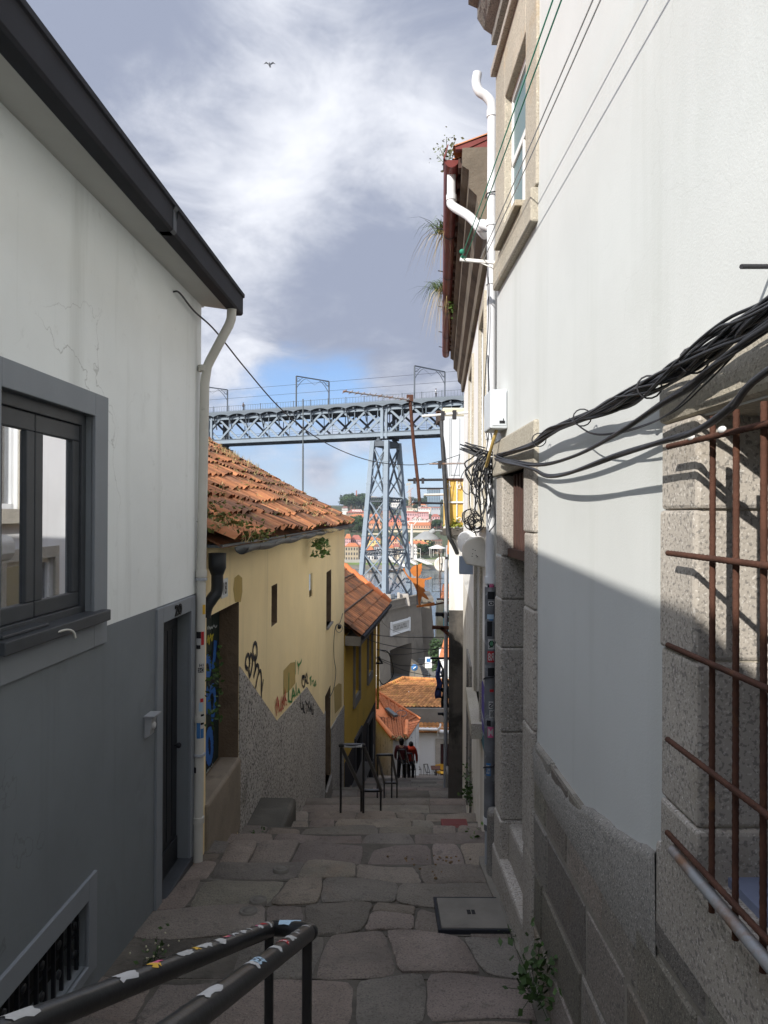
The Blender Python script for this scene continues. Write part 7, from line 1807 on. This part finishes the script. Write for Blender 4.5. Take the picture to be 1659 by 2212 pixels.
FH = [
 # quay row
 (20, 232, 1060, 1292, 1018, 556, W_STONE, R_OR, 5, 3, 'ochre stone quayside house with rows of windows left of the pier'),
 (238, 330, 1075, 1285, 1040, 566, W_WHITE, R_OR, 2, 4, 'narrow white quayside house right beside the ochre stone one'),
 (340, 478, 1130, 1275, 1075, 558, W_WHITE, R_OR, 3, 2, 'low white quayside house with orange roof seen through the pier'),
 (482, 596, 1062, 1275, 1040, 562, W_GREY, R_BR, 3, 4, 'grey quayside house behind the central pier leg'),
 (690, 790, 1085, 1235, 1045, 556, W_WHITE, R_OR, 3, 3, 'white quayside house just right of the central pier leg'),
 (796, 884, 1065, 1235, 1030, 560, W_CREAM, R_RED, 3, 3, 'cream quayside house behind the right pier leg'),
 (895, 985, 1090, 1235, 1050, 560, W_WHITE, R_BR, 2, 3, 'white quayside house with brown roof by the right pier leg'),
 (992, 1068, 1055, 1210, 985, 558, W_GREY, R_BR, 3, 3, 'grey gabled quayside house left of the white pylon', 14, 'gable'),
 (1086, 1168, 1062, 1205, 1005, 560, W_WHITE, R_OR, 3, 3, 'white gabled quayside house right of the white pylon', 14, 'gable'),
 (1120, 1412, 935, 1090, 905, 622, W_YEL, R_OR, 4, 2, 'large bright yellow building behind the dark riverside trees'),
 (1414, 1570, 965, 1160, 935, 600, W_BROWN, R_BR, 6, 3, 'brown many windowed building at the right end of the quay'),
 # second row
 (22, 108, 930, 1010, 872, 640, W_PINK, R_OR, 3, 2, 'small pink house with orange roof above the ochre stone house'),
 (112, 275, 945, 1005, 890, 650, W_PINK, R_RED, 5, 1, 'long pink house with red roof in the second row'),
 (330, 582, 950, 1015, 918, 640, W_YEL, R_OR, 6, 2, 'wide yellow house with orange roof seen through the pier'),
 (690, 890, 955, 1040, 905, 640, W_PEACH, R_OR, 5, 2, 'peach house with big orange roof right of the central pier leg'),
 (1000, 1350, 1018, 1075, 982, 600, W_CREAM, R_OR, 8, 1, 'long low building with orange roof in front of the yellow one'),
 # wine lodges
 (375, 600, 692, 735, 655, 800, W_PEACH, R_OR, 7, 1, 'peach lodge with arched windows crossed by the left pier bracing', 30),
 (700, 1050, 606, 678, 575, 830, W_SALM, R_RED, 9, 2, 'long salmon red lodge with small paired windows', 30),
 (752, 1385, 722, 770, 682, 800, W_PEACH, R_OR, 16, 1, 'very long orange roofed lodge above the cream retaining wall', 30, 'gabled'),
 (1340, 1560, 690, 800, 640, 812, W_SALM, R_BR, 4, 2, 'red brown lodge at the right end of the long orange roof', 30),
 (1104, 1172, 612, 655, 582, 826, W_WHITE, R_BR, 2, 1, 'white gabled lodge with dark roof, left one of the gabled pair', 30, 'gable'),
 (1176, 1250, 612, 655, 582, 826, W_WHITE, R_BR, 2, 1, 'white gabled lodge with dark roof, right one of the gabled pair', 30, 'gable'),
 (1254, 1320, 640, 660, 618, 824, W_WHITE, R_BR, 0, 0, 'low white gable in the saw tooth row next to the gabled pair', 30, 'gable'),
 (1324, 1392, 640, 660, 618, 824, W_WHITE, R_BR, 0, 0, 'low white gable in the middle of the saw tooth row', 30, 'gable'),
 (1396, 1464, 640, 660, 618, 824, W_WHITE, R_BR, 0, 0, 'low white gable at the right end of the saw tooth row', 30, 'gable'),
 (940, 1182, 522, 580, 500, 900, W_PINK, R_RED, 9, 1, 'long pale pink lodge with a row of small square windows', 30),
 (1184, 1356, 526, 585, 512, 890, W_PINK, R_RED, 6, 2, 'square pink block with scattered dark windows', 25, 'flat'),
 (1410, 1535, 585, 620, 548, 880, W_PINK, R_RED, 3, 1, 'small pink house with red roof at the far right', 20),
 (40, 345, 520, 545, 470, 920, W_BROWN, R_RED, 8, 1, 'broad lodge with dull red roof carrying white letters', 40),
 (60, 420, 585, 640, 545, 860, W_PEACH, R_OR, 9, 1, 'orange roofed lodge just under the lettered roof', 35),
 (380, 575, 580, 630, 545, 870, W_PEACH, R_OR, 7, 1, 'peach lodge with small white windows left of the central pier leg', 30),
 (560, 760, 520, 600, 480, 930, W_BROWN, R_BR, 6, 1, 'dark roofed lodge behind the central pier leg', 30),
 # upper hillside
 (-30, 62, 445, 500, 425, 1050, W_WHITE, R_BR, 5, 2, 'white house with dark roof at the left end of the hillside', 20),
 (1190, 1320, 400, 432, 380, 1250, W_WHITE, R_OR, 6, 1, 'white hillside house under the tall crane', 20),
 (1330, 1500, 405, 440, 385, 1200, W_PEACH, R_OR, 7, 1, 'peach hillside house below the tall glass block', 20),
 (1200, 1380, 450, 480, 432, 1100, W_WHITE, R_RED, 7, 1, 'long white hillside house above the pink block', 20),
 (1400, 1540, 440, 480, 420, 1080, W_GREY, R_RED, 5, 1, 'grey hillside house at the far right above the small pink house', 20),
 (930, 1100, 440, 480, 420, 1120, W_CREAM, R_BR, 6, 1, 'cream hillside house behind the right pier leg', 20),
 (1060, 1180, 400, 425, 382, 1280, W_CREAM, R_OR, 4, 1, 'small cream hillside house at the foot of the tall crane', 20),
 # skyline
 (400, 470, 262, 395, 262, 1480, W_CREAM, W_CREAM, 3, 8, 'tall beige apartment block on the skyline, left of a pair', 20, 'flat'),
 (474, 528, 268, 395, 268, 1480, W_BROWN, W_CREAM, 2, 8, 'tall brown apartment block on the skyline, right of a pair', 20, 'flat'),
 (172, 302, 272, 345, 272, 1500, W_CREAM, W_STONE, 6, 4, 'square beige block under the brick chimney on the skyline', 20, 'flat'),
 (0, 88, 285, 330, 285, 1520, W_WHITE, W_WHITE, 5, 2, 'white block on the skyline at the far left', 20, 'flat'),
 (300, 345, 290, 345, 290, 1520, W_GREY, W_GREY, 2, 3, 'grey block on the skyline between the beige blocks', 20, 'flat'),
 (722, 892, 318, 372, 318, 1500, W_WHITE, W_GREY, 7, 2, 'long white building on the skyline right of the central pier leg', 20, 'flat'),
 (740, 812, 290, 318, 290, 1505, W_GREY, W_GREY, 3, 1, 'small grey penthouse on the long white skyline building', 14, 'flat'),
 (540, 900, 385, 410, 385, 1380, W_WHITE, W_GREY, 9, 1, 'low pale building below the skyline blocks', 20, 'flat'),
 (1352, 1540, 150, 345, 128, 1000, fm('far glass wall', (.20, .27, .33)), W_BROWN, 7, 9, 'tall glass block with dark roof slab at the right of the skyline', 30, 'flat'),
]
for row in FH:
    kw = {}
    if len(row) > 12: kw['depth'] = row[11]; kw['kind'] = row[12]
    elif len(row) > 11: kw['depth'] = row[11]
    far_house(*row[:11], **kw)
# chimney, lettering, retaining walls
m = MB(); p = P(fx(204), fy(280), 1490); q = P(fx(204), fy(165), 1490); m.tube([p - V((0, 0, 8)), q], [2.0, 1.1], 10); tag(m.build('brick_chimney', R_RED), 'tall brick chimney standing on the skyline', 'chimney')
def roof_text(txt, c0, c1, cy0, cy1, dist, lab, sp=None):
    a, b, c = P(fx(c0), fy(cy1), dist), P(fx(c1), fy(cy1), dist), P(fx(c0), fy(cy0), dist)
    m = MB(); lettering(m, txt, lambda p, q, z: a + (b - a) * p + (c - a) * q + V((0, z, 0)), 0, .2); tag(m.build('roof_letters', WHITEP), lab, 'sign')
roof_text("WARRE'S", 130, 290, 470, 505, 918, "white roof letters WARRE'S on the dull red lodge roof")
roof_text("C O C K B U R N 'S", 1050, 1330, 474, 494, 1085, 'row of spaced white letters on the hillside above the pink lodge')
for (c0, c1, y0, y1, dist, mt, lab) in ((700, 1420, 800, 868, 760, W_CREAM, 'long cream retaining wall below the orange lodge'), (330, 600, 850, 905, 735, W_CREAM, 'cream terrace wall crossed by the pier bracing'), (755, 1345, 770, 800, 797, W_STONE, 'arcaded terrace under the long orange lodge'), (430, 600, 790, 830, 780, W_BROWN, 'dark arcade below the peach lodge')):
    p0, p1 = P(fx(c0), fy(y1), dist), P(fx(c1), fy(y1), dist); z1 = P(fx(c0), fy(y0), dist).z
    t = thing('terrace_wall', lab, 'wall', p0); m = MB(); m.box(p0.x, p1.x, dist, dist + 4, p0.z - 8, z1); m.build('masonry', mt, t)
    n_ = int((p1.x - p0.x) / 9); ho = (z1 - p0.z) * .6
    if 'arcade' in lab or 'arcaded' in lab:
        mm_ = MB(); mm_.box(-1.8, 1.8, -.15, .1, 0, ho); me = mm_.mesh('opening', FWIN)
        for i in range(n_): o = bpy.data.objects.new('opening', me); COL.objects.link(o); o.parent = t; o.location = (4 + i * 9, 0, .2)
# white pylon of the cable car, cranes
PY = thing('cable_car_pylon', 'tall slim white cable car pylon on the far quay', 'pylon', P(fx(1085), fy(1200), 560))
p, q = P(fx(1083), fy(1200), 560), P(fx(1086), fy(700), 560)
m = MB(); m.tube([p - V((0, 0, 2)), q], [1.6, .75], 10); m.build('shaft', W_WHITE, PY)
m = MB()
for d_ in (-1, 1): m.beam(q + V((d_ * 1.2, 0, -1)), q + V((d_ * 3.6, 0, 1.8)), .5); m.beam(q + V((d_ * 1.2, 0, 2)), q + V((d_ * 4, 0, 1.8)), .8)
m.beam(q + V((-4.2, 0, 1.9)), q + V((4.2, 0, 1.9)), .7); m.build('crosshead', W_WHITE, PY)
def crane(cx, ct, cb, dist, jl, jr, mt, lab, luff=False):
    p, q = P(fx(cx), fy(cb), dist), P(fx(cx), fy(ct), dist); t = thing('tower_crane', lab, 'crane', p)
    s_ = dist / 1534 * .1354
    m = MB(); 
    for e in (-1.1, 1.1): m.beam(p + V((e, 0, 0)), q + V((e, 0, 0)), .5)
    k = int((q.z - p.z) / 4)
    for i in range(k): m.beam(p.lerp(q, i / k) + V((-1.1, 0, 0)), p.lerp(q, (i + 1) / k) + V((1.1, 0, 0)), .35)
    m.build('mast', mt, t)
    m = MB(); top = q + V((0, 0, 0))
    if luff: m.beam(top - V((6, 0, 4)), top + V((jr * s_, 0, 40 * s_)), .8)
    else: m.beam(top + V((jl * s_, 0, 0)), top + V((jr * s_, 0, 0)), 1.0); m.beam(top, top + V((0, 0, 7)), .7); m.beam(top + V((0, 0, 7)), top + V((jr * s_ * .8, 0, .5)), .25); m.beam(top + V((0, 0, 7)), top + V((jl * s_ * .9, 0, .5)), .25); m.box(top.x + jl * s_, top.x + jl * s_ * .7, dist - 1, dist + 1, top.z - 3, top.z)
    m.build('jib', mt, t)
crane(1045, 62, 410, 1250, -42, 40, fm('far yellow steel', (.50, .40, .25)), 'tall yellow tower crane on the far skyline')
crane(800, 152, 320, 1450, -65, 60, W_GREY, 'grey tower crane above the long white skyline building')
crane(1062, 165, 400, 1300, 0, 45, fm('far red steel', (.45, .20, .12)), 'reddish luffing crane behind the tall yellow crane', True)
# trees on the far bank
def make_tree(seed, name='hillside_tree'):
    rnd = random.Random(seed); t = thing(name, 'tree', 'tree')
    m = MB(); m.tube([(0, 0, -2), (0, 0, 2.5), (.2, .1, 5)], [.5, .4, .2], 6)
    for k in range(4): a = k * 1.6 + seed; m.tube([(0, 0, 2.4), (1.3 * math.cos(a), 1.3 * math.sin(a), 4.6)], [.25, .1], 5)
    m.build('trunk', BARK, t)
    m = MB(); cl = [(rnd.uniform(-2.6, 2.6), rnd.uniform(-2.6, 2.6), rnd.uniform(3.2, 7.2), rnd.uniform(1.2, 2.2)) for _ in range(12)]
    st = random.getstate(); random.seed(seed)
    for x, y, z, r_ in cl:
        tone = random.uniform(.6, 1.35)
        leaf_mesh(m, [V((x, y, z)) + V((random.gauss(0, 1), random.gauss(0, 1), random.gauss(0, .8))).normalized() * r_ * random.uniform(.5, 1) for _ in range(70)], 1.0, .7, 0, (tone * .7, tone * 1.25))
    random.setstate(st)
    m.build('crown', FARLEAF, t)
    return t
protos = [make_tree(3), make_tree(8), make_tree(21)]
TR = []
rnd = random.Random(2)
for _ in range(64): TR.append((rnd.uniform(-10, 360), rnd.uniform(335, 465), rnd.uniform(1.8, 3.0), 'big tree in the dark wood on the left skyline hill', 'trees of the wood on the left of the far hill'))
for _ in range(26): TR.append((rnd.uniform(350, 720), rnd.uniform(395, 470), rnd.uniform(1.5, 2.4), 'tree in the wood seen through the bridge pier', 'trees seen through the pier'))
for _ in range(30): TR.append((rnd.uniform(880, 1560), rnd.uniform(345, 425), rnd.uniform(1.4, 2.2), 'tree on the right part of the far hill', 'trees on the right of the far hill'))
for _ in range(14): TR.append((rnd.uniform(930, 1560), rnd.uniform(430, 500), rnd.uniform(.9, 1.5), 'tree between the upper houses of the far hill', 'trees between the upper houses'))
for _ in range(16): TR.append((rnd.uniform(10, 330), rnd.uniform(700, 850), rnd.uniform(1.0, 1.7), 'tree on the terrace above the far quay left of the pier', 'trees on the left terrace'))
for _ in range(8): TR.append((rnd.uniform(1165, 1420), rnd.uniform(1165, 1205), rnd.uniform(.95, 1.25), 'dark riverside tree right of the white pylon', 'dark riverside trees'))
for _ in range(4): TR.append((rnd.uniform(1450, 1560), rnd.uniform(760, 850), rnd.uniform(1, 1.5), 'tree at the right end of the cream retaining wall', 'trees by the retaining wall'))
used = set()
for cx, cy, s_, lab, grp in TR:
    # distance at which the picture ray meets the far slope
    d = ray(fx(cx), fy(cy)); y = 540
    while y < 1900 and far_h(y) < d.z / d.y * y: y += 4
    p = d * (y / d.y); p.z = far_h(y) if y < 1900 else p.z
    k = rnd.randrange(3)
    if k not in used: o = protos[k]; used.add(k); o.location = p; o['label'] = lab; o['group'] = grp; o.scale = (s_, s_, s_)
    else: o = dup(protos[k], p, lab, grp, rnd.uniform(0, 6), (s_ * rnd.uniform(.9, 1.3), s_, s_ * rnd.uniform(.85, 1.1)))
for k in range(3):
    if k not in used: protos[k].location = (40, 700, far_h(700)); protos[k]['label'] = 'tree behind the houses on the right'; 
# quay: jetties, boats, lamps, stalls
def ramp(c0, y0, c1, y1, w_, lab):
    a, b = P(fx(c0), fy(y0), 548), P(fx(c1), fy(y1), 520); t = thing('boat_ramp', lab, 'jetty', b, 'white landing ramps')
    m = MB(); m.beam(a, b, w_, .4); m.build('walkway', W_WHITE, t)
    m = MB()
    for e in (-1, 1):
        s_ = V((e * w_ / 2, 0, 0)); m.beam(a + s_ + V((0, 0, 1)), b + s_ + V((0, 0, 1)), .12)
        for i in range(9): c = a.lerp(b, i / 8) + s_; m.beam(c, c + V((0, 0, 1)), .1)
    m.build('handrail', W_WHITE, t)
ramp(1165, 1258, 1380, 1345, 5, 'white landing ramp right of the orange figure'); ramp(810, 1290, 1010, 1385, 5, 'white landing ramp below the right pier leg'); ramp(1040, 1280, 1150, 1345, 3, 'narrow white ramp between the two wide landing ramps')
BOAT = thing('river_boat', 'dark wooden river boat moored under the pier, leftmost of three', 'boat', (0, 0, 0), 'dark boats moored at the far quay')
m = MB(); n_ = 10; vs = []
for i in range(n_ + 1):
    t = i / n_ * 2 - 1; w_ = 1.9 * (1 - abs(t) ** 2.5) + .05; z = .6 + 1.3 * abs(t) ** 3
    for k, (a, b) in enumerate(((-1, 1), (-.7, .1), (0, -.4), (.7, .1), (1, 1))): vs.append((t * 8, a * w_, z * b if b > 0 else -.4 + .4 * abs(t)))
m.add(vs, [(i * 5 + k, i * 5 + k + 1, (i + 1) * 5 + k + 1, (i + 1) * 5 + k) for i in range(n_) for k in range(4)], 0, True); m.build('hull', W_BROWN, BOAT)
m = MB(); m.box(-2.5, 2.5, -1.2, 1.2, 1.5, 1.7); 
for x_ in (-2.4, 2.3):
    for y_ in (-1.1, 1.0): m.box(x_, x_ + .1, y_, y_ + .1, .2, 1.5)
m.build('canopy', W_GREY, BOAT)
m = MB(); m.tube([(3, 0, 0), (3, 0, 6)], .12, 6); m.build('mast', BARK, BOAT)
for i, (cx, cy, lab) in enumerate(((560, 1475, None), (730, 1490, 'dark wooden river boat moored between the pier legs'), (850, 1440, 'dark wooden river boat moored closest to the white ramp'))):
    p = P(fx(cx), fy(cy), 500 if i < 2 else 515); p.z = -39.9
    if i == 0: BOAT.location = p; BOAT.rotation_euler.z = .2
    else: dup(BOAT, p, lab, None, .1 * i)
LP = thing('quay_lamp', 'slim white quay lamp right of the pylon, left of its twin', 'street lamp', (0, 0, 0), 'quay lamps')
m = MB(); m.tube([(0, 0, 0), (0, 0, 7.5)], .16, 6); m.build('pole', W_WHITE, LP); m = MB(); m.beam((0, 0, 7.4), (-1.6, 0, 7.7), .3); m.build('lamp_head', W_WHITE, LP)
LP.location = P(fx(1225), fy(1250), 545)
dup(LP, P(fx(1393), fy(1240), 545), 'slim white quay lamp in front of the dark riverside trees, right of its twin')
AW = thing('white_awning', 'white market awning under the dark riverside trees', 'awning', P(fx(1490), fy(1190), 556))
p = P(fx(1490), fy(1190), 556); m = MB(); m.lathe(p + V((0, 0, 5)), [(7, 0), (6.5, .5), (2, 2.2), (.2, 2.8)], 8); m.build('canopy', W_WHITE, AW); m = MB()
for k in range(5): m.tube([p + V((-6 + k * 3, -1, -1)), p + V((-6 + k * 3, -1, 5))], .2, 5)
m.build('post', W_WHITE, AW)
VN = thing('parked_van', 'white parked van on the far quay seen through the pier', 'van', P(fx(335), fy(1290), 552))
p = P(fx(335), fy(1285), 552); m = MB(); m.hexa([p + V(q) for q in ((-2.6, 0, .4), (2.6, 0, .4), (2.6, 2, .4), (-2.6, 2, .4), (-2.6, .1, 2.6), (1.7, .1, 2.6), (1.7, 1.9, 2.6), (-2.6, 1.9, 2.6))]); m.build('body', W_WHITE, VN, .2)
m = MB(); m.box(p.x - 1, p.x + 1.6, p.y - .05, p.y + .05, p.z + 1.5, p.z + 2.2); m.build('window', FWIN, VN)
for e in (-1.6, 1.6): m = MB(); m.lathe(p + V((e, -.1, .4)), [(0, .1), (.4, .1), (.4, -.2)], 12, (0, -1, 0)); m.build('wheel', FWIN, VN)
# seagull
GL = thing('seagull', 'small gull flying high in the cloudy sky', 'bird', P(583, 140, 70))
p = P(583, 140, 70); m = MB(); m.ball(p, .11, 6, 0, 1, (1, 2.4, 1)); m.ball(p + V((0, -.28, .04)), .07, 5); m.add([p + V((-.06, .2, 0)), p + V((.06, .2, 0)), p + V((.09, .42, 0)), p + V((-.09, .42, 0))], [(0, 1, 2, 3)]); m.build('body', W_GREY, GL)
for e in (-1, 1):
    m = MB(); m.add([p + V((e * .05, -.14, .03)), p + V((e * .05, .14, .03)), p + V((e * .34, .12, .20)), p + V((e * .34, -.12, .22)), p + V((e * .62, .06, .08))], [(0, 1, 2, 3), (3, 2, 4)]); m.build('wing', W_GREY, GL)

# ---------------------------------------------------------------- air
hz = bpy.data.materials.new('haze'); hz.use_nodes = True
g = NT(hz.node_tree); g.n.clear()
o_ = g.node('ShaderNodeOutputMaterial'); pv = g.node('ShaderNodeVolumePrincipled')
pv.inputs['Color'].default_value = (.80, .88, 1.0, 1); pv.inputs['Density'].default_value = .00009; pv.inputs['Anisotropy'].default_value = .2
g.l.new(pv.outputs[0], o_.inputs['Volume'])
m = MB(); m.box(-9100, 9100, -60, 12100, -46.5, 130)
setting(m.build('haze', hz), 'stuff', 'thin summer haze over the river valley')
